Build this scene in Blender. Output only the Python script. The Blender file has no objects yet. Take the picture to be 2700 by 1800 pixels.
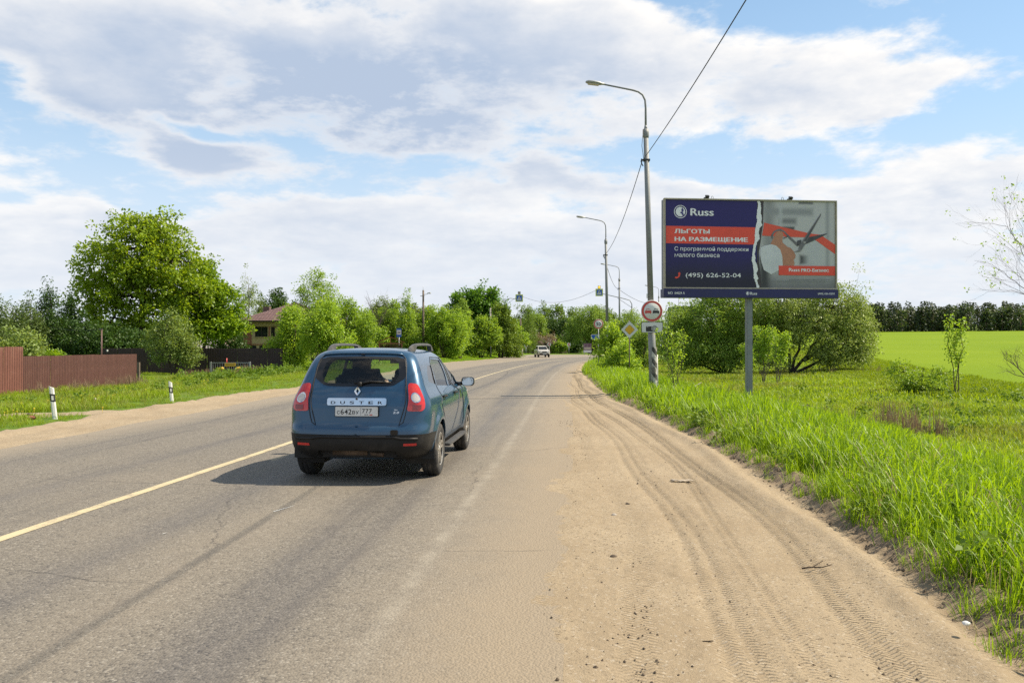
import bpy, bmesh, math, random
import numpy as np
from mathutils import Vector, Matrix
from mathutils.geometry import delaunay_2d_cdt

R = math.radians
scene = bpy.context.scene
COL = scene.collection
F = 2179.0            # focal length in photograph pixels (18 mm on a 22.3 mm wide sensor)
CAM_H = 1.65
HOR = 913.0           # the photograph's horizon row

# ------------------------------------------------------------------ camera
cam_d = bpy.data.cameras.new('camera')
cam_d.sensor_width = 22.3
cam_d.lens = 18.0
cam_d.clip_start = 0.05
cam_d.clip_end = 9000
cam = bpy.data.objects.new('camera', cam_d)
COL.objects.link(cam)
cam.location = (0, 0, CAM_H)
cam.rotation_euler = (R(90.34), 0, 0)
scene.camera = cam

# ------------------------------------------------------------------ sun, sky, exposure
SUN_EL, SUN_AZ = 50.0, 81.5         # elevation; azimuth clockwise from +Y (the viewing direction)
sun_d = bpy.data.lights.new('sun', 'SUN')
sun_d.energy = 5.0
sun_d.angle = R(0.5)
sun_d.color = (1.0, 0.88, 0.70)
sun = bpy.data.objects.new('sun', sun_d)
COL.objects.link(sun)
sdir = Vector((math.cos(R(SUN_EL)) * math.sin(R(SUN_AZ)), math.cos(R(SUN_EL)) * math.cos(R(SUN_AZ)), math.sin(R(SUN_EL))))
sun.rotation_euler = (-sdir).to_track_quat('-Z', 'Y').to_euler()
sun.location = (40, 10, 60)

vs = scene.view_settings
vs.view_transform = 'Standard'
vs.look = 'None'
vs.exposure = 0.75
vs.gamma = 1.0
vs.use_curve_mapping = False
try:
    scene.cycles.max_bounces = 6
    scene.cycles.diffuse_bounces = 3
    scene.cycles.transparent_max_bounces = 16
    scene.cycles.transmission_bounces = 6
    scene.cycles.sample_clamp_indirect = 6.0
    scene.cycles.use_denoising = False
except Exception:
    pass


class NT:
    """Small node-graph writer."""
    def __init__(self, tree):
        self.t = tree
        tree.nodes.clear()
        self.x = 0

    def n(self, kind, **kw):
        nd = self.t.nodes.new(kind)
        nd.location = (self.x, 0)
        self.x += 30
        for k, v in kw.items():
            setattr(nd, k, v)
        return nd

    def put(self, sock, v):
        if isinstance(v, bpy.types.NodeSocket):
            self.t.links.new(v, sock)
        elif v is not None:
            if sock.type == 'RGBA' and len(v) == 3:
                v = (*v, 1)
            sock.default_value = v

    def math(self, op, a, b=None, c=None, clamp=False):
        nd = self.n('ShaderNodeMath', operation=op, use_clamp=clamp)
        for s, v in zip(nd.inputs, (a, b, c)):
            self.put(s, v)
        return nd.outputs[0]

    def vmath(self, op, a, b=None, c=None):
        nd = self.n('ShaderNodeVectorMath', operation=op)
        for s, v in zip(nd.inputs, (a, b, c)):
            self.put(s, v)
        return nd.outputs['Value'] if op in ('LENGTH', 'DOT_PRODUCT', 'DISTANCE') else nd.outputs[0]

    def noise(self, vec, scale, detail=4, rough=0.5, dist=0.0, lac=2.0):
        nd = self.n('ShaderNodeTexNoise')
        nd.inputs['Scale'].default_value = scale
        nd.inputs['Detail'].default_value = detail
        nd.inputs['Roughness'].default_value = rough
        nd.inputs['Distortion'].default_value = dist
        nd.inputs['Lacunarity'].default_value = lac
        if vec is not None:
            self.put(nd.inputs['Vector'], vec)
        return nd.outputs[0]

    def ramp(self, v, a, b, lo=0.0, hi=1.0, kind='SMOOTHSTEP'):
        nd = self.n('ShaderNodeMapRange', interpolation_type=kind)
        self.put(nd.inputs[0], v)
        for i, w in zip((1, 2, 3, 4), (a, b, lo, hi)):
            self.put(nd.inputs[i], w)
        return nd.outputs[0]

    def mix(self, f, a, b, blend='MIX'):
        nd = self.n('ShaderNodeMix', data_type='RGBA', blend_type=blend)
        self.put(nd.inputs[0], f)
        self.put(nd.inputs[6], a)
        self.put(nd.inputs[7], b)
        return nd.outputs[2]

    def xyz(self, x, y, z):
        nd = self.n('ShaderNodeCombineXYZ')
        for s, v in zip(nd.inputs, (x, y, z)):
            self.put(s, v)
        return nd.outputs[0]

    def sep(self, v):
        nd = self.n('ShaderNodeSeparateXYZ')
        self.put(nd.inputs[0], v)
        return nd.outputs

    def attr(self, name, out='Fac'):
        nd = self.n('ShaderNodeAttribute', attribute_name=name)
        return nd.outputs[out]


def make_world():
    w = bpy.data.worlds.new('World')
    scene.world = w
    w.use_nodes = True
    w.cycles.sampling_method = 'MANUAL'
    w.cycles.sample_map_resolution = 512
    g = NT(w.node_tree)
    out = g.n('ShaderNodeOutputWorld')
    sky = g.n('ShaderNodeTexSky', sky_type='NISHITA')
    sky.sun_disc = False
    sky.sun_elevation = R(SUN_EL)
    sky.sun_rotation = R(SUN_AZ)
    sky.air_density = 1.0
    sky.dust_density = 0.6
    sky.ozone_density = 2.0
    tc = g.n('ShaderNodeTexCoord')
    d = g.vmath('NORMALIZE', tc.outputs['Generated'])
    s = g.sep(d)
    dz = g.math('MAXIMUM', s[2], 0.0)
    az = g.math('MULTIPLY', g.math('ARCTAN2', s[0], s[1]), 57.2958)
    el = g.math('MULTIPLY', g.math('ARCSINE', s[2]), 57.2958)
    ae = g.xyz(az, el, 0.0)
    k = g.math('DIVIDE', 1.0, g.math('ADD', dz, 0.30))
    p = g.xyz(g.math('MULTIPLY', s[0], k), g.math('MULTIPLY', s[1], k), g.math('MULTIPLY', s[2], g.math('MULTIPLY', k, 2.6)))
    # soft irregular borders for the cloud banks
    warp = g.n('ShaderNodeTexNoise')
    warp.inputs['Scale'].default_value = 1.9
    warp.inputs['Detail'].default_value = 6
    g.put(warp.inputs['Vector'], p)
    wv = g.vmath('MULTIPLY', g.vmath('SUBTRACT', warp.outputs['Color'], (0.5, 0.5, 0.5)), (13.0, 9.0, 0.0))
    aew = g.vmath('ADD', ae, wv)

    def blobs(items, base):
        tot = base
        for (a, e, ra, re, wt) in items:
            v = g.vmath('MULTIPLY', g.vmath('SUBTRACT', aew, (a, e, 0)), (1 / ra, 1 / re, 0))
            m = g.ramp(g.vmath('LENGTH', v), 1.45, 0.1, 0.0, wt)
            tot = g.math('ADD', tot, m)
        return tot
    # azimuth, elevation, half sizes (degrees), weight
    cover = blobs(COVER, 0.0)
    grey = blobs(GREY, 0.0)
    n1 = g.noise(p, 3.4, 10, 0.61, 0.12)
    q = g.vmath('ADD', p, (0.035, -0.005, 0.06))       # the same field a little nearer to the sun
    n2 = g.noise(q, 3.4, 6, 0.57, 0.12)
    n3 = g.noise(p, 11.0, 6, 0.6)
    f = g.math('ADD', g.math('ADD', g.math('MULTIPLY_ADD', n1, 2.1, -0.55), g.math('MULTIPLY_ADD', n3, 0.55, -0.275)), cover)
    # haze near the horizon: cloud cover closes
    f = g.math('ADD', f, g.ramp(el, 9.0, 0.0, 0.0, 0.10))
    dens = g.ramp(f, 0.39, 0.80)
    thick = g.ramp(f, 0.60, 1.08)
    relief = g.math('SUBTRACT', n1, n2)
    lit = g.math('MULTIPLY_ADD', g.math('MULTIPLY', relief, g.math('MULTIPLY_ADD', grey, -0.8, 1.0)), 2.0, 0.95)
    lit = g.math('SUBTRACT', lit, g.math('ADD', g.math('MULTIPLY', thick, g.math('MULTIPLY_ADD', grey, 0.42, 0.20)), g.math('MULTIPLY', grey, 0.34)))
    lit = g.math('MINIMUM', g.math('MAXIMUM', lit, 0.10), 1.05)
    cloud_c = g.mix(g.ramp(lit, 0.10, 0.95, kind='LINEAR'), CLOUD_DARK, CLOUD_LIT)
    skyc = g.vmath('MULTIPLY', sky.outputs[0], SKY_TINT)
    # thin white haze towards the horizon
    haze = g.ramp(el, 30.0, -1.0, 0.22, 0.78)
    skyc = g.mix(haze, skyc, HAZE_C)
    col = g.mix(g.math('MULTIPLY', dens, 0.97), skyc, cloud_c)
    col = g.mix(g.ramp(el, 16.0, 1.0, 0.0, 0.74), col, (5.7, 6.1, 6.7))
    bg = g.n('ShaderNodeBackground')
    g.put(bg.inputs[0], col)
    bg.inputs[1].default_value = 0.083
    g.t.links.new(bg.outputs[0], out.inputs[0])


def pxl(x, y, rx, ry, w):
    """bearing and elevation (degrees) of a cloud seen in the photograph"""
    a = math.degrees(math.atan((x - 1350) / F))
    e = math.degrees(math.atan((HOR - y) / math.hypot(F, x - 1350)))
    c = math.cos(R(a)) ** 2
    return (a, e, math.degrees(rx / F) * c, math.degrees(ry / F) * math.cos(R(a)), w)


COVER = [pxl(*b) for b in (
    (950, 220, 900, 230, .44), (130, 190, 420, 200, .32), (40, 560, 190, 150, .42), (1280, 110, 460, 110, .16),
    (2030, 200, 640, 140, .40), (2500, 240, 300, 60, .26), (1300, 680, 1700, 200, .46), (2420, 460, 520, 110, .26),
    (560, 420, 210, 50, .34), (210, 535, 120, 55, .34), (1600, 455, 280, 50, .30), (1150, 500, 400, 50, .14),
    (2350, 40, 760, 140, -.30), (1500, 10, 300, 60, -.34), (2720, 170, 240, 190, -.30), (1930, 390, 420, 66, -.36),
    (2640, 340, 240, 50, -.22), (1230, 395, 360, 50, -.17), (300, 400, 230, 60, -.20), (330, 490, 240, 70, -.20),
    (760, 475, 380, 46, -.16), (20, 290, 100, 80, -.44), (600, 345, 330, 30, -.24), (1000, 425, 300, 40, -.26))]
GREY = [pxl(*b) for b in (
    (700, 270, 800, 260, .84), (1300, 310, 640, 190, .48), (210, 535, 130, 60, .40), (1620, 462, 300, 60, .40), (540, 420, 300, 70, .30),
    (900, 720, 1200, 190, .42), (2200, 620, 900, 180, .12), (150, 340, 240, 80, .3), (2050, 240, 440, 70, .10))]
SKY_TINT = (0.82, 1.12, 1.16)
CLOUD_DARK = (3.5, 4.2, 5.35)
CLOUD_LIT = (7.6, 7.4, 7.15)
HAZE_C = (4.9, 6.0, 7.3)
make_world()

# ------------------------------------------------------------------ helpers
rng = np.random.default_rng(11)


def vnoise(x, y, seed=0):
    """smooth value noise, vectorised, 0..1"""
    x = np.asarray(x, float); y = np.asarray(y, float)
    xi = np.floor(x).astype(np.int64); yi = np.floor(y).astype(np.int64)
    fx = x - xi; fy = y - yi
    fx = fx * fx * (3 - 2 * fx); fy = fy * fy * (3 - 2 * fy)

    def h(a, b):
        n = (a * 374761393 + b * 668265263 + seed * 1274126177) & 0xffffffff
        n = ((n ^ (n >> 13)) * 1274126177) & 0xffffffff
        return ((n ^ (n >> 16)) & 0xffff) / 65535.0
    return (h(xi, yi) * (1 - fx) + h(xi + 1, yi) * fx) * (1 - fy) + (h(xi, yi + 1) * (1 - fx) + h(xi + 1, yi + 1) * fx) * fy


def fbm(x, y, seed=0, octv=4):
    t = 0; a = 0.5
    for i in range(octv):
        t = t + a * vnoise(np.asarray(x) * 2 ** i, np.asarray(y) * 2 ** i, seed + i)
        a *= 0.5
    return t / (1 - 0.5 ** octv)


def sstep(x, a, b):
    t = np.clip((np.asarray(x, float) - a) / (b - a), 0, 1)
    return t * t * (3 - 2 * t)


def pchip(xs, ys):
    """monotone cubic through the points"""
    xs = np.array(xs, float); ys = np.array(ys, float)
    h = np.diff(xs); dl = np.diff(ys) / h
    m = np.zeros_like(xs)
    for i in range(1, len(xs) - 1):
        if dl[i - 1] * dl[i] > 0:
            w1 = 2 * h[i] + h[i - 1]; w2 = h[i] + 2 * h[i - 1]
            m[i] = (w1 + w2) / (w1 / dl[i - 1] + w2 / dl[i])
    m[0] = dl[0]; m[-1] = dl[-1]

    def f(x):
        x = np.asarray(x, float)
        xc = np.clip(x, xs[0], xs[-1])
        i = np.clip(np.searchsorted(xs, xc) - 1, 0, len(h) - 1)
        t = (xc - xs[i]) / h[i]
        r = (ys[i] * (1 + 2 * t) * (1 - t) ** 2 + m[i] * h[i] * t * (1 - t) ** 2 + ys[i + 1] * t * t * (3 - 2 * t) + m[i + 1] * h[i] * t * t * (t - 1))
        return r + np.where(x < xs[0], (x - xs[0]) * m[0], 0) + np.where(x > xs[-1], (x - xs[-1]) * m[-1], 0)
    return f


def tag(o, label=None, cat=None, group=None, kind=None):
    if label: o['label'] = label
    if cat: o['category'] = cat
    if group: o['group'] = group
    if kind: o['kind'] = kind
    return o


def empty(name, label, cat, loc=(0, 0, 0), rz=0.0, group=None):
    o = bpy.data.objects.new(name, None)
    o.empty_display_size = 0.2
    COL.objects.link(o)
    o.location = loc
    o.rotation_euler = (0, 0, rz)
    return tag(o, label, cat, group)


def copy_tree(o, parent=None):
    c = o.copy()
    COL.objects.link(c)
    if parent is not None:
        c.parent = parent
    for ch in list(o.children):
        copy_tree(ch, c)
    return c


def link(name, me, parent=None, loc=None, rot=None):
    o = bpy.data.objects.new(name, me)
    COL.objects.link(o)
    if parent is not None:
        o.parent = parent
    if loc is not None: o.location = loc
    if rot is not None: o.rotation_euler = rot
    return o


def np_mesh(name, v, faces, mats=(), smooth=False, attrs=None, mi=None):
    """mesh from numpy arrays; faces (M,3) or (M,4) or a list of such arrays"""
    me = bpy.data.meshes.new(name)
    v = np.asarray(v, np.float32)
    fl = faces if isinstance(faces, list) else [faces]
    fl = [np.asarray(f, np.int32) for f in fl if len(f)]
    tot = np.concatenate([np.full(len(f), f.shape[1], np.int32) for f in fl])
    idx = np.concatenate([f.ravel() for f in fl])
    me.vertices.add(len(v)); me.vertices.foreach_set('co', v.ravel())
    me.loops.add(len(idx)); me.loops.foreach_set('vertex_index', idx)
    me.polygons.add(len(tot))
    st = np.concatenate([[0], np.cumsum(tot)[:-1]]).astype(np.int32)
    me.polygons.foreach_set('loop_start', st)
    me.polygons.foreach_set('loop_total', tot)
    if smooth:
        me.polygons.foreach_set('use_smooth', np.ones(len(tot), bool))
    if mi is not None:
        me.polygons.foreach_set('material_index', np.asarray(mi, np.int32))
    for m in mats:
        me.materials.append(m)
    for k, a in (attrs or {}).items():
        at = me.attributes.new(k, 'FLOAT', 'POINT')
        at.data.foreach_set('value', np.asarray(a, np.float32).ravel())
    me.update(calc_edges=True)
    return me


def grid_faces(nr, nc):
    i = np.arange(nr - 1)[:, None] * nc + np.arange(nc - 1)[None, :]
    return np.stack([i, i + 1, i + nc + 1, i + nc], -1).reshape(-1, 4)


class MB:
    """collects simple shapes into one mesh"""
    def __init__(self):
        self.v = []; self.f = []; self.m = []; self.sm = []

    def add(self, verts, faces, mi=0, smooth=False):
        b = len(self.v)
        self.v += [tuple(p) for p in verts]
        for fc in faces:
            self.f.append([b + i for i in fc]); self.m.append(mi); self.sm.append(smooth)
        return self

    def box(self, c, s, rz=0.0, mi=0, mat=None):
        cx, cy, cz = c; hx, hy, hz = s[0] / 2, s[1] / 2, s[2] / 2
        pts = [Vector((x, y, z)) for z in (-hz, hz) for (x, y) in ((-hx, -hy), (hx, -hy), (hx, hy), (-hx, hy))]
        M = mat or Matrix.Rotation(rz, 3, 'Z')
        pts = [M @ p + Vector(c) for p in pts]
        return self.add(pts, [(3, 2, 1, 0), (4, 5, 6, 7), (0, 1, 5, 4), (1, 2, 6, 5), (2, 3, 7, 6), (3, 0, 4, 7)], mi)

    def tube(self, path, rad, n=10, mi=0, cap=True, smooth=True):
        path = [Vector(p) for p in path]
        if not hasattr(rad, '__len__'): rad = [rad] * len(path)
        vs_, fs = [], []
        up = None
        for i, p in enumerate(path):
            a = path[max(i - 1, 0)]; b = path[min(i + 1, len(path) - 1)]
            t = (b - a).normalized()
            if up is None:
                up = Vector((0, 0, 1)) if abs(t.z) < 0.9 else Vector((1, 0, 0))
            u = t.cross(up).normalized(); w = u.cross(t).normalized(); up = w
            for k in range(n):
                an = 2 * math.pi * k / n
                vs_.append(p + (u * math.cos(an) + w * math.sin(an)) * rad[i])
        for i in range(len(path) - 1):
            for k in range(n):
                k2 = (k + 1) % n
                fs.append((i * n + k, (i + 1) * n + k, (i + 1) * n + k2, i * n + k2))
        self.add(vs_, fs, mi, smooth)
        if cap:
            b = len(self.v) - len(vs_)
            self.f.append([b + k for k in range(n)]); self.m.append(mi); self.sm.append(False)
            e = b + (len(path) - 1) * n
            self.f.append([e + k for k in reversed(range(n))]); self.m.append(mi); self.sm.append(False)
        return self

    def lathe(self, prof, n=24, axis='Z', c=(0, 0, 0), mi=0, smooth=True):
        """prof: (radius, height) pairs"""
        vs_, fs = [], []
        for (r, h) in prof:
            for k in range(n):
                a = 2 * math.pi * k / n
                x, y, z = r * math.cos(a), r * math.sin(a), h
                if axis == 'X': x, y, z = z, x, y
                elif axis == 'Y': x, y, z = y, z, x
                vs_.append((x + c[0], y + c[1], z + c[2]))
        for i in range(len(prof) - 1):
            for k in range(n):
                k2 = (k + 1) % n
                fs.append((i * n + k, i * n + k2, (i + 1) * n + k2, (i + 1) * n + k))
        return self.add(vs_, fs, mi, smooth)

    def prism(self, poly, d0, d1, plane='XZ', mi=0):
        """poly: 2-D outline, extruded along the third axis from d0 to d1"""
        def P(a, b, d):
            return (a, d, b) if plane == 'XZ' else ((d, a, b) if plane == 'YZ' else (a, b, d))
        n = len(poly)
        vs_ = [P(a, b, d0) for a, b in poly] + [P(a, b, d1) for a, b in poly]
        fs = [list(range(n)), list(range(2 * n - 1, n - 1, -1))] + [[k, n + k, n + (k + 1) % n, (k + 1) % n] for k in range(n)]
        return self.add(vs_, fs, mi)

    def mesh(self, name, mats, bevel=0.0):
        me = bpy.data.meshes.new(name)
        me.from_pydata(self.v, [], self.f)
        me.polygons.foreach_set('material_index', self.m)
        me.polygons.foreach_set('use_smooth', self.sm)
        for m in (mats if isinstance(mats, (list, tuple)) else [mats]):
            me.materials.append(m)
        me.update()
        bm = bmesh.new(); bm.from_mesh(me)
        bmesh.ops.recalc_face_normals(bm, faces=bm.faces)
        if bevel:
            es = [e for e in bm.edges if len(e.link_faces) == 2 and e.calc_face_angle(0) > 0.6]
            bmesh.ops.bevel(bm, geom=es, offset=bevel, segments=2, affect='EDGES', clamp_overlap=True)
        bm.to_mesh(me); bm.free()
        return me

    def build(self, name, mats, parent=None, loc=None, rot=None, bevel=0.0):
        return link(name, self.mesh(name, mats, bevel), parent, loc, rot)


# ------------------------------------------------------------------ materials
M = {}


def new_mat(name):
    m = bpy.data.materials.new(name)
    m.use_nodes = True
    g = NT(m.node_tree)
    return m, g


def plain(name, col, rough=0.5, metal=0.0, vary=0.10, scale=6.0, bump=0.0, spec=0.5, coat=0.0, dirt=0.0, dirt_col=(0.22, 0.18, 0.13), emit=None):
    """a base colour with mild mottling, some grime and fine relief"""
    m, g = new_mat(name)
    out = g.n('ShaderNodeOutputMaterial')
    b = g.n('ShaderNodeBsdfPrincipled')
    tc = g.n('ShaderNodeTexCoord')
    n = g.noise(tc.outputs['Object'], scale, 5, 0.6)
    n2 = g.noise(tc.outputs['Object'], scale * 7, 3, 0.6)
    f = g.math('ADD', g.math('MULTIPLY', n, 0.7), g.math('MULTIPLY', n2, 0.3))
    c = g.mix(g.ramp(f, 0.3, 0.7), [x * (1 - vary) for x in col], [min(1, x * (1 + vary)) for x in col])
    if dirt:
        c = g.mix(g.ramp(n, 0.52, 0.75, 0, dirt), c, dirt_col)
    g.put(b.inputs['Base Color'], c)
    g.put(b.inputs['Roughness'], g.ramp(n2, 0.2, 0.8, max(0.02, rough - 0.07), min(1, rough + 0.07)))
    b.inputs['Metallic'].default_value = metal
    b.inputs['Specular IOR Level'].default_value = spec
    b.inputs['Coat Weight'].default_value = coat
    b.inputs['Coat Roughness'].default_value = 0.04
    if bump:
        bp = g.n('ShaderNodeBump')
        bp.inputs['Strength'].default_value = 1.0
        bp.inputs['Distance'].default_value = bump
        g.put(bp.inputs['Height'], n2)
        g.t.links.new(bp.outputs[0], b.inputs['Normal'])
    if emit:
        g.put(b.inputs['Emission Color'], emit[0]); b.inputs['Emission Strength'].default_value = emit[1]
    g.t.links.new(b.outputs[0], out.inputs[0])
    return m


def leaf_mat(name, dark, light, trans=0.45, rough=0.5, tcol=None, rnd=0.2):
    """leaves: colour from the mesh's own 'tint' value, light passing through"""
    m, g = new_mat(name)
    out = g.n('ShaderNodeOutputMaterial')
    t = g.attr('tint')
    oi = g.n('ShaderNodeObjectInfo')
    f = g.math('ADD', g.math('MULTIPLY', t, 1 - rnd), g.math('MULTIPLY', oi.outputs['Random'], rnd))
    c = g.mix(f, dark, light)
    b = g.n('ShaderNodeBsdfPrincipled')
    g.put(b.inputs['Base Color'], c)
    b.inputs['Roughness'].default_value = rough
    b.inputs['Specular IOR Level'].default_value = 0.35
    tr = g.n('ShaderNodeBsdfTranslucent')
    g.put(tr.inputs[0], g.mix(1.0, c, tcol or (1.5, 1.35, 0.7), 'MULTIPLY'))
    mx = g.n('ShaderNodeMixShader')
    mx.inputs[0].default_value = trans
    g.t.links.new(b.outputs[0], mx.inputs[1]); g.t.links.new(tr.outputs[0], mx.inputs[2])
    g.t.links.new(mx.outputs[0], out.inputs[0])
    return m


# ------------------------------------------------------------------ the lie of the land
_cl = [(-6.2, -26), (-4.9, 0), (-4.38, 7.1), (-3.80, 14.3), (-3.0, 26), (-2.1, 38.4), (-0.5, 57), (2.4, 81.7), (6.3, 103), (13.2, 126), (26, 148), (43, 166), (64, 181)]
_cx = pchip([p[1] for p in _cl], [p[0] for p in _cl])
_lx = pchip([-26, 0, 13, 29.5, 50, 66, 81.7, 107, 140, 156, 166, 181], [-10.2, -8.9, -8.25, -7.6, -7.2, -7.0, -6.4, -2.3, 0.6, 2.4, 4.0, 6.0])
_de = pchip([-26, 4.2, 7.7, 15.6, 26, 40, 58, 90, 126], [7.2, 7.2, 7.3, 7.0, 6.2, 5.75, 5.35, 5.1, 5.1])


def road_c(y): return _cx(y)
def road_l(y): return _lx(y)
def road_r(y): return _cx(y) + 4.75 * np.sqrt(1 + ((_cx(np.asarray(y) + 1) - _cx(np.asarray(y) - 1)) / 2) ** 2)
def verge(y): return _cx(y) + _de(y)


def field_x(y):
    return 19.0 + (np.asarray(y, float) - 37) * 0.235


def land(x, y):
    """height of the bare ground"""
    x = np.asarray(x, float); y = np.asarray(y, float)
    yc = np.clip(y, -26, 181)
    u = x - verge(yc)
    far = sstep(y, 95, 128)
    bump = (fbm(x * 0.35, y * 0.35, 3) - 0.5)
    # right: low bank with a grassy shoulder, then the meadow
    r = -0.07 + 0.135 * sstep(u, 0.02, 0.32) - 0.50 * sstep(u, 1.5, 7.0) + 0.10 * sstep(u, 20, 40)
    r = r + bump * 0.16 * sstep(u, 0.3, 2) + bump * 0.5 * sstep(u, 7, 12)
    r = r * (1 - far) + far * (-0.07 + 0.2 * sstep(u, 0, 4))
    # left: shoulder, then falling away behind the delineator posts
    e = road_l(yc) - x
    near = 1 - sstep(y, 62, 95)
    l = -0.06 + 0.06 * sstep(e, 0.6, 2.0) - 0.50 * sstep(e, 2.5, 11.0) * near + 0.16 * sstep(e, 1.0, 4.0) * (1 - near) + bump * 0.18 * sstep(e, 1.6, 4)
    mid = 0.5 * (road_l(yc) + road_r(yc))
    z = np.where(x > mid, r, l)
    # the sown field climbs to the wood
    wf = sstep(x - field_x(y), -7, -0.5)
    fz = -0.45 + 0.0222 * np.maximum(0, y - 48) + 0.008 * np.maximum(0, x - 40)
    z = z * (1 - wf) + fz * wf
    end = sstep(y, 160, 172)
    z = np.where(x < field_x(y) - 7, z * (1 - end) + end * (0.1 + bump * 0.3), z)
    return z


def zl(x, y):
    return float(land(np.array([x]), np.array([y]))[0])


def at(px, y):
    """x of something that the photograph shows at column px and that stands y metres away"""
    return (px - 1350.0) / F * y


def hz(py, y):
    """height of something seen at row py, y metres away"""
    return CAM_H + (HOR - py) / F * y


def spread(lo, hi, dense_lo, dense_hi, step, grow=1.14):
    a = list(np.arange(dense_lo, dense_hi, step))
    s = step; v = a[-1]
    while v < hi:
        s *= grow; v += s; a.append(v)
    s = step; v = dense_lo; pre = []
    while v > lo:
        s *= grow; v -= s; pre.append(v)
    return np.array(pre[::-1] + a)


def make_ground():
    xs = spread(-3000, 3000, -34, 44, 0.42)
    ys = spread(-60, 6000, -6, 110, 0.5)
    X, Y = np.meshgrid(xs, ys)
    Z = land(X, Y)
    m, g = new_mat('meadow_soil')
    out = g.n('ShaderNodeOutputMaterial'); b = g.n('ShaderNodeBsdfPrincipled')
    tc = g.n('ShaderNodeTexCoord'); P = tc.outputs['Object']
    n1 = g.noise(P, 0.22, 5, 0.6); n2 = g.noise(P, 2.5, 6, 0.65); n3 = g.noise(P, 30, 3, 0.6)
    c = g.mix(g.ramp(n2, 0.35, 0.68), (0.070, 0.125, 0.012), (0.120, 0.190, 0.018))
    c = g.mix(g.ramp(n1, 0.50, 0.72, 0, 0.75), c, (0.17, 0.17, 0.05))
    c = g.mix(g.ramp(n3, 0.55, 0.75, 0, 0.5), c, (0.075, 0.085, 0.02))
    g.put(b.inputs['Base Color'], c)
    b.inputs['Roughness'].default_value = 0.9
    b.inputs['Specular IOR Level'].default_value = 0.15
    bp = g.n('ShaderNodeBump'); bp.inputs['Distance'].default_value = 0.08
    g.put(bp.inputs['Height'], g.math('ADD', n2, g.math('MULTIPLY', n3, 0.4)))
    g.t.links.new(bp.outputs[0], b.inputs['Normal'])
    g.t.links.new(b.outputs[0], out.inputs[0])
    o = link('ground', np_mesh('ground', np.stack([X, Y, Z], -1).reshape(-1, 3), grid_faces(len(ys), len(xs)), [m], True))
    tag(o, kind='structure')

    # the sown field
    ys = np.concatenate([np.arange(28, 130, 1.5), np.arange(130, 440, 10)])
    ts = np.linspace(0, 1, 70) ** 1.6
    V = []
    for y in ys:
        x0 = field_x(y) + 1.2 * (vnoise(y * 0.4, 2.0, 5) - 0.5) + 0.5 * (vnoise(y * 1.7, 2.0, 6) - 0.5)
        x0 = max(x0, 17)
        xx = x0 + ts * (420 + y - x0)
        zz = land(xx, np.full_like(xx, y)) + 0.10 * np.minimum(1, ts * 60) - 0.06 * (ts == 0)
        V.append(np.stack([xx, np.full_like(xx, y), zz], -1))
    m, g = new_mat('young_crop')
    out = g.n('ShaderNodeOutputMaterial'); b = g.n('ShaderNodeBsdfPrincipled')
    tc = g.n('ShaderNodeTexCoord'); P = tc.outputs['Object']
    n1 = g.noise(P, 0.03, 4, 0.6)
    n2 = g.noise(g.vmath('MULTIPLY', P, (0.5, 3.0, 1)), 1.2, 5, 0.65)
    c = g.mix(g.ramp(n1, 0.35, 0.7), (0.128, 0.198, 0.003), (0.155, 0.222, 0.004))
    c = g.mix(g.ramp(n2, 0.45, 0.75, 0, 0.35), c, (0.105, 0.165, 0.004))
    g.put(b.inputs['Base Color'], c); b.inputs['Roughness'].default_value = 0.95
    b.inputs['Specular IOR Level'].default_value = 0.1
    bp = g.n('ShaderNodeBump'); bp.inputs['Distance'].default_value = 0.10
    g.put(bp.inputs['Height'], n2); g.t.links.new(bp.outputs[0], b.inputs['Normal'])
    g.t.links.new(b.outputs[0], out.inputs[0])
    o = link('field', np_mesh('field', np.concatenate(V), grid_faces(len(ys), len(ts)), [m], True))
    tag(o, kind='structure')


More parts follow.
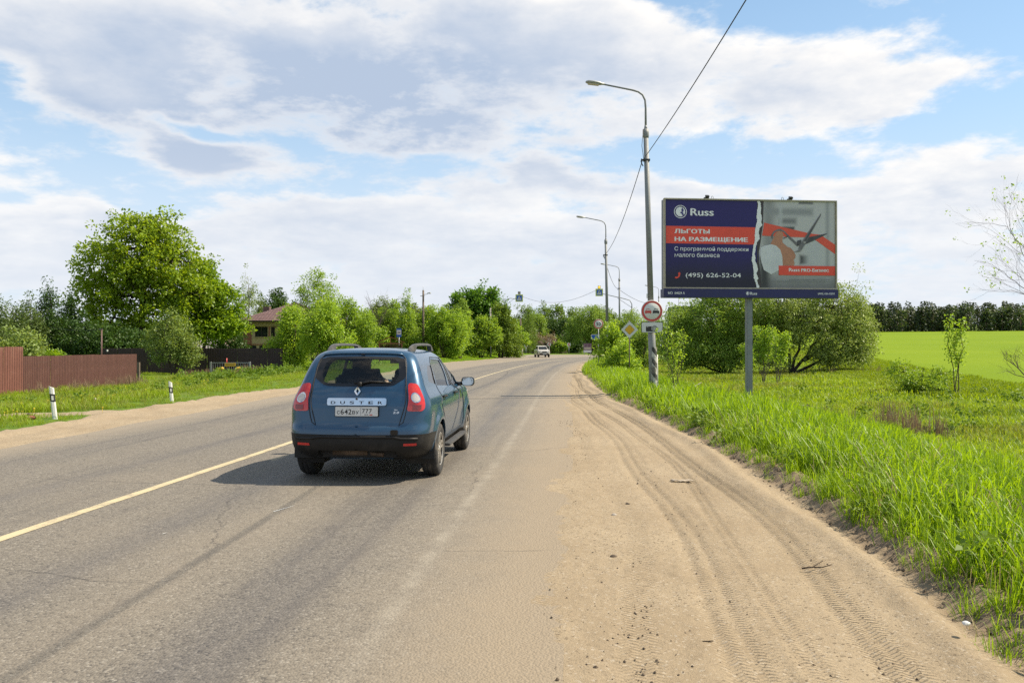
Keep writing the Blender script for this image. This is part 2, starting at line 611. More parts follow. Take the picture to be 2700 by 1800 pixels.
def make_road():
    ys = np.concatenate([np.arange(-24, 30, 0.5), np.arange(30, 172.1, 1.0)])
    nt = 41
    V, D = [], []
    for y in ys:
        lo, hi = road_l(y), road_r(y)
        lo += 0.25 * (vnoise(y * 0.9, 0.3, 8) - 0.5)
        xx = np.linspace(lo, hi + 0.1, nt)
        V.append(np.stack([xx, np.full(nt, y), np.zeros(nt)], -1))
        D.append(xx - road_c(y))
    V = np.concatenate(V); D = np.concatenate(D)
    m, g = new_mat('asphalt')
    out = g.n('ShaderNodeOutputMaterial'); b = g.n('ShaderNodeBsdfPrincipled')
    tc = g.n('ShaderNodeTexCoord'); P = tc.outputs['Object']
    d = g.attr('lateral')
    stones = g.n('ShaderNodeTexVoronoi'); stones.inputs['Scale'].default_value = 62
    g.put(stones.inputs['Vector'], P)
    sr = g.sep(stones.outputs['Color'])[0]
    n_big = g.noise(P, 0.35, 5, 0.6); n_mid = g.noise(P, 3.0, 5, 0.65); n_f = g.noise(P, 140, 3, 0.7)
    lanes = g.noise(g.xyz(d, g.math('MULTIPLY', g.sep(P)[1], 0.035), 0.0), 2.6, 5, 0.6)
    base = g.mix(sr, (0.108, 0.096, 0.080), (0.184, 0.164, 0.134))
    base = g.mix(g.ramp(sr, 0.88, 0.98, 0, 0.55), base, (0.28, 0.26, 0.225))
    base = g.mix(g.ramp(sr, 0.14, 0.04, 0, 0.6), base, (0.045, 0.042, 0.040))
    # polished, darker wheel paths and a paler middle between them
    def band(c0, w, amt):
        return g.ramp(g.math('ABSOLUTE', g.math('SUBTRACT', d, c0)), w, 0.0, 0.0, amt)
    wheel = g.math('ADD', g.math('ADD', band(1.15, 0.55, .6), band(2.95, 0.55, .75)), g.math('ADD', band(-1.2, 0.6, .5), band(-3.0, 0.6, .4)))
    wheel = g.math('MULTIPLY', wheel, g.ramp(lanes, 0.32, 0.62, 0.25, 1.0))
    base = g.mix(g.math('MULTIPLY', wheel, 0.92), base, g.mix(sr, (0.060, 0.055, 0.053), (0.110, 0.100, 0.094)))
    streak = g.ramp(lanes, 0.53, 0.64, 0.0, 0.6)
    base = g.mix(g.math('MULTIPLY', streak, g.ramp(n_mid, 0.3, 0.7)), base, (0.074, 0.068, 0.065))
    # tan dust: in the middle of the lane and growing towards the sandy shoulder
    dust = g.math('ADD', g.ramp(g.math('ADD', d, g.math('MULTIPLY', n_mid, 0.9)), 3.4, 5.25, 0.0, 0.92),
                  g.ramp(g.math('ADD', g.math('MULTIPLY', d, -1), g.math('MULTIPLY', n_mid, 0.8)), 3.6, 4.7, 0.0, 0.75))
    dust = g.math('ADD', dust, g.math('MULTIPLY', band(2.05, 0.75, .42), g.ramp(n_big, 0.35, 0.7, 0.5, 1)))
    dust = g.math('MINIMUM', g.math('ADD', dust, g.ramp(n_big, 0.45, 0.75, 0.02, 0.26)), 0.93)
    dust = g.math('MULTIPLY', dust, g.ramp(n_f, 0.25, 0.62, 0.62, 1.0))
    base = g.mix(dust, base, g.mix(g.ramp(d, 3.4, 4.7), (0.238, 0.199, 0.148), (0.248, 0.198, 0.136)))
    # hairline cracks, a few tarred joints
    cw = g.vmath('ADD', P, g.vmath('MULTIPLY', g.xyz(n_mid, n_big, 0.0), (0.5, 0.9, 0.0)))
    cr = g.n('ShaderNodeTexVoronoi', feature='DISTANCE_TO_EDGE'); cr.inputs['Scale'].default_value = 0.24
    g.put(cr.inputs['Vector'], cw)
    crack = g.math('MULTIPLY', g.ramp(cr.outputs[0], 0.0035, 0.0008, 0.0, 0.5), g.ramp(n_big, 0.46, 0.56))
    base = g.mix(crack, base, (0.030, 0.028, 0.027))
    oil = g.math('MULTIPLY', band(2.05, 0.5, 1.0), g.ramp(g.noise(P, 0.9, 4, 0.6), 0.62, 0.74, 0.0, 0.45))
    base = g.mix(oil, base, (0.050, 0.047, 0.045))
    # worn-away edge line
    edge = g.math('MULTIPLY', band(3.78, 0.11, 1.0), g.ramp(g.math('ADD', n_mid, g.math('MULTIPLY', n_f, .5)), 0.60, 0.98, 0.06, 0.34))
    base = g.mix(edge, base, (0.36, 0.33, 0.27))
    g.put(b.inputs['Base Color'], base)
    g.put(b.inputs['Roughness'], g.ramp(wheel, 0, 0.8, 0.82, 0.60))
    b.inputs['Specular IOR Level'].default_value = 0.35
    bp = g.n('ShaderNodeBump'); bp.inputs['Distance'].default_value = 0.006
    bp.inputs['Strength'].default_value = 0.9
    g.put(bp.inputs['Height'], g.math('ADD', g.math('MULTIPLY', stones.outputs['Distance'], -1.0), g.math('MULTIPLY', n_f, 0.5)))
    g.t.links.new(bp.outputs[0], b.inputs['Normal'])
    g.t.links.new(b.outputs[0], out.inputs[0])
    o = link('road', np_mesh('road', V, grid_faces(len(ys), nt), [m], True, {'lateral': D}))
    tag(o, kind='structure')

    # centre line, a painted sheet
    m, g = new_mat('road_paint')
    out = g.n('ShaderNodeOutputMaterial'); b = g.n('ShaderNodeBsdfPrincipled')
    tc = g.n('ShaderNodeTexCoord'); P = tc.outputs['Object']
    n_mid = g.noise(P, 4.0, 5, 0.7); n_f = g.noise(P, 120, 3, 0.7)
    f = g.math('ADD', g.math('MULTIPLY', n_mid, 0.6), g.math('MULTIPLY', n_f, 0.5))
    c = g.mix(g.ramp(f, 0.50, 0.72), (0.46, 0.385, 0.23), (0.21, 0.18, 0.13))
    g.put(b.inputs['Base Color'], c); b.inputs['Roughness'].default_value = 0.7
    g.t.links.new(b.outputs[0], out.inputs[0])
    ys = np.concatenate([np.arange(-24, 40, 0.5), np.arange(40, 160, 1.0)])
    V = []
    for y in ys:
        c0 = road_c(y); sl = (road_c(y + 1) - road_c(y - 1)) / 2; w = 0.062 * math.sqrt(1 + sl * sl)
        for s in (-1, 1):
            V.append((c0 + s * w + 0.006 * (rng.random() - .5), y, 0.004))
    o = link('road_marking', np_mesh('road_marking', V, grid_faces(len(ys), 2), [m]))
    tag(o, kind='structure')
    # bay line on the far left of the junction
    V = []
    yl = np.linspace(84, 124, 30)
    for y in yl:
        c0 = road_c(y) - 4.3 - 0.6 * sstep(y, 84, 110); sl = 0.25; w = 0.06
        V += [(c0 - w, y, 0.004), (c0 + w, y, 0.004)]
    o = link('road_marking', np_mesh('road_marking', V, grid_faces(len(yl), 2), [m]))
    tag(o, kind='structure')


def sand_mat(name):
    m, g = new_mat(name)
    out = g.n('ShaderNodeOutputMaterial'); b = g.n('ShaderNodeBsdfPrincipled')
    tc = g.n('ShaderNodeTexCoord'); P = tc.outputs['Object']
    soil = g.attr('soil'); tread = g.attr('tread'); ph = g.attr('along'); lat = g.attr('lateral')
    n1 = g.noise(P, 0.8, 5, 0.6); n2 = g.noise(P, 9, 6, 0.65); n3 = g.noise(P, 90, 4, 0.7)
    grit = g.n('ShaderNodeTexVoronoi'); grit.inputs['Scale'].default_value = 75
    g.put(grit.inputs['Vector'], P)
    gc = g.sep(grit.outputs['Color'])[0]
    c = g.mix(g.ramp(n1, 0.3, 0.7), (0.252, 0.196, 0.128), (0.300, 0.240, 0.162))
    c = g.mix(g.ramp(n2, 0.5, 0.75, 0, 0.5), c, (0.215, 0.164, 0.104))
    c = g.mix(g.ramp(gc, 0.90, 0.99, 0, 0.7), c, (0.37, 0.32, 0.25))
    c = g.mix(g.math('MULTIPLY', g.ramp(gc, 0.10, 0.03, 0, 0.8), g.ramp(n1, 0.4, 0.6, 0.2, 1)), c, (0.10, 0.075, 0.05))
    c = g.mix(g.math('MULTIPLY', soil, g.ramp(n2, 0.3, 0.62, 0.55, 1.0)), c, g.mix(n3, (0.13, 0.095, 0.062), (0.245, 0.188, 0.128)))
    g.put(b.inputs['Base Color'], c)
    b.inputs['Roughness'].default_value = 0.92
    b.inputs['Specular IOR Level'].default_value = 0.15
    lug = g.math('MULTIPLY', g.math('SINE', g.math('ADD', g.math('MULTIPLY', ph, 150.0), g.math('MULTIPLY', g.math('PINGPONG', g.math('MULTIPLY', lat, 9.0), 0.5), 9.0))), tread)
    bp = g.n('ShaderNodeBump'); bp.inputs['Distance'].default_value = 0.012
    h = g.math('ADD', g.math('MULTIPLY', n2, 1.3), g.math('MULTIPLY', n3, 0.55))
    h = g.math('ADD', h, g.math('MULTIPLY', lug, 0.95))
    g.put(bp.inputs['Height'], h)
    g.t.links.new(bp.outputs[0], b.inputs['Normal'])
    g.t.links.new(b.outputs[0], out.inputs[0])
    return m


def make_shoulders():
    m = sand_mat('sand')
    # right: wide sandy shoulder with ruts, ending in a crumbling bank
    ys = []
    y = -8.0
    while y < 128:
        ys.append(y)
        y += 0.025 if 3.2 < y < 9 else (0.2 if y <= 3.2 else 0.025 * (y / 9) ** 1.9)
    ys = np.array(ys)
    nc = 150
    t = np.linspace(0, 1, nc)
    V, S, T, A, L = [], [], [], [], []
    for y in ys:
        d0 = 4.0; d1 = float(_de(y)) + 0.75
        dd = d0 + (d1 - d0) * t
        u = dd - float(_de(y))                 # 0 at the foot of the bank
        yy = np.full(nc, y)
        z = -0.030 + 0.040 * sstep(dd + 0.55 * (fbm(dd * .6, yy * 0.7, 24) - .5), 4.0, 5.2) + 0.012 * (fbm(dd * 1.3, yy * 0.5, 21) - .5) * 2 + 0.014 * (fbm(dd * 6, yy * 4, 22) - .5) + 0.006 * (vnoise(dd * 25, yy * 25, 23) - .5)
        tread = np.zeros(nc); rut = np.zeros(nc)
        w0 = 0.10 * math.sin(y * 0.35) + 0.06 * math.sin(y * 0.9 + 1)
        for (off, wd, dep, tr, kk) in ((-0.62, .14, .016, 1.0, 0.3), (-1.42, .17, .020, .5, 0.6), (-1.95, .12, .010, .35, 0.9), (-2.5, .13, .008, .25, -0.7), (-1.0, .10, .008, .6, -.4)):
            cc = off + kk * w0 + 0.03 * math.sin(y * 0.6 + off * 5)
            band = np.exp(-((u - cc) / wd) ** 4)
            lip = np.exp(-((np.abs(u - cc) - wd * 1.25) / 0.06) ** 2)
            q = 0.45 + 0.75 * vnoise(yy * 0.5, yy * 0 + off, 31)
            fade = 1.0 if kk > -.6 and off > -1.5 else .5
            z = z - dep * band * q * fade * .42 + dep * 0.25 * lip * q * fade
            grooves = np.clip(np.sin((u - cc) / wd * 7.5), -.3, 1)
            z = z - 0.010 * band * grooves * q * (tr > .4)
            tread = np.maximum(tread, band * tr * q)
        # smooth berm and rough bank of dark crumbs
        z = z + 0.045 * np.exp(-((u + 0.24 + 0.08 * math.sin(y * .8)) / 0.13) ** 2)
        rough = sstep(u, -0.12, 0.03) * (1 - sstep(u, 0.38, 0.6))
        lum = fbm(dd * 11, yy * 11, 41, 4) - 0.5
        z = z + 0.115 * sstep(u, -0.05, 0.30) + rough * (lum * 0.075 + 0.035 * (vnoise(dd * 22, yy * 22, 44) - .5))
        z = z - 0.20 * sstep(u, 0.36, 0.6)
        soil = np.clip(sstep(u + 0.22 * (fbm(dd * 3, yy * 3, 45) - .5), -0.10, 0.06), 0, 1)
        V.append(np.stack([road_c(y) + dd, yy, z], -1)); S.append(soil); T.append(tread); A.append(yy); L.append(dd)
    o = link('sand_shoulder', np_mesh('sand_shoulder', np.concatenate(V), grid_faces(len(ys), nc), [m], True,
             {'soil': np.concatenate(S), 'tread': np.concatenate(T), 'along': np.concatenate(A), 'lateral': np.concatenate(L)}))
    tag(o, kind='structure')

    # left: narrow sandy shoulder that runs out into a track
    ys = np.concatenate([np.arange(-6, 9, 0.3), np.arange(9, 34, 0.10), np.arange(34, 140, 0.7)])
    nc = 110
    V = []
    for y in ys:
        e = np.linspace(-0.45, 7.5, nc)
        x = road_l(y) - e
        yy = np.full(nc, y)
        wdt = np.interp(y, [-6, 14, 20, 26, 32, 60, 80, 140], [1.6, 1.7, 1.9, 2.2, 1.5, 1.0, 0.8, 0.9]) + 0.7 * (fbm(yy * .6, yy * 0 + 1, 51) - .5) + 0.25 * (fbm(x * 3, yy * 3, 52) - .5)
        mk = sstep(wdt - e, -0.22, 0.22)
        pl = 21.6 + 0.11 * (-9.5 - x)                   # the track that leaves the road
        pl2 = np.abs(yy - pl + 1.1 - 0.05 * (x + 9.5) ** 2 * (x > -11)) - 0.75 + 0.5 * (fbm(x * .8, yy * .8, 53) - .5)
        mk = np.maximum(mk, sstep(-pl2, -0.25, 0.25) * (x < -8.5))
        z0 = np.where(e < 2.6, np.maximum(land(x, yy), -0.04), land(x, yy))
        z = z0 - 0.055 + 0.075 * mk + 0.03 * mk * (fbm(x * 4, yy * 4, 54) - .5) * 2 + 0.05 * mk * np.exp(-((e - wdt + .3) / .3) ** 2) * vnoise(x * 6, yy * 6, 55)
        z = np.where(e < 0.3, np.minimum(z, -0.012 + 0.05 * (e + 0.1) + 0.02 * (fbm(x * 2, yy * 2, 56) - .5)), z)
        V.append(np.stack([x, yy, z], -1))
    V = np.concatenate(V)
    zero = np.zeros(len(V))
    o = link('sand_verge', np_mesh('sand_verge', V, grid_faces(len(ys), nc)[:, ::-1], [m], True, {'soil': zero, 'tread': zero, 'along': zero, 'lateral': zero}))
    tag(o, kind='structure')


make_ground()
make_road()
make_shoulders()

# ------------------------------------------------------------------ trees and bushes

M['bark'] = plain('bark', (0.085, 0.065, 0.048), 0.9, vary=0.4, scale=5, bump=0.03, spec=0.15)
M['bark_dark'] = plain('bark_dark', (0.050, 0.040, 0.032), 0.9, vary=0.4, scale=5, bump=0.03, spec=0.15)
M['bark_pale'] = plain('bark_pale', (0.30, 0.28, 0.24), 0.85, vary=0.35, scale=4, bump=0.02, spec=0.15, dirt=0.7, dirt_col=(0.05, 0.045, 0.04))
M['twig'] = plain('twig_bark', (0.095, 0.076, 0.064), 0.9, vary=0.3, scale=6, spec=0.15)
M['oak_leaf'] = leaf_mat('oak_leaf', (0.124, 0.206, 0.012), (0.295, 0.406, 0.021))
M['maple_leaf'] = leaf_mat('maple_leaf', (0.118, 0.212, 0.012), (0.266, 0.401, 0.021))
M['birch_leaf'] = leaf_mat('birch_leaf', (0.113, 0.180, 0.040), (0.246, 0.323, 0.074), 0.35)
M['birch_leaf_deep'] = leaf_mat('birch_leaf_deep', (0.062, 0.105, 0.026), (0.130, 0.190, 0.050), 0.3)
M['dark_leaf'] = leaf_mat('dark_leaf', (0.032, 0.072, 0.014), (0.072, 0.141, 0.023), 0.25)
M['lime_leaf'] = leaf_mat('lime_leaf', (0.158, 0.276, 0.026), (0.337, 0.490, 0.044), 0.45)
M['bush_leaf'] = leaf_mat('bush_leaf', (0.134, 0.241, 0.023), (0.286, 0.418, 0.046), 0.45)
M['willow_leaf'] = leaf_mat('willow_leaf', (0.131, 0.233, 0.032), (0.270, 0.387, 0.061), 0.35)
M['grey_willow_leaf'] = leaf_mat('grey_willow_leaf', (0.124, 0.187, 0.027), (0.405, 0.480, 0.130), 0.30, tcol=(1.2, 1.2, 0.8))
M['wood_leaf'] = leaf_mat('wood_leaf', (0.080, 0.151, 0.017), (0.190, 0.279, 0.029), 0.35)
M['chestnut_leaf'] = leaf_mat('chestnut_leaf', (0.054, 0.142, 0.015), (0.144, 0.282, 0.022), 0.35)
M['rust_leaf'] = leaf_mat('rust_leaf', (0.167, 0.131, 0.065), (0.275, 0.232, 0.123), 0.3, tcol=(1.2, 1, .8))
M['blossom'] = leaf_mat('blossom_leaf', (0.17, 0.14, 0.10), (0.34, 0.27, 0.22), 0.3, tcol=(1.1, 1, .9))


def bent(a, b, n, wob, r):
    a = np.array(a, float); b = np.array(b, float)
    t = np.linspace(0, 1, n)[:, None]
    p = a * (1 - t) + b * t
    L = np.linalg.norm(b - a)
    off = r.normal(0, wob * L, (n, 3)); off[:, 2] *= 0.5
    off[0] = 0; off[-1] = 0
    return p + off * np.sin(t * math.pi)


def leaves(pts, dirs, size, r, tint, aspect=0.6, droop=0.0):
    """one folded leaf face at each point"""
    n = len(pts)
    ax = dirs + r.normal(0, .55, (n, 3)); ax[:, 2] -= droop
    ax /= np.linalg.norm(ax, axis=1)[:, None] + 1e-9
    nr = r.normal(0, 1, (n, 3)) * 0.75 + np.array([0, 0, 0.9])
    sd = np.cross(ax, nr); sd /= np.linalg.norm(sd, axis=1)[:, None] + 1e-9
    up = np.cross(sd, ax)
    s = size * r.uniform(.6, 1.3, n)[:, None]
    w = s * aspect * 0.5
    a = pts; c = pts + ax * s - up * s * 0.12
    mid = pts + ax * s * 0.45
    v = np.stack([a, mid + sd * w + up * w * .35, c, mid - sd * w + up * w * .35], 1).reshape(-1, 3)
    f = np.arange(4 * n).reshape(n, 4)
    return v, f, np.repeat(tint, 4)


class Plant:
    def __init__(self, seed):
        self.r = np.random.default_rng(seed)
        self.wood = MB(); self.lv = []; self.lf = []; self.lt = []; self.nv = 0

    def limb(self, a, b, ra, rb, n=5, wob=0.07, sides=6):
        p = bent(a, b, n, wob, self.r)
        self.wood.tube(p, list(np.linspace(ra, rb, n)), sides, cap=False)
        return p

    def tuft(self, c, rad, n, size, aspect=.6, droop=0.0, flat=1.0, tint=None):
        r = self.r
        u = r.normal(0, 1, (n, 3)); u /= np.linalg.norm(u, axis=1)[:, None]
        q = u * (r.random(n) ** 0.45)[:, None] * rad
        q[:, 2] *= flat
        t0 = r.random() if tint is None else tint
        tn = np.clip(t0 * 0.65 + r.random(n) * 0.35, 0, 1)
        v, f, t = leaves(np.asarray(c) + q, u, size, r, tn, aspect, droop)
        self.lv.append(v); self.lf.append(f + self.nv); self.lt.append(t); self.nv += len(v)

    def make(self, label, cat, name, wood_mat, leaf, loc, rz=0.0, group=None, scale=1.0):
        root = empty(name, label, cat, loc, rz, group)
        root.scale = (scale,) * 3 if not hasattr(scale, '__len__') else scale
        if self.wood.v:
            link('trunk', self.wood.mesh('trunk', wood_mat), root)
        if self.lv:
            me = np_mesh('crown', np.concatenate(self.lv), np.concatenate(self.lf), [leaf], False, {'tint': np.concatenate(self.lt)})
            link('crown', me, root)
        return root


DENS = 1.6


def lobed(seed, lobes, trunk, tips, per_tip, tip_rad, leaf, base_r, aspect=.6, droop=0.0, shell=0.5, limb_r=0.35, flat=.8, twigs=True, stems=None):
    """A tree: trunk (list of points), crown of ellipsoid lobes (x, y, z, rx, ry, rz); tufts of leaves end the twigs."""
    P = Plant(seed); r = P.r
    if stems is None:
        stems = [trunk]
    tops = []
    for st in stems:
        k = len(st)
        pts = []
        for i in range(k - 1):
            pp = bent(st[i], st[i + 1], 4, 0.04, r)
            pts += list(pp[:-1] if i < k - 2 else pp)
        rad = np.linspace(base_r, base_r * 0.35, len(pts)); rad[0] *= 1.35
        P.wood.tube(pts, list(rad), 8, cap=False)
        tops.append(np.array(pts))
    allp = np.concatenate(tops)
    vol = np.array([l[3] * l[4] * l[5] for l in lobes]); vol = vol ** 0.8; vol /= vol.sum()
    for li, (x, y, z, rx, ry, rz) in enumerate(lobes):
        c = np.array([x, y, z])
        low = allp[allp[:, 2] < z + rz * .2]
        src = low[np.argmin(np.linalg.norm(low - c, axis=1) + (low[:, 2] < z - 2.5 * rz) * 3)] if len(low) else allp[0]
        br = max(0.012, base_r * limb_r)
        if np.linalg.norm(src - c) > 0.3 * rx:
            P.limb(src, c, br, br * .5, 5, 0.09)
        nt = max(3, int(tips * DENS * vol[li]))
        u = r.normal(0, 1, (nt, 3)); u /= np.linalg.norm(u, axis=1)[:, None]
        rr = shell + (1 - shell) * r.random(nt) ** .6
        rr = np.where(r.random(nt) < .13, rr * r.uniform(1.1, 1.45, nt), rr)     # shoots that stand out
        lump = 0.70 + 0.56 * vnoise(u[:, 0] * 2.2 + 7 * li, u[:, 1] * 2.2 + u[:, 2] * 3.1, seed + li)
        q = c + u * (rr * lump)[:, None] * np.array([rx, ry, rz])
        nb = max(2, nt // 14)
        hubs = c + (q[:nb] - c) * 0.55
        if twigs:
            for h in hubs:
                P.limb(c, h, br * .5, br * .22, 4, .1, 5)
        for j in range(nt):
            if q[j, 2] < 0.15: q[j, 2] = 0.15 + 0.3 * r.random()
            if twigs and j % 2 == 0:
                h = hubs[np.argmin(np.linalg.norm(hubs - q[j], axis=1))]
                P.wood.tube([h, (h + q[j]) / 2 + r.normal(0, .05, 3) * np.linalg.norm(q[j] - h), q[j]], [br * .16 + .004, br * .1 + .003, .004], 3, cap=False)
            # clumps facing outwards stay fuller; inside is open
            P.tuft(q[j], tip_rad * r.uniform(.6, 1.35), int(per_tip * 1.25 * r.uniform(.5, 1.4)), leaf * 1.06, aspect, droop, flat)
    return P


def tree_at(px, y, dz=0.0):
    x = at(px, y)
    return (x, y, zl(x, y) - 0.05 + dz)


def build_vegetation():
    # the big oak
    h = 14.6
    P = lobed(101, [(0, 0, 10.6, 3.6, 3.4, 3.2), (-3.3, .4, 9.0, 2.9, 2.9, 2.7), (2.9, -.3, 10.0, 2.8, 3.0, 2.9), (-.8, .2, 12.9, 2.2, 2.2, 1.5), (1.6, 0, 13.0, 1.9, 2, 1.5),
                    (-4.6, 0, 6.7, 2.3, 2.4, 2.2), (-4.9, .5, 11.2, 1.3, 1.5, 1.1), (3.9, .5, 7.2, 2.4, 2.5, 2.3), (0, -1.2, 6.8, 3.4, 2.6, 2.5), (-2.6, 0, 4.6, 2.8, 2.6, 1.9), (2.2, -.6, 4.8, 2.6, 2.5, 1.8),
                    (.9, .8, 8.6, 3.2, 3.0, 2.6)],
              [(0, 0, 0), (.1, 0, 2.2), (-.1, .1, 5), (.2, 0, 9), (0, 0, 12.4)], 620, 26, .62, .27, .46, .72, 0, .62)
    P.make('tallest tree in view, a broad oak with bright green crown behind the dark fence', 'tree', 'oak_tree', M['bark_dark'], M['oak_leaf'], tree_at(376, 78), group='trees behind the fences')
    P = lobed(102, [(0, 0, 7.2, 2.3, 2.3, 2.4), (-.6, 0, 8.9, 1.4, 1.5, 1.2), (1.6, 0, 5.8, 2.0, 2.0, 2.2), (2.2, .2, 4.0, 1.8, 1.8, 1.6), (-1.4, 0, 5.0, 1.9, 2, 1.9), (.6, -.6, 3.6, 2.2, 2, 1.4)],
              [(0, 0, 0), (0, 0, 3), (.2, 0, 6), (0, 0, 8.4)], 420, 26, .55, .27, .20, .72, 0, .5)
    P.make('round maple leaning out from the right side of the tall oak', 'tree', 'maple_tree', M['bark_dark'], M['maple_leaf'], tree_at(538, 82), group='trees behind the fences')

    # birches and poplars: slim, pale
    def slim(seed, hgt, wid, tips=220):
        lob = []
        r = np.random.default_rng(seed)
        for k in range(7):
            f = k / 6
            rr = wid * (1 - f) ** .75 * .95 + .22
            lob.append((r.normal(0, .10) * wid, r.normal(0, .10) * wid, hgt * (.16 + .78 * f), rr, rr, hgt * .12))
        return lobed(seed, lob, [(0, 0, 0), (0, 0, hgt * .5), (.05, 0, hgt * .84)], tips, 22, .42, .16, .11, .6, .25, .35, .25, 1.2)
    slims = [(-6, 64, 6.0, 1.9, 'birch_leaf_deep', 'grey green birch at the far left edge behind the red fence'),
             (36, 66, 5.6, 1.6, 'birch_leaf_deep', 'lower grey green birch above the end of the tall fence panel'),
             (78, 70, 6.2, 1.5, 'birch_leaf_deep', 'grey green birch left of the two pointed dark trees'),
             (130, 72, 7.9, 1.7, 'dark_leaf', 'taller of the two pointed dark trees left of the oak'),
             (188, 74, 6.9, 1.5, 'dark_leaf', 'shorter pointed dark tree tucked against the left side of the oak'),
             (655, 106, 11.2, 3.0, 'birch_leaf', 'tall pointed pale birch rising behind the brick house roof'),
             (1075, 98, 8.0, 1.5, 'bush_leaf', 'thin sparse tree with a light top left of the old lamp'),
             (1393, 176, 10.4, 2.6, 'wood_leaf', 'narrow light tree beside the bare utility pole by the bend')]
    for i, (px, y, hg, wd, lm, lab) in enumerate(slims):
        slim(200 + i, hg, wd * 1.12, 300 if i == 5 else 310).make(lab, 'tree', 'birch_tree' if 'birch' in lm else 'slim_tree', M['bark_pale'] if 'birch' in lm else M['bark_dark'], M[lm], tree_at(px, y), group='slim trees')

    # dark undergrowth between fence and oak
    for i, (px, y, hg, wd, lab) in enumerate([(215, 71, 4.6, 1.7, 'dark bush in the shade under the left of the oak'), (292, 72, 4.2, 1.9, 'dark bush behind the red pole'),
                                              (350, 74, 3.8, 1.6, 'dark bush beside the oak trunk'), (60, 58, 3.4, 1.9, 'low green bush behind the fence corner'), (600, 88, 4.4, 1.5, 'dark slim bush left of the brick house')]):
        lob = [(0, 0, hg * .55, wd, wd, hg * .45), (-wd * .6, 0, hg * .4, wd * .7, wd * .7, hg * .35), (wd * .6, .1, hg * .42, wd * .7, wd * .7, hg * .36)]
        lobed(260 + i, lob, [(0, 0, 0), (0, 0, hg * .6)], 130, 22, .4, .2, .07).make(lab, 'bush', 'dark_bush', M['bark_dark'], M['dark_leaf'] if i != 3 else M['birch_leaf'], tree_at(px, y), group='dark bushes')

    # roadside thickets left
    def bushy(seed, hg, wd, tips, leaf=.17, per=22, stems=4, r0=.06, tr=.36, top=True, asp=.6):
        r = np.random.default_rng(seed)
        lob = []
        for k in range(8):
            a = r.uniform(0, 6.28); q = r.uniform(.25, .95)
            lob.append((wd * q * math.cos(a), wd * .7 * q * math.sin(a), hg * r.uniform(.20, .60), wd * r.uniform(.30, .50), wd * r.uniform(.30, .50), hg * r.uniform(.17, .28)))
        for k in range(5 if top else 3):
            a = r.uniform(0, 6.28); q = r.uniform(.1, .8)
            lob.append((wd * q * math.cos(a), wd * .6 * q * math.sin(a), hg * r.uniform(.62, .84), wd * r.uniform(.10, .18), wd * r.uniform(.10, .18), hg * r.uniform(.14, .22)))
        if top:
            lob += [(wd * r.uniform(-.25, .25), 0, hg * .72, wd * .5, wd * .5, hg * .20), (wd * r.uniform(-.15, .15), 0, hg * .88, wd * .28, wd * .28, hg * .12)]
        st = []
        for k in range(stems):
            a = r.uniform(0, 6.28)
            st.append([(.15 * math.cos(a), .15 * math.sin(a), 0), (wd * .25 * math.cos(a), wd * .25 * math.sin(a), hg * .35), (wd * .5 * math.cos(a), wd * .4 * math.sin(a), hg * .7)])
        return lobed(seed, lob, None, tips, per, tr, leaf, r0, asp, 0, .40, .4, .8, True, st)
    thick = [  # px, distance, height, half width, leaf, label, kind
        (832, 74, 8.7, 3.0, 'bush_leaf', 'tallest bushy tree of the left roadside thicket, right of the brick house', 'tree'),
        (776, 66, 5.2, 2.0, 'lime_leaf', 'yellow green bush covering the right side of the brick house', 'bush'),
        (862, 64, 5.4, 2.3, 'lime_leaf', 'yellow green bush directly behind the left roof rail of the blue car', 'bush'),
        (925, 70, 5.6, 2.3, 'bush_leaf', 'round green bush above the middle of the blue car roof', 'bush'),
        (968, 85, 5.2, 2.0, 'bush_leaf', 'green bush under the bare tree', 'bush'),
        (1000, 104, 7.0, 2.2, 'birch_leaf', 'grey green bush at the foot of the bare tree', 'bush'),
        (1040, 112, 7.4, 2.6, 'bush_leaf', 'bush behind the red roofed shelter', 'bush'),
        (1095, 118, 7.2, 2.8, 'birch_leaf', 'pale bush behind the bus stop sign', 'bush'),
        (1128, 104, 6.4, 2.8, 'bush_leaf', 'leafy bush around the wooden lamp post', 'bush'),
        (1168, 98, 5.9, 2.6, 'lime_leaf', 'bright bush right of the wooden lamp post', 'bush'),
        (1212, 100, 5.6, 2.5, 'lime_leaf', 'bright yellow green bush left of the chestnut tree', 'bush'),
        (1210, 122, 8.2, 2.6, 'willow_leaf', 'pale willow in front of the chestnut tree', 'tree'),
        (1268, 112, 5.4, 2.4, 'bush_leaf', 'green bush left of the blue crossing sign on the verge', 'bush'),
        (1318, 122, 5.2, 2.6, 'bush_leaf', 'green bush right of the blue crossing sign on the verge', 'bush'),
        (1352, 138, 5.6, 2.5, 'lime_leaf', 'last light green bush before the white car', 'bush'),
        (1322, 119, 7.8, 2.4, 'wood_leaf', 'dense green tree under the left crossing lamp', 'tree'),
        (728, 112, 9.0, 2.8, 'dark_leaf', 'dark leafy tree behind the ridge of the brick house', 'tree'),
        (1010, 99, 6.0, 2.0, 'bush_leaf', 'slender bush rising behind the red roofed shelter', 'bush'),
    ]
    for i, (px, y, hg, wd, lm, lab, kd) in enumerate(thick):
        sz = .15 if y < 80 else (.19 if y < 110 else .23)
        bushy(300 + i, hg * 1.07, wd, int(230 + 26 * hg), sz, 20, 5, .065, .40).make(lab, kd, 'bushy_tree' if kd == 'tree' else 'roadside_bush', M['bark'], M[lm], tree_at(px, y), group='thicket along the left of the road')

    # bush in front of the dark fence
    bushy(340, 5.0, 2.0, 300, .15, 18, 5, .05, .36, asp=.55).make('grey green bush standing in front of the dark fence under the oak', 'bush', 'fence_bush', M['bark'], M['birch_leaf'], tree_at(458, 62), group='bushes at the fences')
